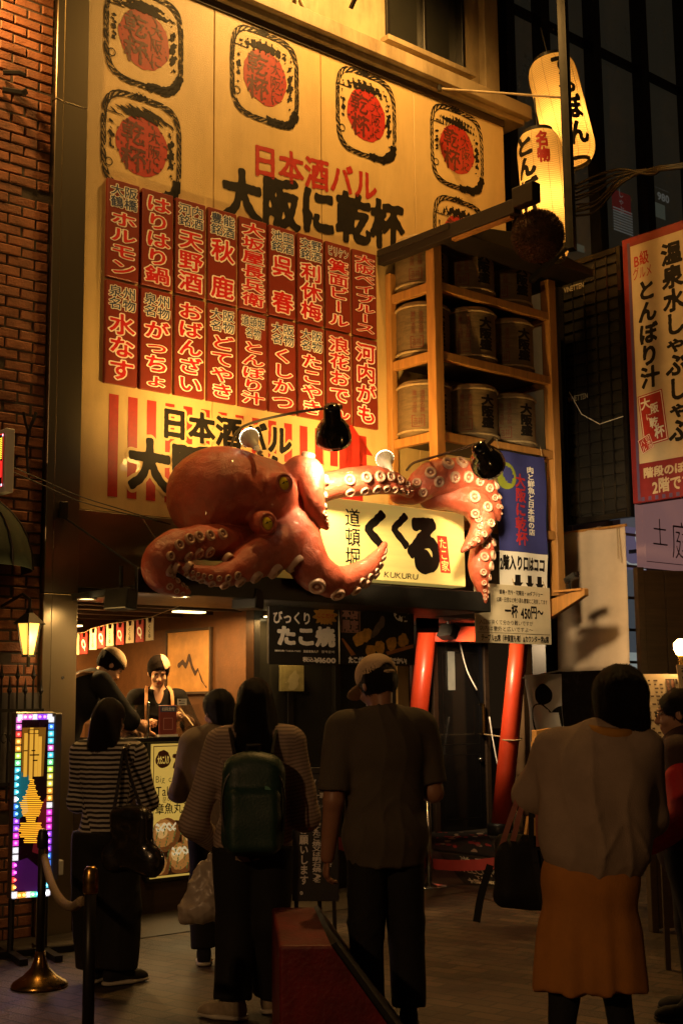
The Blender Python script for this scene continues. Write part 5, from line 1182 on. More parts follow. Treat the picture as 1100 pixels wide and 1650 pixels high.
# entrance door on the back wall of the recess
EN = -1.735
x0, z1 = fp(700, 1035, EN); x1, z0 = fp(782, 1335, EN); w, h = x1 - x0, z1 - LZ
ed = fthing('entrance_door', 'black glossy entrance door with a narrow window and brass handle behind the torii', 'door', x0, EN + .012, LZ)
MB().box(0, -.01, 0, w, .02, h).build('leaf', M['black_gloss'], ed, bevel=.004); mb = MB(); mb.box(-.07, -.03, 0, -.002, .02, h + .06); mb.box(w + .002, -.03, 0, w + .07, .02, h + .06); mb.box(-.002, -.03, h + .003, w + .002, .02, h + .06); mb.build('frame', M['dark_brown'], ed, bevel=.003)
q0 = fp(718, 1050, EN); q1 = fp(730, 1112, EN); MB().box(q0[0] - x0, -.018, q1[1] - LZ, q1[0] - x0, -.0105, q0[1] - LZ).build('window', mat('lit_slot', (.3, .3, .24), .4, emit=(.6, .58, .42), estr=.12), ed)

mk = Marks(); mk.frame(.08, .9, w - .08, h - .1, .012); mk.frame(.08, .12, w - .08, .8, .012); mk.build('moulding', M['dark_metal'], ed, -.012)
q0 = fp(769, 1135, EN); q1 = fp(769, 1183, EN); hx = min(q0[0] - x0, w - .05); mb = MB(); mb.tube([(hx + .04, -.01, q0[1] - LZ), (hx, -.07, q0[1] - LZ), (hx, -.07, q1[1] - LZ), (hx + .04, -.01, q1[1] - LZ)], .018, 10); mb.build('handle', M['brass'], ed)
MB().lathe([(.03, 0), (.03, .01), (.02, .03), (0, .03)], 14, Matrix.Translation((hx, -.012, fp(770, 1224, EN)[1] - LZ)) @ Matrix.Rotation(PI / 2, 4, 'X')).build('knob', M['chrome'], ed, smooth=True)
# cord between handle and torii, and loose white cables
cd0 = thing('tied_cord', 'pale cord tied from the brass door handle to the right torii column', 'cord', b1); P = [F(x0 + hx, EN + .08, LZ + q1[1] - LZ), at(800, 1186, TD + .2), at(826, 1190, TD - .08)]
mb = MB(); mb.tube([Vector(p) - b1 for p in spline([tuple(p) for p in P], 5)], .008, 6); c = at(823, 1191, TD) - b1; mb.tube([c + Vector(((rr + .008) * math.cos(a), (rr + .008) * math.sin(a), .01 * math.sin(a))) for a in np.linspace(0, 2 * PI, 20)], .009, 6); mb.build('cord', M['rope'], cd0, smooth=True)
wc = thing('white_cable', 'white cable hanging loose behind the right torii column down to the ground', 'cable', b1); mb = MB()
mb.tube([Vector(p) - b1 for p in spline([tuple(at(*q)) for q in ((788, 1155, TD + .3), (795, 1200, TD + .25), (806, 1250, TD + .2), (822, 1275, TD + .1), (832, 1325, TD + .0))], 5)], .008, 6); mb.tube([Vector(p) - b1 for p in spline([tuple(at(*q)) for q in ((740, 1035, TD + .3), (752, 1080, TD + .3), (768, 1112, TD + .3))], 5)], .008, 6); mb.build('cable', M['white_plastic'], wc, smooth=True)
# brown post right of the torii
bp_ = at(851, 1335, TD + .40); bp_.z = .05
po = thing('brown_post', 'square brown post at the right side of the upstairs entrance', 'post', bp_, FROT); MB().box(-.075, -.05, 0, .075, .15, 2.35).build('post', mat('brown_paint', (.11, .065, .03), .5, 0, .3, 3, .1, 20), po, bevel=.004)
# floodlights on the torii
def floodlight(label, px, py, depth, aim, power):
    p = at(px, py, depth); t = thing('floodlight', label, 'floodlight', p, 0, 'small black floodlights on the torii'); d = (aim - p).normalized(); rot = d.to_track_quat('Z', 'Y').to_matrix().to_4x4()
    MB().box(-.11, -.07, -.05, .11, .07, .05, rot).build('housing', M['black'], t, bevel=.012, seg=2); MB().box(-.095, -.055, .051, .095, .055, .055, rot).build('lens', mat('flood_lens', (.5, .45, .35), .2, emit=(1, .7, .35), estr=1.0), t)
    MB().tube([(0, 0, .05), (0, 0, .22)], .014, 8).build('stem', M['black'], t); spot('lamp_light', p + d * .07, aim, power, (1, .68, .36), 110, .8, .05)
floodlight('small black floodlight hanging left of the torii beam over the capped man', 688, 1006, TD - 1.0, at(676, 1080, TD - .15), 75)
floodlight('small black floodlight in front of the torii tie beam', 722, 1018, TD - .55, at(825, 1090, TD - .05), 120)
for lab, px, ax, pw in (('small black spotlight under the canopy turned to the price sign', 195, 500, 16), ('small black spotlight under the canopy turned to the food poster', 400, 610, 12)):
    floodlight(lab, px, 966, fw(px, 966, .80).y, fw(ax, 1030, .38), pw)
# ramp mats
def ramp_pt(s, n): return F(s, n, .012 + max(0, min(1, (.25 - n) / 1.0)) * LZ)
def mat_sheet(name, label, A, m, marks):
    """A: four ground corners (near left, near right, far right, far left) as (px, py)"""
    def hit(px, py):
        z = 0
        for _ in range(8):
            p = gr(px, py, z); n = (p - P0).dot(FN); z = .014 + max(0, min(1, (.25 - n) / 1.0)) * LZ
        return p
    c = [hit(*q) for q in A]; t = thing(name, label, 'floor mat', c[0])
    def uv(u, v):
        p = (c[0] * (1 - u) + c[1] * u) * (1 - v) + (c[3] * (1 - u) + c[2] * u) * v; n = (p - P0).dot(FN); return Vector((p.x, p.y, .014 + max(0, min(1, (.25 - n) / 1.0)) * LZ)) - c[0]
    g_ = 12; mb = MB(); mb.add([uv(i / g_, j / g_) for j in range(g_ + 1) for i in range(g_ + 1)], [(j * (g_ + 1) + i, j * (g_ + 1) + i + 1, (j + 1) * (g_ + 1) + i + 1, (j + 1) * (g_ + 1) + i) for j in range(g_) for i in range(g_)])
    o = mb.build('mat', m, t); 
    for mk, mm in marks: mk.build('print', mm, t, 0, lambda x, z, y: uv(x, z) + Vector((0, 0, .004)))
mk = Marks(); mk.text('WELCOME', .08, .42, .92, .72, w=.02); mk.text('TO', .38, .27, .62, .40, w=.02); mk.text('大阪に乾杯', .16, .03, .84, .25, w=.03); mk.text('半', .30, .75, .48, .97, w=.03); mk.text('臨', .56, .75, .74, .97, w=.03)
mat_sheet('welcome_mat', 'black floor mat lettered WELCOME TO on the entrance ramp', [(748, 1424), (822, 1428), (806, 1368), (706, 1368)], mat('black_mat', (.015, .013, .012), .9, 0, .2, 20, .3, 200), [(mk, mat('mat_print', (.8, .70, .52), .8))])
mk = Marks(); mk.field(lambda X, Z: .055 * wob2(X, Z, 16, 21) - .030, .03, .05, .97, .95, 60); mk2 = Marks(); mk2.field(lambda X, Z: .055 * wob2(X, Z, 15, 33) - .032, .03, .05, .97, .95, 60)
mat_sheet('flower_mat', 'dark floor mat with red and cream flower shapes before the black door', [(700, 1366), (800, 1366), (782, 1340), (690, 1340)], MATS['black_mat'], [(mk, mat('mat_red', (.32, .03, .03), .8)), (mk2, mat('mat_cream', (.45, .33, .22), .8))])

# ------------------------------------------------------------------ things at the left edge
# wall lantern
lp0 = fw(47, 1030, .42)
wl = thing('wall_lantern', 'lit wrought iron wall lantern with amber glass on the brick wall', 'wall lantern', lp0, FROT)
def frustum(r0, z0, r1, z1, n=6): return [(r0 * math.cos(2 * PI * k / n), r0 * math.sin(2 * PI * k / n), z0) for k in range(n)] + [(r1 * math.cos(2 * PI * k / n), r1 * math.sin(2 * PI * k / n), z1) for k in range(n)], [(k, (k + 1) % n, n + (k + 1) % n, n + k) for k in range(n)]
AM = mat('amber_glass', (.8, .55, .18), .3, 0, .1, 20, emit=(1, .52, .08), estr=1.5)
MB().add(*frustum(.042, -.10, .082, .10)).build('glass', AM, wl)
mb = MB()
for k in range(6):
    a = 2 * PI * k / 6; mb.bar((.044 * math.cos(a), .044 * math.sin(a), -.10), (.085 * math.cos(a), .085 * math.sin(a), .10), .010, .010)
mb.add(*frustum(.118, .10, .03, .17)); mb.add(*frustum(.03, .17, .018, .20)); mb.add(*frustum(.050, -.115, .048, -.10)); mb.tube([(0, 0, -.18), (0, 0, -.11)], .012, 8); mb.tube([(0, 0, .19), (0, 0, .26), (0, .1, .30), (0, .40, .24)], .011, 8); mb.build('iron_frame', M['dark_metal'], wl)
MB().lathe([(0, -.05), (.035, -.02), (.045, .02), (.03, .06), (0, .08)], 14).build('bulb', mat('hot_bulb', (1, .8, .4), .3, emit=(1, .62, .16), estr=14), wl, smooth=True)
point('lamp_light', lp0 + FN * .14 + Vector((0, 0, -.02)), 7, (1, .58, .16), .05)
# iron window grille
ig = fthing('iron_grille', 'wrought iron grille with spear points on the brick wall below the lantern', 'grille', -.62, .12, .9)
mb = MB()
for k in range(7):
    x = k * .058 - .04; zt = .70 + (.10 if k % 2 else 0); mb.tube([(x, 0, 0), (x, 0, zt)], .008, 6); mb.lathe([(.004, 0), (.02, .03), (.012, .05), (.001, .12)], 6, Matrix.Translation((x, 0, zt)))
mb.bar((-.06, 0, .12), (.33, 0, .12), .012, .022); mb.bar((-.06, 0, .60), (.33, 0, .60), .012, .022)
for k in range(6):
    x = k * .058 - .011; mb.tube([(x + .02 * math.cos(a), 0, .42 + .03 * math.sin(a)) for a in np.linspace(0, 5.5, 12)], .005, 5)
mb.build('bars', M['dark_metal'], ig); MB().box(-.08, .10, .1, .38, .118, .72).build('window', mat('grey_window', (.10, .09, .085), .3, 0, .3, 3), ig)
# green awning
aw_ = fthing('round_awning', 'dark green domed awning projecting from the brick wall at the left edge', 'awning', -.92, .02, 2.42)
mb = MB(); R_ = .52; n_a = 10
vs = []; 
for j in range(9):
    e = j / 8 * PI / 2
    for k in range(n_a * 2 + 1):
        a = PI + k / (n_a * 2) * PI; vs.append((R_ * math.cos(e) * math.cos(a) * .95, R_ * math.cos(e) * math.sin(a) * 1.1, R_ * 1.05 * math.sin(e)))
W2 = n_a * 2 + 1; mb.add(vs, [(j * W2 + k, j * W2 + k + 1, (j + 1) * W2 + k + 1, (j + 1) * W2 + k) for j in range(8) for k in range(W2 - 1)])
o = mb.build('canvas', mat('green_canvas', (.022, .035, .018), .8, 0, .3, 8, .2, 60), aw_, smooth=True); q = o.modifiers.new('thickness', 'SOLIDIFY'); q.thickness = .006
mb = MB()
for k in range(0, W2, 4): mb.tube([Vector(vs[j * W2 + k]) * 1.012 for j in range(9)], .006, 5)
mb.build('ribs', M['dark_metal'], aw_)
# small red led sign at the very left
q = fw(11, 745, .55); ls = thing('led_sign', 'small white framed sign of glowing red and yellow dots at the left edge', 'led sign', q, XROT)
s_ = 9.2 / FPX; mb = MB(); mb.box(-.14, -.03, -.20, .048, .03, .215); mb.build('case', M['white_plastic'], ls, bevel=.004); MB().box(-.135, -.034, -.165, .02, -.0305, .185).build('screen', mat('led_black_red', (.03, .004, .004), .3), ls)
def led_mat(name, c, e): return mat(name, (c[0] * .5, c[1] * .5, c[2] * .5), .4, 0, 0, emit=c, estr=e)
yl = led_mat('led_yellow', (1, .75, .05), 1.6); rl = led_mat('led_red', (1, .03, .02), 1.6); wl2 = led_mat('led_white', (.8, .75, 1), 1.8)
mk = Marks()
for j in range(12): mk.rect(-.03, .02 + j * .012, .002, .027 + j * .012)
mk.build('yellow_dots', yl, ls, -.0355)
mk = Marks(); mk.rect(-.10, -.01, .0, .008); mk.rect(-.10, -.10, .0, -.085); mk.rect(-.012, -.10, .004, .0); mk.rect(-.10, -.055, -.02, -.045); mk.frame(-.133, -.163, .018, .183, .004); mk.build('red_dots', rl, ls, -.0355)
mk = Marks(); mk.rect(.004, .165, .018, .18); mk.rect(.002, -.16, .018, -.145); mk.build('white_dots', wl2, ls, -.037)
MB().bar((-.05, 0, .21), (-.35, 0, .21), .02, .02).build('bracket', M['dark_metal'], ls)
# vine like ironwork on bricks
iv = fthing('wall_hook', 'black forked iron hook on the brick wall beside the small led sign', 'hook', -.42, .03, 3.30); mb = MB(); mb.tube([(0, 0, .0), (.0, -.02, .12), (.03, -.03, .2), (.05, -.03, .26)], .012, 6); mb.tube([(0, -.02, .12), (-.03, -.03, .18), (-.045, -.03, .25)], .010, 6); mb.tube([(0, 0, 0), (.005, -.02, -.18)], .009, 6); mb.build('iron', M['black'], iv)
vi = fthing('wall_hook', 'black iron hook sticking out of the lit upper brickwork', 'hook', -.58, .03, 6.0); mb = MB(); mb.tube([(-.1, 0, 0), (.0, -.05, .01), (.04, -.06, .0)], .02, 6); mb.tube([(-.1, 0, -.13), (.02, -.06, -.14), (.05, -.07, -.12)], .024, 6); mb.build('iron', M['black'], vi)

# ------------------------------------------------------------------ led board on a stand
LD = 8.35
c0 = at(50, 1440, LD); lx = thing('led_board', 'upright led board edged with rainbow lights showing an orange skewer picture', 'led board', (c0.x, c0.y, 0), math.radians(28))
sc = LD / FPX; H0 = 1.52 - (1430 - 1135) * sc; H1 = 1.52 - (1147 - 1135) * sc; w2 = .125
MB().box(-w2, 0, H0, w2, .10, H1 + .02).build('case', mat('grey_alu', (.22, .21, .20), .35, .8, .15, 8), lx, bevel=.008)
MB().box(-w2 + .012, -.006, H0 + .012, w2 - .012, -.0005, H1 + .005).build('screen', mat('led_screen_black', (.035, .008, .02), .25, 0, .4, 6), lx)
cols = {'pink': (1, .25, .75), 'white': (1, .95, 1), 'violet': (.45, .1, 1), 'blue': (.1, .3, 1), 'cyan': (.15, .8, 1), 'green': (.3, 1, .4), 'lime': (.7, 1, .15), 'yellow': (1, .8, .15), 'orange': (1, .45, .06), 'magenta': (1, .08, .75), 'red': (1, .08, .06)}
right = 'white blue cyan cyan pink cyan green lime yellow yellow orange orange white magenta magenta magenta violet violet violet blue blue blue cyan cyan white'.split()
left = 'pink pink red orange orange lime green cyan cyan cyan cyan white blue blue violet violet magenta magenta white white magenta magenta red orange white'.split()
top = 'white pink pink white violet violet white'.split(); bot = 'white orange orange white green cyan cyan white'.split()
seq = [((w2 - .022), H1 - .03 - i * (H1 - H0 - .06) / 24, c) for i, c in enumerate(right)] + [((-w2 + .022), H1 - .03 - i * (H1 - H0 - .06) / 24, c) for i, c in enumerate(left)]
seq += [(-w2 + .03 + i * .031, H1 - .012, c) for i, c in enumerate(top)] + [(-w2 + .025 + i * .028, H0 + .025, c) for i, c in enumerate(bot)]
bulbs = {}
for x, z, c in seq: bulbs.setdefault(c, []).append((x, z))
for c, L in bulbs.items():
    mb = MB()
    for x, z in L: mb.lathe([(.0085, -.0), (.0075, .006), (.004, .009), (0, .0095)], 8, Matrix.Translation((x, -.007, z)) @ Matrix.Rotation(PI / 2, 4, 'X'))
    tag(mb.build('%s_lights' % c, led_mat('led_' + c + '_dot', cols[c], 7), lx), kind='stuff')
    mb = MB()
    for x, z in L: mb.box(x - .018, -.0066, z - .018, x + .018, -.0061, z + .018)
    tag(mb.build('%s_strip' % c, led_mat('led_' + c + '_strip', tuple(v * .8 for v in cols[c]), .9), lx), kind='stuff')
for nm, c, e_, poly_ in (('teal_glow', (.03, .45, .55), .18, [(-.105, .42), (-.03, .47), (-.045, .56), (-.02, .66), (-.105, .70)]), ('violet_glow', (.30, .04, .5), .07, [(-.105, .05), (.08, .03), (.05, .16), (-.03, .22), (-.105, .2)]), ('red_glow', (.6, .04, .06), .08, [(.0, .25), (.085, .22), (.085, .55), (.045, .5)]), ('amber_glow', (.6, .25, .02), .25, [(-.08, .66), (.06, .66), (.07, .93), (-.08, .93)])):
    Marks().poly([(x, H0 + (H1 - H0) * z) for x, z in poly_]).build(nm, led_mat('led_' + nm, c, e_), lx, -.0068)
od = led_mat('led_orange_picture', (1, .42, .02), 1.5)
mk = Marks(); hh = H1 - H0
for j in range(34):
    t = j / 33; z = H0 + hh * (.30 + .34 * t); r_ = [.04, .065, .075, .062, .03, .055, .062, .075, .055, .036, .024, .014][min(11, int(t * 12))] * (1 + .1 * math.sin(j * 2.1))
    mk.poly([(-.012 - r_, z + .002), (-.012 + r_, z - .003), (-.012 + r_, z + .003), (-.012 - r_, z + .008)])
mk.build('picture', od, lx, -.0075)
mk = Marks(); 
for x, a, b in ((-.055, .66, .90), (-.02, .64, .93), (.012, .66, .92), (.035, .66, .88)): mk.rect(x - .012, H0 + hh * a, x + .010, H0 + hh * b)
mk.build('picture_arm', led_mat('led_orange_dim', (1, .5, .05), .7), lx, -.0072)
mk = Marks(); mk.frame(-.045, H0 + hh * .895, .025, H0 + hh * .92, .004); mk.rect(-.07, H0 + hh * .80, -.045, H0 + hh * .806); mk.rect(-.03, H0 + hh * .775, .03, H0 + hh * .782); mk.rect(-.02, H0 + hh * .80, .005, H0 + hh * .806); mk.rect(-.01, H0 + hh * .745, .02, H0 + hh * .752); mk.build('picture_lines', M['ink'], lx, -.0085)
MB().box(w2 + .002, -.0, H0 + .1, w2 + .05, .09, H1 + .01).build('side_case', MATS['grey_alu'], lx, bevel=.006)
mb = MB(); mb.tube([(w2 - .02, .05, 0.02), (w2 - .02, .05, H0)], .02, 8); mb.tube([(-w2 + .02, .05, 0.02), (-w2 + .02, .05, H0)], .02, 8); mb.bar((-w2 - .1, .05, .02), (w2 + .32, .05, .02), .05, .035); mb.bar((-w2 + .02, -.28, .02), (-w2 + .02, .25, .02), .05, .035); mb.bar((w2 - .02, -.28, .02), (w2 - .02, .25, .02), .05, .035); mb.build('stand', M['dark_metal'], lx)
l = bpy.data.lights.new('led_light', 'AREA'); l.energy = 1.6; l.color = (1, .55, .75); l.shape = 'RECTANGLE'; l.size = .2; l.size_y = 1.1; o = bpy.data.objects.new('led_light', l); C.objects.link(o)
dn = Vector((math.sin(math.radians(28)), -math.cos(math.radians(28)), 0)); o.location = Vector((c0.x, c0.y, (H0 + H1) / 2)) + dn * .03; o.rotation_euler = dn.to_track_quat('-Z', 'Y').to_euler()
# pale socket box on the pillar foot
sk = fw(91, 1398, .10); so = thing('socket_box', 'pale socket box low on the steel pillar', 'socket box', sk, FROT); MB().box(-.035, -.03, -.05, .04, .045, .05).build('box', M['white_plastic'], so, bevel=.006)

# ------------------------------------------------------------------ stanchions
def stanchion(label, p, hgt, postm, basem, capm, r_=.024, br=.155, group='rope posts'):
    t = thing('rope_post', label, 'rope post', p, 0, group)
    MB().lathe([(br, 0), (br, .012), (br * .93, .028), (br * .6, .06), (br * .33, .10), (br * .2, .15), (r_ * 1.1, .19)], 32).build('base', basem, t, smooth=True)
    MB().tube([(0, 0, .15), (0, 0, hgt - .05)], r_, 16).build('pole', postm, t, smooth=True)
    MB().lathe([(r_ * 1.05, hgt - .10), (r_ * 1.3, hgt - .09), (r_ * 1.3, hgt - .03), (r_ * 1.15, hgt - .02), (r_ * 1.1, hgt - .005), (r_ * .7, hgt + .006), (0, hgt + .008)], 18).build('cap', capm, t, smooth=True)
    return t
g1_ = gr(64, 1590); stanchion('dark rope post with a bell shaped brass foot before the led board', g1_, .84, M['black'], M['brass'], M['black'])
stanchion('dark rope post with a domed brass cap in front of the striped shirt woman', gr(140, 1775), 1.52 - 250 * gr(140, 1775).y / FPX, M['dark_metal'], M['brass'], M['brass'])
A_ = at(72, 1380, g1_.y); B_ = at(132, 1452, gr(140, 1775).y); mid = [tuple(A_), tuple(at(82, 1420, 6.5)), tuple(at(98, 1450, 6.0)), tuple(at(116, 1461, 5.6)), tuple(B_)]
rp_ = thing('barrier_rope', 'thick pale rope slung between the two dark rope posts', 'rope', A_); sp_ = spline(mid, 8)
mb = MB(); mb.tube([Vector(p) - A_ for p in sp_], .020, 10)
mb.build('rope', mat('twisted_rope', (.30, .22, .13), .8, 0, .3, 60, .6, 150), rp_, smooth=True); MB().tube([(0, 0, .05), (0, 0, -.03)], .022, 10).build('hook', M['brass'], rp_)
g3 = gr(692, 1430); t = thing('belt_post', 'slim steel queue post with a flat round foot beside the welcome mat', 'queue post', g3)
MB().lathe([(.15, 0), (.15, .012), (.13, .025), (.03, .035), (.022, .05)], 28).build('base', M['chrome'], t, smooth=True); MB().tube([(0, 0, .04), (0, 0, .82)], .022, 14).build('pole', M['chrome'], t, smooth=True); MB().lathe([(.028, .74), (.03, .75), (.03, .83), (.02, .84), (0, .84)], 16).build('cap', M['black'], t, smooth=True)
za = 1.52 - (1382 - 1135) * g3.y / FPX
RB = mat('red_belt', (.17, .008, .01), .7, 0, .15, 8)
def belt(lab, a, b, sag, hh=.085):
    t = thing('queue_belt', lab, 'queue belt', a); mb = MB(); d = b - a; P = [a + d * k / 12 + Vector((0, 0, -sag * 4 * (k / 12) * (1 - k / 12))) - a for k in range(13)]
    for p, q in zip(P[:-1], P[1:]): mb.add([p, q, q + Vector((0, 0, hh)), p + Vector((0, 0, hh))], [(0, 1, 2, 3)])
    o = mb.build('belt', RB, t); s = o.modifiers.new('thickness', 'SOLIDIFY'); s.thickness = .003
belt('dark red queue belt stretched in front of the welcome mat', g3 + Vector((.03, 0, za - .05)), at(845, 1392, 9.6), .03)
belt('dark red queue belt running behind the capped man to the black sign', g3 + Vector((-.03, 0, za - .04)), at(512, 1357, 8.9), .03)

# ------------------------------------------------------------------ black A-board with white lettering
c1 = at(495, 1440, 8.9); c1.z = 0; w, h = .40, .98
bs = thing('black_notice_board', 'black standing notice board with white lettering asking one dish per person', 'notice board', (c1.x - .08, c1.y, 0), math.radians(8))
bs.rotation_euler = (0, 0, math.radians(-6))
zt = 1.52 - (1236 - 1135) * 8.9 / FPX; zb = 1.52 - (1438 - 1135) * 8.9 / FPX; w = .29
MB().box(-.02, 0, zb, w, .02, zt).build('board', M['black'], bs, bevel=.004); mb = MB(); mb.bar((0.0, .03, 0), (.02, .03, zt - .05), .025, .025); mb.bar((w - .03, .03, 0), (w - .05, .03, zt - .05), .025, .025); mb.bar((.13, .32, 0), (.13, .035, zt - .1), .025, .025); mb.build('legs', M['dark_metal'], bs); MB().box(-.022, -.01, zt - .03, w + .002, .022, zt + .012).build('top_bar', M['dark_metal'], bs, bevel=.003)
mk = Marks(); mk.text('Please order one dish', -.01, zt - .085, w - .03, zt - .05, w=.03); mk.text('per person', .09, zt - .135, w - .02, zt - .095, w=.03); mk.text('每人请点一道菜', .03, zt - .19, w - .07, zt - .15, w=.02); mk.text('1인당 한 접시씩', .05, zt - .225, w - .01, zt - .2, w=.0); mk.text('주문해 주십시오.', .05, zt - .255, w - .06, zt - .23, w=.0)
mk.text('お一人様につき、', w - .095, zb + .17, w - .035, zt - .285, vertical=True, w=.03); mk.text('一品(たこ焼又は明石焼)を', w - .175, zb + .12, w - .115, zt - .30, vertical=True, w=.03); mk.text('お願いします。', w - .26, zb + .04, w - .20, zt - .36, vertical=True, w=.03)
mk.build('lettering', M['white_ink'], bs, -.002)

# ------------------------------------------------------------------ red sloping barrier box in the foreground
RD = 5.5; TZ_ = 1.52 - (1505 - 1135) * RD / FPX; far = (1.52 - TZ_) * FPX / (1447 - 1135)
xa, xb_ = at(450, 1505, RD).x, at(533, 1505, RD).x; xc, xd = at(438, 1447, far).x, at(505, 1447, far).x
rd = thing('red_barrier_box', 'dark red wooden box with a sloping right side standing before the queue', 'box', (xa, RD, 0))
fl_ = .40; dy = far - RD; dx = xc - xa
RM = mat('dark_red_paint', (.15, .006, .008), .5, 0, .45, 7, .4, 45); grime(RM, .7, (.03, .006, .005))
mb = MB(); mb.add([(0, 0, 0), (xb_ - xa + fl_, 0, 0), (xb_ - xa, 0, TZ_), (0, 0, TZ_), (dx, dy, 0), (xd - xa + fl_, dy, 0), (xd - xa, dy, TZ_), (dx, dy, TZ_)], [(0, 1, 2, 3), (4, 7, 6, 5), (0, 3, 7, 4), (3, 2, 6, 7)]); mb.build('body', RM, rd, bevel=.014, seg=3)
e = Vector((xb_ - xa + .012, .02, TZ_ - .012)); mb = MB(); p0 = Vector((xb_ - xa, .02, TZ_ - .002)); p1 = Vector((xb_ - xa + fl_, .02, 0.01)); p2 = Vector((xd - xa + fl_, dy, 0.01)); p3 = Vector((xd - xa, dy, TZ_ - .002)); nn = Vector((.02, 0, .012)); mb.add([p0, p1, p2, p3, p0 + nn, p1 + nn, p2 + nn, p3 + nn], [(0, 1, 2, 3), (4, 7, 6, 5), (0, 4, 5, 1), (1, 5, 6, 2), (2, 6, 7, 3), (3, 7, 4, 0)]); mb.build('side_panel', M['black'], rd)
# ------------------------------------------------------------------ right edge: menu stand and lamp
ML = 8.3
tp = at(1096, 1043, ML); lmp = thing('bare_lamp', 'bare glowing lamp on a yellow holder above the paper menus at the right edge', 'lamp', tp); MB().lathe([(0, -.05), (.03, -.045), (.045, -.01), (.045, .025), (.02, .05), (0, .055)], 16).build('bulb', mat('bare_bulb', (1, .9, .6), .3, emit=(1, .62, .2), estr=30), lmp, smooth=True)
MB().lathe([(.02, -.13), (.025, -.12), (.025, -.055), (.02, -.05)], 14).build('holder', M['brass'], lmp); MB().tube([(0, 0, -.13), (0, 0.03, -.25)], .012, 8).build('stem', M['dark_metal'], lmp); point('lamp_light', tp + Vector((0, -.03, .0)), 30, (1, .50, .14), .05)
pa = at(1046, 1180, 9.0); sw_ = thing('stall_partition', 'dark brown boarded stall wall behind the bare lamp at the right edge', 'partition', (pa.x, pa.y, 0), math.radians(12)); zt = 1.52 + (1135 - 925) * 9.0 / FPX
for k in range(7): MB().box(k * .16 + .003, 0, .02, k * .16 + .157, .03 + .004 * (k % 2), zt).build('board', M['dark_brown'], sw_, bevel=.003)
MB().box(-.05, -.02, 0, -.001, .05, zt + .02).build('post', M['dark_brown'], sw_, bevel=.003)
def tilted(name, label, a, b, c, d, depth0, depth1, m, marks):
    """a..d: top left, top right, bottom right, bottom left pixels"""
    P = [at(*a, depth1), at(*b, depth1), at(*c, depth0), at(*d, depth0)]; t = thing(name, label, 'menu stand', (P[3].x, P[3].y, 0)); o = Vector((P[3].x, P[3].y, 0))
    uv = lambda u, v, off=0: (P[3] * (1 - u) + P[2] * u) * (1 - v) + (P[0] * (1 - u) + P[1] * u) * v - o + Vector((0, -off, off * .5))
    mb = MB(); b_ = Vector((0, .02, -.008)); v = [uv(0, 0), uv(1, 0), uv(1, 1), uv(0, 1)]; mb.add(v + [p + b_ for p in v], [(0, 1, 2, 3), (7, 6, 5, 4), (0, 4, 5, 1), (1, 5, 6, 2), (2, 6, 7, 3), (3, 7, 4, 0)]); mb.build('sheet', m, t)
    for mk, mm in marks: mk.build('print', mm, t, 0, lambda x, z, y: uv(x, z, .003))
    mb = MB(); e0 = uv(.2, 0) + b_; mb.bar(e0, Vector((e0.x, e0.y, 0)), .03, .03); e0 = uv(.8, 0) + b_; mb.bar(e0, Vector((e0.x, e0.y, 0)), .03, .03); mb.build('legs', M['dark_brown'], t)
PW2 = mat('menu_paper', (.66, .56, .40), .6, 0, .12, 6, .1, 30); mk = Marks()
for c in range(6):
    for rr_ in range(24): 
        if random.random() < .8: mk.rect(.06 + c * .11, .05 + rr_ * .038, .06 + c * .11 + random.uniform(.04, .085), .05 + rr_ * .038 + .016)
mk2 = Marks(); mk2.rect(.74, .72, .92, .95); mk2.rect(.93, .9, .98, .95); mk3 = Marks()
for k in range(6): mk3.field(lambda X, Z: .03 - np.hypot((X - .78 - .1 * (k % 2)), (Z - .76 - .07 * (k // 2)) * .6), .74, .7, .92, .96, 20)
tilted('paper_menu_stand', 'tilted paper menu sheet with columns of small writing and a photo under the lamp', (1008, 1086), (1091, 1086), (1110, 1260), (1052, 1260), ML - .55, ML - .1, PW2, [(mk, mat('faint_ink', (.10, .06, .04), .7)), (mk2, mat('photo_dark', (.05, .015, .02), .5)), (mk3, mat('photo_spots', (.4, .16, .09), .5))])
mk = Marks(); mk.text('お品書き', .1, .2, .45, .95, vertical=True, w=.02)
tilted('paper_menu_stand', 'upright cream menu sheet directly below the bare lamp at the right edge', (1089, 1071), (1135, 1071), (1140, 1130), (1100, 1130), ML - .2, ML - .12, PW2, [(mk, M['ink'])])
# wooden easel by the flag
e0 = at(868, 1290, 11.4); e0.z = .02; ez = thing('wooden_easel', 'yellow wooden easel with dark stencilled shapes before the white flag', 'easel', e0, FROT); zt = 1.52 - (1178 - 1135) * 11.4 / FPX - .02
mb = MB(); mb.bar((-.12, 0, 0), (-.03, 0, zt), .04, .03); mb.bar((.22, 0, 0), (.14, 0, zt), .04, .03); mb.bar((-.05, -.01, zt - .05), (.16, -.01, zt - .03), .05, .09); mb.bar((.06, .3, 0), (.06, .02, zt - .08), .03, .03); mb.build('frame', M['timber'], ez, bevel=.003); MB().box(-.05, .02, .5, .16, .03, zt - .1).build('panel', M['timber'], ez); mk = Marks(); mk.text('祭', -.03, zt - .42, .14, zt - .14, w=.06, wob=.02); mk.build('lettering', M['ink'], ez, .018)
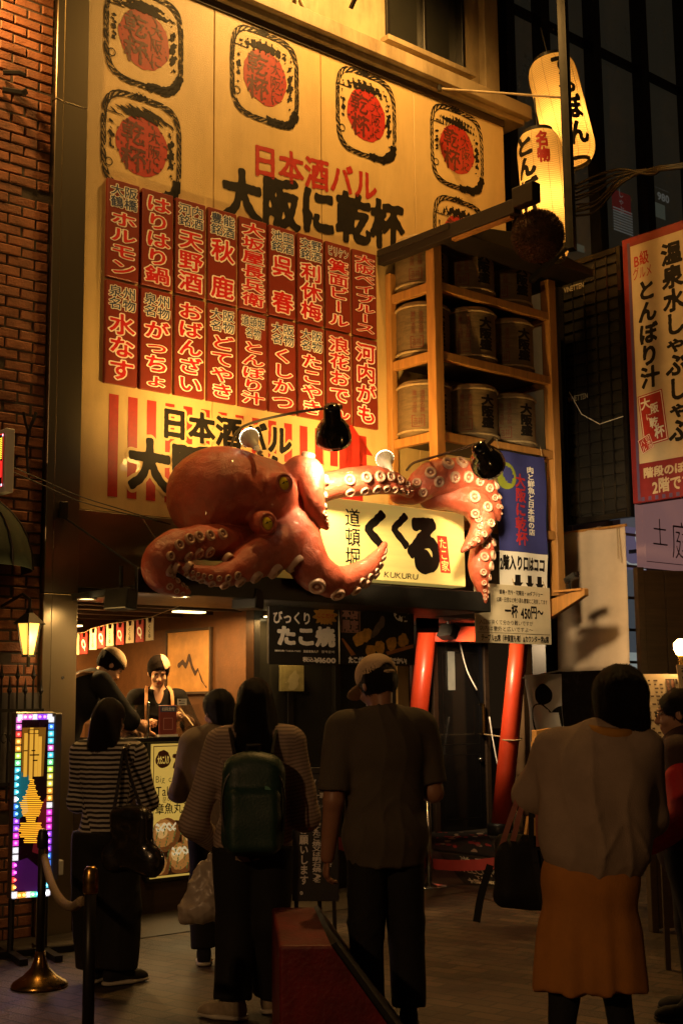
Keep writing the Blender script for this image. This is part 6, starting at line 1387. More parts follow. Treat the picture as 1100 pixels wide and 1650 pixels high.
# pale round rim at the bottom right corner
rb_ = gr(1090, 1700); rb_ = at(1092, 1655, 4.9); st2 = thing('round_stool', 'pale round stool top just showing at the bottom right corner', 'stool', (rb_.x, rb_.y, 0)); zt = 1.52 - (1652 - 1135) * 4.9 / FPX
MB().lathe([(.10, zt - .04), (.135, zt - .035), (.14, zt - .012), (.125, zt), (0, zt + .004)], 28).build('seat', mat('pale_stool', (.55, .40, .26), .5, 0, .1, 6), st2, smooth=True)
for a in (0.6, 2.2, 3.8, 5.3): MB().bar((.09 * math.cos(a), .09 * math.sin(a), zt - .041), (.12 * math.cos(a), .12 * math.sin(a), 0), .025, .025).build('leg', M['dark_brown'], st2)

# ------------------------------------------------------------------ added fill lamp, unseen left of the frame
slp = thing('street_lamp', 'street lamp out of the picture at the left lighting the queue', 'street lamp', (-4.2, -2.6, 0))
MB().lathe([(.09, 0), (.09, .5), (.05, .55), (.045, 4.6), (.03, 4.7)], 16).build('pole', M['dark_metal'], slp, smooth=True); MB().lathe([(.06, 4.7), (.22, 4.85), (.24, 5.15), (.10, 5.35), (0, 5.4)], 20, cap=False).build('shade', M['dark_metal'], slp, smooth=True)
MB().lathe([(0, 4.72), (.12, 4.76), (.14, 4.85), (0, 4.9)], 16).build('lens', mat('street_lens', (.9, .7, .4), .4, emit=(1, .65, .3), estr=8), slp)
spot('lamp_light', Vector((-4.2, -2.6, 4.65)), Vector((.9, 8.2, 1.1)), 900, (1, .52, .20), 80, .8, .12)

# ------------------------------------------------------------------ people
def skin_mat(name, rgb):
    P = mat(name, rgb, .45, 0, .10, 14, .08, 120); return P
M['skin'] = skin_mat('skin', (.40, .22, .14)); M['skin_dark'] = skin_mat('skin_shade', (.34, .17, .10)); M['lip'] = mat('lips', (.30, .075, .06), .4); M['eye_dark'] = mat('eye_dark', (.02, .012, .01), .2); M['eye_white'] = mat('eye_white', (.6, .55, .5), .3)  # one base skin tone for most figures, a darker one for the capped man
M['hair'] = mat('black_hair', (.006, .0045, .0035), .55, 0, .5, 3, .9, 30, stretch=(40, 40, 2), spec=.3); M['hair_brown'] = mat('dark_brown_hair', (.011, .0065, .004), .55, 0, .5, 3, .9, 30, stretch=(40, 40, 2), spec=.3)
M['black_cloth'] = mat('black_cloth', (.005, .0045, .0045), .85, 0, .25, 9, .2, 120); M['sole'] = mat('white_sole', (.5, .46, .38), .6, 0, .1, 12)
AXF = np.array((0, 1.0, 0))
def unit(v): v = np.array(v, float); return v / (np.linalg.norm(v) + 1e-9)
def hand_blob(wr, d, nrm, side, curl=.5, sc=1.0):
    """palm and five separate fingers; d points along the forearm, nrm out of the back of the hand"""
    d = unit(d); nrm = unit(np.array(nrm) - d * np.dot(nrm, d)); x = np.cross(d, nrm) * side; b = Blob(.006)
    wr = np.array(wr, float); pc = wr + d * .05 * sc
    b.cap(wr - d * .04, wr + d * .015, .024 * sc, .021 * sc, k=.012, flat=(nrm, .8)); b.cap(wr + d * .01, wr + d * .072 * sc, .026 * sc, .034 * sc, k=.012, flat=(nrm, .42))
    for i, (off, L, r_) in enumerate(((-.028, .068, .0078), (-.009, .078, .0085), (.010, .074, .0083), (.028, .060, .0072))):
        off = -off; base = wr + d * (.085 - abs(off) * .25) * sc + x * off * sc; a = base; dirv = unit(d + x * off * 2.0)
        cv = curl * (1 + .12 * i); segs = [L * .46, L * .31, L * .25]; b.cap(base - dirv * .03, base, r_ * sc * 1.1, r_ * sc * 1.1)
        ang = 0
        for k, sl_ in enumerate(segs):
            ang += cv * (.7 if k == 0 else .8); dd = dirv * math.cos(ang) - nrm * math.sin(ang); e = a + dd * sl_ * sc; b.cap(a, e, r_ * sc * (1 - .06 * k), r_ * sc * (.94 - .08 * k)); a = e
    tb = wr + d * .028 * sc + x * .030 * sc * 1; t1 = tb + (d * .55 + x * .55 - nrm * .35 * (.5 + curl)) * .045 * sc; t2 = t1 + (d * .9 + x * .15 - nrm * .5 * curl) * .032 * sc
    b.cap(wr + d * .018 + x * .012, tb, .014 * sc, .012 * sc); b.cap(tb, t1, .0115 * sc, .0098 * sc); b.cap(t1, t2, .0098 * sc, .008 * sc)
    return b
def merge(parts):
    V = []; Fc = []; n = 0
    for v, f in parts: V.append(v); Fc.append(f + n); n += len(v)
    return np.concatenate(V), np.concatenate(Fc)
class Person:
    def __init__(s, label, loc, rotz, H, sex='w', group=None, name='person', **J):
        s.H = H; s.loc = loc; s.rotz = rotz; s.label = label; s.group = group
        h = H; sw = (.108 if sex == 'w' else .122) * h; hw = .052 * h; lean = J.pop('lean', (0, 0)); s.sex = sex
        lx, ly = lean
        j = dict(pel=(0, 0, .515 * h), wai=(lx * .3, ly * .3, .61 * h), che=(lx * .7, ly * .7, .725 * h), nek=(lx, ly, .835 * h), hed=(lx, ly + .012 * h, .925 * h),
                 lsh=(lx - sw, ly, .805 * h), rsh=(lx + sw, ly, .805 * h), lel=(lx - sw - .03 * h, ly - .01, .63 * h), rel=(lx + sw + .03 * h, ly - .01, .63 * h), lwr=(lx - sw - .03 * h, ly + .03, .485 * h), rwr=(lx + sw + .03 * h, ly + .03, .485 * h),
                 lhi=(-hw, 0, .50 * h), rhi=(hw, 0, .50 * h), lkn=(-hw * 1.05, .01, .275 * h), rkn=(hw * 1.05, .01, .275 * h), lan=(-hw * 1.1, -.01, .05 * h), ran=(hw * 1.1, -.01, .05 * h))
        s.curl = J.pop('curl', .45); s.yaw, s.pit = J.pop('look', (0, 0)); s.handn = J.pop('handn', {}); s.toes = J.pop('toes', (0.12, -.12)); s.bulk = J.pop('bulk', 1.0)
        j.update(J); s.j = {k: np.array(v, float) for k, v in j.items()}; s.Rh = rotm((-s.pit, 0, s.yaw))
    def torso(s, b, g=0, cut=None, par=0, hip=True, k=.05):
        h = s.H; j = s.j; q = s.bulk
        if hip: b.ell(j['pel'], (.098 * h * q + g, .068 * h * q + g, .085 * h + g), k=k, cut=cut)
        b.ell(j['wai'], (.082 * h * q + g, .056 * h * q + g, .10 * h + g), k=k, cut=cut)
        b.ell(j['che'], (.098 * h * q + g, .064 * h * q + g, .105 * h + g), k=k, cut=cut)
        b.cap(j['lsh'] * .86 + j['che'] * .0 + j['rsh'] * .14, j['rsh'] * .86 + j['lsh'] * .14, .036 * h + g, k=k, cut=cut)
        b.cap(j['che'], (j['lsh'] + j['rsh']) / 2 + np.array((0, 0, .01 * h)), .06 * h + g, .045 * h + g, k=k, cut=cut)
    def arm(s, b, sd, g0=0, g1=0, t=1.0, k=.02):
        """sleeve or arm; t: 1 = to the wrist, .5 = to mid upper arm"""
        h = s.H; sh, el, wr = s.j[sd + 'sh'], s.j[sd + 'el'], s.j[sd + 'wr']; q = 1.0 if s.sex == 'w' else 1.12
        if t <= .5:
            e = sh + (el - sh) * t * 2; b.cap(sh, e, .031 * h * q + g0, .028 * h * q + g1, k=k, cut=[(e, unit(el - sh))])
        else:
            b.cap(sh, el, .031 * h * q + g0, .025 * h * q + (g0 + g1) / 2, k=k); e = el + (wr - el) * (t - .5) * 2
            b.cap(el, e, .025 * h * q + (g0 + g1) / 2, .018 * h * q + g1, k=k, cut=None if (g1 == 0) else [(e, unit(wr - el))])
    def leg(s, b, sd, g=0, t=1.0, k=.02, flare=0):
        h = s.H; hi, kn, an = s.j[sd + 'hi'], s.j[sd + 'kn'], s.j[sd + 'an']
        e = kn + (an - kn) * t; b.cap(hi, kn, .054 * h + g, .036 * h + g + flare * .5, k=k); b.cap(kn, e, .036 * h + g + flare * .5, .023 * h + g + flare, k=k, cut=[(e, unit(an - kn))] if g else None)
    def hp(s, x, y, z): return s.j['hed'] + s.Rh @ (np.array((x, y, z)) * s.H / 1.65)
    def make(s, skin, face=False, hands='lr', vox=.010):
        h = s.H; b = Blob(.04); s.torso(b); 
        for sd in 'lr': s.arm(b, sd); s.leg(b, sd)
        b.cap(s.j['nek'] - np.array((0, 0, .03 * h)), s.j['hed'] - s.Rh @ np.array((0, .01, .04)) , .032 * h, .029 * h, k=.03)
        for sd, ty in (('l', s.toes[1]), ('r', s.toes[0])):
            a = s.j[sd + 'an']; d = np.array((math.sin(ty), math.cos(ty), 0))
            b.cap(a + (0, 0, -.01), a * (1, 1, 0) + d * .11 + (0, 0, .032), .030, .020, k=.02)
        parts = [b.mesh(vox)]
        hb = Blob(.02); R = (s.pit * -1, 0, s.yaw); p = s.hp; q = h / 1.65
        hb.ell(p(0, -.012, .022), (.074 * q, .094 * q, .092 * q), rot=R); hb.ell(p(0, .022, -.035), (.058 * q, .068 * q, .082 * q), rot=R); hb.ell(p(0, .062, -.088), (.024 * q, .022 * q, .022 * q), rot=R, k=.03)
        hb.cap(p(0, -.02, -.06), s.j['nek'] - np.array((0, 0, .0)), .047 * q, .05 * q, k=.025)
        hb.cap(p(0, .088, .0), p(0, .106, -.034), .008 * q, .0135 * q, k=.012); hb.ell(p(.011, .098, -.038), .008 * q, k=.008); hb.ell(p(-.011, .098, -.038), .008 * q, k=.008)
        for sx in (-1, 1):
            hb.ell(p(.032 * sx, .086, .006), (.016 * q, .012 * q, .010 * q), rot=R, sub=True, k=.016); hb.ell(p(.031 * sx, .079, .004), .0125 * q, k=.004)
            hb.cap(p(.014 * sx, .092, .024), p(.05 * sx, .078, .026), .007 * q, .005 * q, k=.012); hb.ell(p(.077 * sx, -.008, -.008), (.010 * q, .020 * q, .032 * q), rot=(R[0] - .15, 0, R[2] + .35 * sx), k=.008)
            hb.ell(p(.036 * sx, .068, -.035), (.022 * q, .018 * q, .02 * q), rot=R, k=.02)
        hb.cap(p(-.018, .086, -.062), p(.018, .086, -.062), .0068 * q, k=.006); hb.cap(p(-.014, .085, -.073), p(.014, .085, -.073), .0075 * q, k=.006)
        hv, hf = hb.mesh(.0052 if face else .007); parts.append((hv, hf))
        for sd in hands:
            d = s.j[sd + 'wr'] - s.j[sd + 'el']; nrm = s.handn.get(sd, (0.9 if sd == 'r' else -.9, -.2, .1)); parts.append(hand_blob(s.j[sd + 'wr'], d, nrm, -1 if sd == 'r' else 1, s.curl, h / 1.7).mesh(.0042))
        V, Fc = merge(parts); me = np_mesh('person', V, Fc)
        o = link_mesh('person', me, skin); me.materials.append(M['lip']); me.materials.append(M['eye_dark']); me.materials.append(M['eye_white'])
        if face:
            n0 = len(parts[0][0]); n1 = n0 + len(hv); C_ = V[Fc].mean(1); idx = np.zeros(len(Fc), int); inh = (Fc[:, 0] >= n0) & (Fc[:, 0] < n1)
            Lc = (C_ - s.j['hed']) @ s.Rh / q
            def reg(c, r_): return inh & ((((Lc - np.array(c)) / np.array(r_)) ** 2).sum(1) < 1)
            idx[reg((0, .095, -.067), (.023, .02, .011))] = 1
            for sx in (-1, 1):
                idx[reg((.031 * sx, .092, .003), (.0155, .02, .0062))] = 3; idx[reg((.031 * sx, .092, .002), (.0075, .02, .007))] = 2; idx[reg((.031 * sx, .09, .0085), (.018, .03, .0028))] = 2; idx[reg((.033 * sx, .085, .034), (.016, .03, .0022))] = 2
            if len(me.polygons) == len(idx): me.polygons.foreach_set('material_index', idx.astype(np.int32))
        tag(o, s.label, 'person', s.group); o.location = s.loc; o.rotation_euler = (0, 0, s.rotz); s.o = o; return o
    def part(s, name, blob, m, vox=.009, noise=None, clip=None):
        V, Fc = blob.mesh(vox, noise, clip); o = link_mesh(name, np_mesh(name, V, Fc), m, s.o); return o, V
    def top(s, m, g=.012, hem=.47, sleeve=1.0, sg=(.010, .012), wr=(.004, 14, 3), neck=True, stripe=False, name='shirt', extra=None, vox=.009, hip=True):
        b = Blob(.04); hz = hem * s.H; s.torso(b, g, [((0, 0, hz), (0, 0, -1))], hip=hip)
        for sd in 'lr': s.arm(b, sd, sg[0], sg[1], sleeve, k=.035)
        if extra: extra(b)
        if neck: b.cap(s.j['nek'] + np.array((0, .0, .0)), s.j['hed'], .042 * s.H * .9, .05 * s.H, sub=True, k=.006)
        o, V = s.part(name, b, m, vox, wr if callable(wr) else wrinkle(*wr))
        if stripe:
            al = V[:, 2].copy(); best = np.full(len(V), 9.0)
            for q in b.p:
                if q[7] or q[0] != 'c': continue
                d = Blob.dist(q, V); A = q[1]; B = q[2]
                up = None
                for sd in 'lr':
                    if np.allclose(A, s.j[sd + 'sh']): up = s.j[sd + 'sh'][2]; base = 0
                    elif np.allclose(A, s.j[sd + 'el']): up = s.j[sd + 'sh'][2]; base = np.linalg.norm(s.j[sd + 'el'] - s.j[sd + 'sh'])
                if up is None: 
                    tz = V[:, 2]
                else: tz = up - base - ((V - A) @ unit(B - A))
                w = d < best - .012 if up is not None else d < best; al = np.where(w, tz, al); best = np.where(w, d, best)
            at_ = o.data.attributes.new('along', 'FLOAT', 'POINT'); at_.data.foreach_set('value', al.astype(np.float32)) if len(at_.data) == len(al) else None
        return o
    def trousers(s, m, g=.012, flare=.0, top=.60, t=.96, wr=(.010, 13, 5, .45), name='trousers', vox=.010):
        b = Blob(.035); h = s.H; c = [((0, 0, top * h), (0, 0, 1))]; b.ell(s.j['pel'], (.099 * h * s.bulk + g, .070 * h * s.bulk + g, .085 * h), cut=c); b.ell(s.j['wai'], (.083 * h * s.bulk + g, .058 * h * s.bulk + g, .09 * h), cut=c)
        for sd in 'lr': s.leg(b, sd, g, t, flare=flare)
        return s.part(name, b, m, vox, folds(.010, .014, int(s.H * 1000) % 50, 16, 22, .28 * h, .006), [((0, 0, top * h), (0, 0, 1))])[0]
    def shoes(s, m, sole=None):
        for sd, ty in (('l', s.toes[1]), ('r', s.toes[0])):
            a = s.j[sd + 'an']; d = np.array((math.sin(ty), math.cos(ty), 0)); f = a * (1, 1, 0); b = Blob(.025)
            b.cap(f - d * .035 + (0, 0, .045), f + d * .13 + (0, 0, .036), .040, .034); b.cap(f - d * .02 + (0, 0, .08), f + d * .03 + (0, 0, .075), .042, .04); b.cap(f + d * .10 + (0, 0, .03), f + d * .165 + (0, 0, .028), .038, .028)
            o, _ = s.part('shoe', b, m, .008, None, [((0, 0, .02), (0, 0, -1))])
            b = Blob(.01); x = np.array((d[1], -d[0], 0)); b.cap(f - d * .04 + (0, 0, .014), f + d * .08 + (0, 0, .014), .044, .05, flat=((0, 0, 1), .38)); b.cap(f + d * .08 + (0, 0, .014), f + d * .16 + (0, 0, .016), .05, .036, flat=((0, 0, 1), .38))
            V, Fc = b.mesh(.007, None, [((0, 0, 0.002), (0, 0, -1)), ((0, 0, .028), (0, 0, 1))]); link_mesh('sole', np_mesh('sole', V, Fc), sole or m, o)
    def hair(s, m, kind='short', fn=None, vox=.008):
        b = Blob(.025); p = s.hp; q = s.H / 1.65; R = (-s.pit, 0, s.yaw)
        b.ell(p(0, -.016, .030), (.086 * q, .104 * q, .098 * q), rot=R)
        if kind in ('bob', 'long'):
            b.ell(p(0, -.045, -.03), (.092 * q, .085 * q, .105 * q), rot=R)
        if kind == 'short': b.ell(p(0, -.04, .0), (.077 * q, .074 * q, .072 * q), rot=R)
        if fn: fn(b, p, q, R)
        b.ell(p(0, .088, -.035), (.066 * q, .075 * q, .085 * q), rot=R, sub=True, k=.02)
        wv = wrinkle(.0045, 48, 8, .12)
        o = s.part('hair', b, m, vox, wv)[0]; s.strands(o, m, {'short': (750, 4, .014, .010), 'bob': (1100, 9, .022, .006), 'long': (1300, 12, .026, .006)}[kind]); return o
    def strands(s, o, m, spec):
        """loose locks lying on the hair: thin ribbons that run down its surface"""
        n, steps, st, lift = spec; V = [v.co.copy() for v in o.data.vertices]; P = [tuple(p.vertices) for p in o.data.polygons]; bv = BVHTree.FromPolygons(V, P); R_ = random.Random(11); mb = MB(); hz = s.j['hed'][2]
        for _ in range(n):
            v = V[R_.randrange(len(V))]; 
            hit = bv.find_nearest(v); p = hit[0]; pts = []; L_ = R_.randint(max(2, steps // 2), steps); off = R_.uniform(.001, .004); dirn = Vector((R_.gauss(0, .25), R_.gauss(0, .25), -1))
            fwd = s.Rh @ np.array((0, -.6, -.5)); 
            if p.z > hz + .06: dirn = Vector((float(fwd[0]) + R_.gauss(0, .5), float(fwd[1]) + R_.gauss(0, .5), float(fwd[2])))
            for k in range(L_):
                h = bv.find_nearest(p)
                if h[0] is None: break
                nn = h[1]; lf = off + (lift * ((k / L_) ** 2) if k else 0); pts.append((h[0] + nn * lf, nn)); t = dirn - nn * dirn.dot(nn)
                if t.length < .2: break
                t.normalize(); p = h[0] + t * st; dirn = (dirn * .6 + Vector((R_.gauss(0, .1), R_.gauss(0, .1), -.5))).normalized()
            if len(pts) < 3: continue
            w = R_.uniform(.0010, .0026); b0 = len(mb.v)
            for i, (q, nn) in enumerate(pts):
                t = (pts[min(i + 1, len(pts) - 1)][0] - pts[max(i - 1, 0)][0]); sd = t.cross(nn)
                if sd.length < 1e-6: sd = Vector((1, 0, 0))
                sd = sd.normalized() * w * (1 - .75 * i / len(pts)); mb.v += [tuple(q - sd), tuple(q + sd)]
            mb.f += [(b0 + 2 * i, b0 + 2 * i + 1, b0 + 2 * i + 3, b0 + 2 * i + 2) for i in range(len(pts) - 1)]
        mb.build('locks', m, o, smooth=True)
def striped(name, c0, c1, freq, duty=0.0):
    P = bpy.data.materials.new(name); P.use_nodes = True; nt = P.node_tree; N = nt.nodes; L = nt.links; b = N['Principled BSDF']; b.inputs['Roughness'].default_value = .85
    a = N.new('ShaderNodeAttribute'); a.attribute_name = 'along'; nz = N.new('ShaderNodeTexNoise'); nz.inputs['Scale'].default_value = 7
    m1 = N.new('ShaderNodeMath'); m1.operation = 'MULTIPLY_ADD'; m1.inputs[1].default_value = .012; L.new(nz.outputs[0], m1.inputs[0]); L.new(a.outputs['Fac'], m1.inputs[2])
    m2 = N.new('ShaderNodeMath'); m2.operation = 'MULTIPLY'; m2.inputs[1].default_value = freq * 2 * PI; L.new(m1.outputs[0], m2.inputs[0]); m3 = N.new('ShaderNodeMath'); m3.operation = 'SINE'; L.new(m2.outputs[0], m3.inputs[0])
    r = N.new('ShaderNodeMapRange'); r.inputs[1].default_value = duty - .15; r.inputs[2].default_value = duty + .15; L.new(m3.outputs[0], r.inputs[0])
    mx = N.new('ShaderNodeMixRGB'); mx.inputs[1].default_value = (*c0, 1); mx.inputs[2].default_value = (*c1, 1); L.new(r.outputs[0], mx.inputs[0]); L.new(mx.outputs[0], b.inputs['Base Color'])
    n2 = N.new('ShaderNodeTexNoise'); n2.inputs['Scale'].default_value = 180; bp = N.new('ShaderNodeBump'); bp.inputs['Strength'].default_value = .2; bp.inputs['Distance'].default_value = .005; L.new(n2.outputs[0], bp.inputs['Height']); L.new(bp.outputs[0], b.inputs['Normal']); return P
def floor_at(px, py): v = gr(px, py); return v
def wpt(P, p): return P.o.matrix_basis @ Vector(tuple(p))
def free_blob(name, label, cat, P, b, m, vox=.008, noise=None, clip=None, group=None):
    """a thing held by a person, modelled in that person's frame"""
    V, Fc = b.mesh(vox, noise, clip); o = link_mesh(name, np_mesh(name, V, Fc), m); o.location = P.loc; o.rotation_euler = (0, 0, P.rotz); tag(o, label, cat, group); return o
def strap(pts, w, m, name, parent, t=.004, nrm=None):
    mb = MB(); Q = [Vector(tuple(p)) for p in spline(pts, 6)]
    for a, c in zip(Q[:-1], Q[1:]): mb.bar(a, c + (c - a) * .15, w, t, up=nrm or (0, 0, 1))
    return mb.build(name, m, parent)

# --- woman in the striped shirt, far left
W1 = Person('woman in black and white striped shirt with shoulder length dark hair at the counter', gr(168, 1586), math.radians(-14), 1.565, lean=(-.01, .03), look=(-.10, .12),
            rel=(.205, .10, .985), rwr=(.13, .30, .98), lel=(-.20, .03, .98), lwr=(-.13, .24, .90), curl=.8, toes=(.75, .15), ran=(.07, .0, .078), lan=(-.065, .05, .078), handn={'r': (.3, 0, 1), 'l': (-.3, 0, 1)})
W1.make(M['skin']); W1.top(striped('striped_knit', (.012, .011, .012), (.52, .48, .42), 38, .05), g=.018, hem=.50, sleeve=.92, sg=(.014, .012), stripe=True, wr=folds(.012, .014, 4, 17, 26, .92, .006), name='striped_shirt')
W1.trousers(M['black_cloth'], g=.03, flare=.05, top=.53); W1.shoes(M['black_cloth'], M['sole'])
W1.hair(M['hair_brown'], 'bob', lambda b, p, q, R: (b.ell(p(0, -.055, -.11), (.098 * q, .075 * q, .12 * q), rot=R), b.ell(p(-.03, -.05, -.19), (.085 * q, .055 * q, .09 * q), rot=R), b.ell(p(-.055, -.02, -.17), (.05 * q, .06 * q, .10 * q), rot=R)))
M['leather'] = mat('black_leather', (.014, .012, .011), .25, 0, .3, 8, .4, 14, coat=.5)
b = Blob(.04); b.box((.20, -.13, .80), (.13, .05, .165), .045, rot=(.1, .10, -.3)); b.ell((.10, -.11, .70), (.08, .055, .09)); b.ell((.32, -.16, .685), (.085, .055, .085)); b.ell((.22, -.14, .92), (.10, .045, .06))
tote = free_blob('tote_bag', 'slouchy shiny black leather tote on the shoulder of the striped shirt woman', 'bag', W1, b, M['leather'], .009, wrinkle(.012, 17, 12, .5), [((0, 0, .60), (0, 0, -1))])
strap([(.10, -.13, .96), (.115, -.10, 1.12), (.125, -.07, 1.27), (.13, .0, 1.30), (.14, .06, 1.22)], .016, M['leather'], 'strap', tote, .012, (0, 1, 0)); strap([(.28, -.15, .95), (.20, -.13, 1.12), (.14, -.075, 1.27), (.145, .0, 1.305), (.15, .06, 1.22)], .016, M['leather'], 'strap', tote, .012, (0, 1, 0))

# --- person in the hoodie
W2_ = Person('short haired person in a grey beige hoodie half hidden by the long haired woman', gr(352, 1552), math.radians(22), 1.61, lean=(0, .02), look=(.25, .18), rel=(.23, .12, 1.0), rwr=(.08, .30, .96), lel=(-.22, .10, 1.0), lwr=(-.10, .30, 1.06), curl=.9, toes=(.2, .3), handn={'l': (-.3, 0, 1), 'r': (.3, 0, 1)})
W2_.make(M['skin']); W2_.top(mat('grey_hoodie', (.20, .155, .115), .9, 0, .14, 8, .25, 160), g=.035, hem=.45, sleeve=.95, sg=(.022, .016), wr=folds(.020, .020, 6, 14, 20, 1.0, .007), name='hoodie', neck=False, extra=lambda b: (b.ell((0, -.03, 1.345), (.115, .085, .06)), b.ell((0, -.085, 1.27), (.10, .05, .09)), b.ell((0, .02, 1.40), (.058, .065, .08), sub=True, k=.01)))
W2_.trousers(M['black_cloth'], g=.02, flare=.02, top=.49); W2_.shoes(M['black_cloth'], M['sole']); W2_.hair(M['hair'], 'short', lambda b, p, q, R: (b.ell(p(0, -.03, .03), (.094 * q, .105 * q, .10 * q), rot=R), b.ell(p(0, -.06, -.05), (.082 * q, .07 * q, .08 * q), rot=R)))

# --- long haired woman with the backpack
W3 = Person('long haired woman in a ribbed beige sweater carrying a green backpack', gr(408, 1640), math.radians(4), 1.655, lean=(.01, .02), look=(0, .12), rel=(.265, .02, .955), rwr=(.12, .24, .95), lel=(-.30, .05, .93), lwr=(-.17, .20, .80), curl=1.0, toes=(.25, -1.1), lan=(-.10, -.03, .083), ran=(.085, .12, .083), lkn=(-.085, .03, .455), handn={'l': (-.6, -.3, .6), 'r': (.3, 0, 1)})
W3.make(M['skin']); W3.top(striped('ribbed_knit', (.22, .16, .13), (.36, .27, .22), 55, -.1), g=.03, hem=.46, sleeve=.90, sg=(.024, .022), stripe=True, wr=folds(.016, .018, 9, 14, 22, .98, .008), name='sweater')
W3.trousers(M['black_cloth'], g=.026, flare=.028, top=.50); W3.shoes(mat('beige_sneaker', (.36, .29, .20), .8, 0, .2, 25, .3, 120), M['sole'])
W3.hair(M['hair'], 'long', lambda b, p, q, R: (b.ell(p(0, -.055, -.12), (.098 * q, .072 * q, .14 * q), rot=R), b.ell(p(.0, -.085, -.25), (.10 * q, .052 * q, .14 * q)), b.ell(p(.005, -.10, -.36), (.085 * q, .04 * q, .10 * q)), b.ell(p(.07, -.03, -.15), (.04 * q, .06 * q, .15 * q)), b.ell(p(-.07, -.03, -.12), (.035 * q, .06 * q, .14 * q))))
b = Blob(.03); b.box((0.0, -.235, 1.035), (.155, .085, .235), .08, rot=(-.06, 0, 0)); b.box((0.0, -.315, .97), (.125, .04, .15), .04, rot=(-.06, 0, 0)); b.ell((0, -.22, 1.23), (.13, .08, .07))
bpk = free_blob('backpack', 'dark green daypack on the back of the long haired woman', 'backpack', W3, b, mat('green_nylon', (.012, .042, .030), .5, 0, .2, 8, .2, 90), .009, wrinkle(.005, 16, 22))
for sx in (-1, 1): strap([(.09 * sx, -.17, 1.27), (.115 * sx, -.05, 1.375), (.13 * sx, .05, 1.37), (.135 * sx, .12, 1.22), (.14 * sx, .06, 1.02), (.14 * sx, -.15, .86)], .05, M['black_cloth'], 'strap', bpk, .012, (1, 0, 0))
mb = MB(); mb.tube([Vector(q) for q in spline([(-.14, -.30, .92), (-.15, -.29, 1.08), (-.11, -.29, 1.20), (0, -.29, 1.245), (.11, -.29, 1.20), (.15, -.29, 1.08), (.14, -.30, .92)], 6)], .006, 6); mb.build('zip', MATS.get('black_paint'), bpk)
Marks().field(lambda X, Z: np.maximum.reduce([.0035 - np.abs(np.hypot(X - .055, Z - 1.105) - r_) - 9 * np.maximum(0, .055 - X) - 9 * np.maximum(0, 1.105 - Z) * .0 for r_ in (.012, .020, .028)]), .02, 1.07, .10, 1.14, 40).build('stitched_mark', mat('mark_green', (.10, .26, .19), .6), bpk, 0, lambda x, z, y: (x, -.327 - (z - 1.1) * .06, z))
MB().tube([(-.03, -.20, 1.285), (-.03, -.22, 1.325), (.03, -.22, 1.325), (.03, -.20, 1.285)], .009, 6).build('handle', M['black_cloth'], bpk)
b = Blob(.015); b.ell((-.235, .17, .60), (.095, .075, .14)); b.ell((-.25, .17, .50), (.115, .085, .075)); b.cap((-.20, .19, .80), (-.225, .175, .66), .014, .05); b.cap((-.17, .20, .82), (-.17, .19, .68), .010, .02); b.cap((-.16, .17, .60), (-.14, .17, .45), .05, .06); b.cap((-.30, .17, .62), (-.33, .17, .46), .03, .045)
free_blob('plastic_bag', 'crumpled white plastic carrier bag hanging from the hand of the long haired woman', 'plastic bag', W3, b, mat('white_film', (.50, .43, .36), .35, 0, .1, 10, .3, 25, trans=0.0), .006, lambda P: wrinkle(.012, 27, 31)(P) + folds(.016, .014, 7, 38, 45, .6, .0)(P) + wrinkle(.004, 75, 3)(P))

# --- man in the cap
M4 = Person('man in a tan baseball cap and dark grey t-shirt looking down', gr(625, 1660), math.radians(16), 1.745, 'm', lean=(-.0, .03), look=(.32, .42), hed=(-.01, .075, 1.615), nek=(0, .03, 1.475), lel=(-.262, -.02, 1.07), lwr=(-.272, .06, .80), rel=(.255, .02, 1.09), rwr=(.13, .25, 1.12), curl=.55, toes=(.3, -.25), bulk=1.08, handn={'l': (-1, 0, 0), 'r': (.3, 0, 1)})
M4.make(M['skin_dark']); M4.top(mat('dark_grey_jersey', (.085, .068, .048), .9, 0, .15, 7, .2, 150), g=.030, hem=.435, sleeve=.44, sg=(.012, .024), wr=folds(.020, .020, 14, 15, 24, 1.02, .006), name='t_shirt', extra=lambda b: b.cap((0, .005, 1.12), (0, .0, .74), .185, .19, flat=((0, 1, 0), .70), cut=[((0, 0, .435 * 1.745), (0, 0, -1))]))
mb = MB(); mb.tube([M4.j['nek'] + np.array((.078 * math.cos(a), .0 + .072 * math.sin(a), .012 + .014 * math.sin(a) * -1)) for a in np.linspace(0, 2 * PI, 33)], .007, 8, cap=False); mb.build('collar', mat('pale_collar', (.30, .24, .18), .8), M4.o, smooth=True)
M4.trousers(M['black_cloth'], g=.010, flare=.03, top=.465); M4.shoes(M['black_cloth'], M['black_cloth']); M4.hair(M['hair_brown'], 'short')
b = Blob(.012); p = M4.hp; q = 1.745 / 1.65; R = (-M4.pit, 0, M4.yaw)
b.ell(p(0, -.012, .048), (.092 * q, .112 * q, .094 * q), rot=R, cut=[(p(0, 0, .012), M4.Rh @ np.array((0, .12, -1.0)))]); b.ell(p(0, -.012, .044), (.084 * q, .104 * q, .086 * q), rot=R, sub=True, k=.004)
b.ell(p(0, -.115, .02), (.045, .05, .035), rot=R, sub=True, k=.006)
cap = M4.part('cap', b, mat('tan_cap', (.62, .45, .29), .85, 0, .2, 9, .25, 150), .006)[0]
b = Blob(.006); b.ell(p(0, .115, .022), (.078 * q, .085 * q, .006 * q), rot=(R[0] - .15, 0, R[2]), cut=[(p(0, .06, 0), M4.Rh @ np.array((0, -1.0, 0)))]); V, Fc = b.mesh(.005); link_mesh('visor', np_mesh('visor', V, Fc), MATS['tan_cap'], cap)
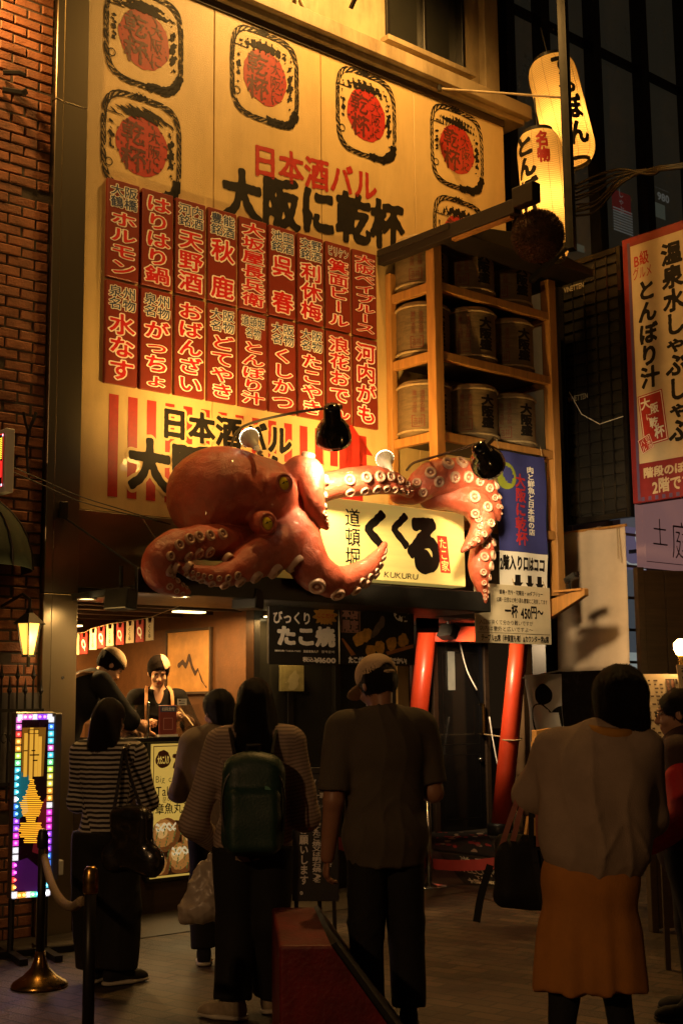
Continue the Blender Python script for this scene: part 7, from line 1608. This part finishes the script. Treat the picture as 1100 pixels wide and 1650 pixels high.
MB().tube([p(.06 * math.cos(a), -.012 - .112 * math.sin(a) * 1.0, .012 + 0 * a) for a in np.linspace(.6, 2.54, 12)], .010, 6).build('strap', MATS['tan_cap'], cap)

# --- woman in the loose sweater, right foreground
W5 = Person('dark bobbed woman in a loose beige brown sweater and ochre skirt seen from behind', gr(960, 1770), math.radians(-8), 1.655, lean=(.06, .05), look=(-.30, .15), hed=(.165, .085, 1.535), nek=(.10, .045, 1.385), lel=(-.215, .15, 1.135), lwr=(-.13, .34, 1.20), rel=(.255, .10, 1.05), rwr=(.12, .30, 1.08), curl=.9, bulk=1.12, lan=(-.145, -.02, .083), ran=(.13, .06, .083), lkn=(-.10, .0, .45), rkn=(.09, .04, .45), handn={'l': (-.2, 0, 1), 'r': (.2, 0, 1)})
W5.make(M['skin'])
KN = mat('beige_brown_wool', (.33, .245, .18), .95, 0, .12, 10, .35, 220)
def sw(b):
    b.ell((.03, .0, 1.0), (.225, .155, .27), k=.08, cut=[((0, 0, .835), (0, 0, -1))]); b.ell((.05, .02, 1.22), (.205, .14, .15), k=.08); b.ell((-.20, .13, 1.16), (.075, .085, .09), k=.06)
W5.top(KN, g=.030, hem=.505, sleeve=.93, sg=(.036, .026), wr=folds(.024, .022, 17, 13, 20, .95, .008), name='sweater', extra=sw, hip=False)
MB().tube([W5.j['nek'] + np.array((.088 * math.cos(a), -.012 + .08 * math.sin(a), .022 - .012 * math.cos(a) + .012 * math.sin(a))) for a in np.linspace(0, 2 * PI, 33)], .024, 8, cap=False).build('collar', mat('ochre_collar', (.42, .20, .03), .85, 0, .1, 9, .2, 150), W5.o, smooth=True)
b = Blob(.05); c = [((0, 0, .42), (0, 0, -1))]; b.ell((.01, 0, .84), (.19, .13, .16), cut=[((0, 0, .97), (0, 0, 1))]); b.cap((.005, 0, .78), (.0, .01, .40), .178, .205, flat=((0, 1, 0), .72), cut=c); b.cap((-.05, .02, .60), (-.065, .02, .40), .14, .15, cut=c); b.cap((.06, .02, .60), (.075, .02, .40), .14, .14, cut=c)
fold = lambda P: (.006 * np.sin(np.arctan2(P[..., 1], P[..., 0]) * 7 + P[..., 2] * 2.5) + .004 * np.sin(np.arctan2(P[..., 1], P[..., 0]) * 13 + 1)) * np.clip((.9 - P[..., 2]) * 2.2, 0, 1) + wrinkle(.006, 12, 4, .3)(P)
W5.part('skirt', b, mat('ochre_skirt', (.43, .175, .03), .85, 0, .15, 6, .2, 120), .010, fold)
W5.trousers(M['black_cloth'], g=.006, top=.40, name='tights'); W5.shoes(M['black_cloth'], M['black_cloth'])
W5.hair(M['hair'], 'bob', lambda b, p, q, R: (b.ell(p(0, -.03, .015), (.112 * q, .118 * q, .112 * q), rot=R), b.ell(p(0.01, -.05, -.055), (.105 * q, .09 * q, .075 * q), rot=R), b.ell(p(.07, -.0, -.10), (.045 * q, .07 * q, .08 * q), rot=R)))
b = Blob(.02); b.box((-.255, .15, .835), (.115, .075, .125), .05, rot=(0, .06, .2)); b.cap((-.34, .15, .74), (-.18, .15, .72), .05, .05); b.cap((-.34, .16, .95), (-.19, .15, .95), .03, .03)
bag = free_blob('shoulder_bag', 'black fabric bag with striped straps hanging on the arm of the loose sweater woman', 'bag', W5, b, M['black_cloth'], .009, wrinkle(.008, 18, 41))
SB = mat('strap_pink', (.30, .11, .09), .8, 0, .1, 20)
for k, (x0_, x1_) in enumerate(((-.34, -.27), (-.30, -.245), (-.22, -.215), (-.19, -.19))): strap([(x0_, .10, .94), (x0_ * .5 + x1_ * .5, .085, 1.04), (x1_, .10, 1.13)], .022, SB if k in (0, 1, 3) else M['black_cloth'], 'strap', bag, .006, (0, 1, 0))
strap([(-.21, .08, .93), (-.19, .06, .78), (-.16, .03, .62), (-.15, .0, .52)], .026, M['black_cloth'], 'strap', bag, .008, (0, 1, 0)); b_ = Blob(.01).ell((-.15, 0, .50), (.035, .02, .04)); V, Fc = b_.mesh(.006); link_mesh('strap_end', np_mesh('strap_end', V, Fc), M['black_cloth'], bag)
strap([(-.39, .14, .86), (-.43, .12, .74), (-.45, .11, .64)], .03, M['black_cloth'], 'strap', bag, .012, (0, 1, 0))

# --- woman with glasses at the right edge
W6 = Person('woman in profile with glasses and a red sleeved dark jacket at the right edge', gr(1118, 1640), math.radians(72), 1.58, look=(.1, .1), lel=(-.24, -.02, .98), lwr=(-.22, .16, .85), rel=(.23, .05, .98), rwr=(.18, .26, .98), lkn=(-.085, -.05, .43), handn={})
W6.make(M['skin'], face=True); JK = mat('dark_maroon_jacket', (.035, .013, .012), .8, 0, .2, 8, .2, 80)
W6.top(JK, g=.04, hem=.42, sleeve=.55, sg=(.03, .03), wr=(.008, 12, 27), name='jacket', neck=False, extra=lambda b: b.cap(W6.j['nek'] - np.array((0, 0, .03)), W6.j['nek'] + np.array((0, -.01, .03)), .075, .07))
b = Blob(.02); b.cap(W6.j['lsh'] * .6 + W6.j['lel'] * .4, W6.j['lel'], .085, .085); b.cap(W6.j['lel'], W6.j['lwr'], .085, .06); W6.part('sleeve', b, mat('red_sleeve', (.42, .012, .014), .7, 0, .12, 8, .2, 60), .009, wrinkle(.007, 17, 6))
W6.trousers(M['black_cloth'], g=.02); W6.shoes(M['black_cloth'], M['black_cloth']); W6.hair(M['hair_brown'], 'short', lambda b, p, q, R: (b.ell(p(0, -.10, .02), (.05 * q, .05 * q, .05 * q), rot=R),))
mb = MB()
for sx in (-1, 1):
    mb.tube([W6.hp(.033 * sx + .024 * math.cos(a), .104, .003 + .018 * math.sin(a)) for a in np.linspace(0, 2 * PI, 17)], .0018, 5, cap=False); mb.tube([W6.hp(.057 * sx, .102, .008), W6.hp(.078 * sx, .05, .008), W6.hp(.08 * sx, -.01, .004)], .002, 5)
mb.tube([W6.hp(-.009, .105, .006), W6.hp(.009, .105, .006)], .0018, 5); mb.build('glasses', M['dark_metal'], W6.o)

# --- kitchen staff
wl_ = F(1.20, -.80, .30); cam_yaw = math.atan2(CAM.y - wl_.y, CAM.x - wl_.x) - PI / 2
K1 = Person('young cook in a black uniform and dark bandana holding a pick behind the counter', wl_, cam_yaw + .12, 1.60, lean=(0, .06), look=(-.05, .36), hed=(0, .115, 1.49), nek=(0, .06, 1.345), rel=(.26, .07, 1.04), rwr=(.13, .30, 1.09), lel=(-.27, .10, 1.04), lwr=(-.17, .34, 1.13), curl=.95, handn={'l': (-.5, .1, .7), 'r': (.5, .1, .7)})
SKW = skin_mat('lit_skin', (.50, .29, .18)); K1.make(SKW, face=True)  # lighter base skin tone for both cooks
UN = mat('black_uniform', (.006, .0052, .005), .9, 0, .2, 8, .2, 80, spec=.15)
K1.top(UN, g=.016, hem=.45, sleeve=.78, sg=(.022, .03), wr=folds(.012, .014, 33, 18, 26, 1.15, .005), name='uniform', extra=lambda b: b.cap((0, .155, 1.33), (0.0, .175, 1.19), .045, .004, sub=True, k=.008))
K1.trousers(UN, g=.012, top=.49); K1.shoes(UN, UN); K1.hair(mat('matt_hair', (.007, .005, .004), .8, 0, .4, 3, .6, 30, stretch=(40, 40, 2), spec=.1), 'short')
b = Blob(.012); p = K1.hp; q = 1.6 / 1.65; R = (-K1.pit, 0, K1.yaw); b.ell(p(0, -.012, .045), (.090 * q, .110 * q, .095 * q), rot=R, cut=[(p(0, 0, .044), K1.Rh @ np.array((0, .0, -1.0)))]); b.ell(p(0, -.085, .03), (.04, .04, .035), rot=R)
bd = K1.part('bandana', b, mat('dark_bandana', (.008, .005, .0035), .9, 0, .2, 10, .3, 80, spec=.08), .006, lambda P: folds(.010, .010, 3, 45, 60, 1.56, .0)(P) + wrinkle(.003, 34, 2)(P))[0]
b = Blob(.006); b.ell(p(0, -.012, .045), (.094 * q, .113 * q, .099 * q), rot=R, cut=[(p(-.060, 0, 0), K1.Rh @ np.array((1.0, 0, -.35))), (p(0, 0, .05), K1.Rh @ np.array((0, 0, -1.0)))]); V, Fc = b.mesh(.005, wrinkle(.002, 60, 5)); link_mesh('patterned_edge', np_mesh('patterned_edge', V, Fc), mat('bandana_cream', (.46, .30, .18), .8, 0, .5, 45), bd)
ST = mat('tan_strap', (.42, .21, .09), .7, 0, .2, 40)
for sx in (-1, 1): strap([(.085 * sx, .05, 1.375), (.10 * sx, .155, 1.325), (.105 * sx, .20, 1.21), (.10 * sx, .20, 1.05)], .024, ST, 'apron_strap', K1.o, .012, (0, 1, 0))
a = K1.j['lwr']; pick = MB().tube([(0, 0, 0), (-.085, .14, -.13)], .0045, 6).build('pick', mat('bamboo', (.55, .38, .18), .5)); pick.location = K1.o.matrix_basis @ Vector((a[0] + .06, a[1] + .02, a[2] + .09)) if False else K1.loc + Matrix.Rotation(K1.rotz, 3, 'Z') @ Vector((a[0] + .035, a[1] + .055, a[2] + .07)); pick.rotation_euler = (0, 0, K1.rotz); tag(pick, 'thin bamboo pick in the hand of the cook behind the counter', 'pick')
kl = F(.29, -.70, .36)
K2 = Person('cook in a pale flat cap bending over the hot plates beside the pillar', kl, math.radians(-62), 1.66, 'm', lean=(.0, .30), wai=(0, .05, 1.05), che=(0, .16, 1.24), nek=(0, .29, 1.39), hed=(.0, .38, 1.475), lsh=(-.19, .25, 1.345), rsh=(.19, .25, 1.345), look=(0, .75), lel=(-.24, .46, 1.08), lwr=(-.16, .62, .98), rel=(.25, .45, 1.06), rwr=(.16, .62, .98), curl=.9, handn={'l': (-.3, 0, 1), 'r': (.3, 0, 1)})
K2.make(SKW, face=True); K2.top(UN, g=.02, hem=.47, sleeve=.62, sg=(.02, .03), wr=folds(.014, .016, 35, 18, 24, 1.2, .005), name='uniform'); K2.trousers(UN, g=.014, top=.5); K2.shoes(UN, UN); K2.hair(MATS['matt_hair'], 'short')
b = Blob(.012); p = K2.hp; q = 1.66 / 1.65; R = (-K2.pit, 0, K2.yaw); b.ell(p(0, -.014, .055), (.094 * q, .112 * q, .080 * q), rot=R, cut=[(p(0, 0, .052), K2.Rh @ np.array((0, .0, -1.0)))]); K2.part('cap', b, mat('pale_cap', (.50, .37, .22), .8, 0, .2, 12, .2, 80), .006)
b = Blob(.004); b.ell(p(0, -.014, .046), (.098 * q, .118 * q, .014 * q), rot=R); K2.part('cap_band', b, M['black_cloth'], .006)
strap([(.15, .24, 1.41), (.10, .12, 1.40), (-.0, .02, 1.30), (-.12, -.06, 1.12)], .045, ST, 'apron_strap', K2.o, .014, (0, .7, .7)); strap([(-.15, .24, 1.41), (-.10, .12, 1.40), (.0, .015, 1.305), (.12, -.06, 1.12)], .045, ST, 'apron_strap', K2.o, .014, (0, .7, .7))
# hot plate worked by the bending cook
hpz = fthing('hot_plate', 'dark hot plate counter under the hands of the bending cook', 'hot plate', .0, -.38, 0)
MB().box(.02, .0, 0, .48, .45, .93).build('cabinet', M['chrome'], hpz, bevel=.005); MB().box(.02, -.0, .931, .48, .45, .96).build('plate', M['black'], hpz, bevel=.004)
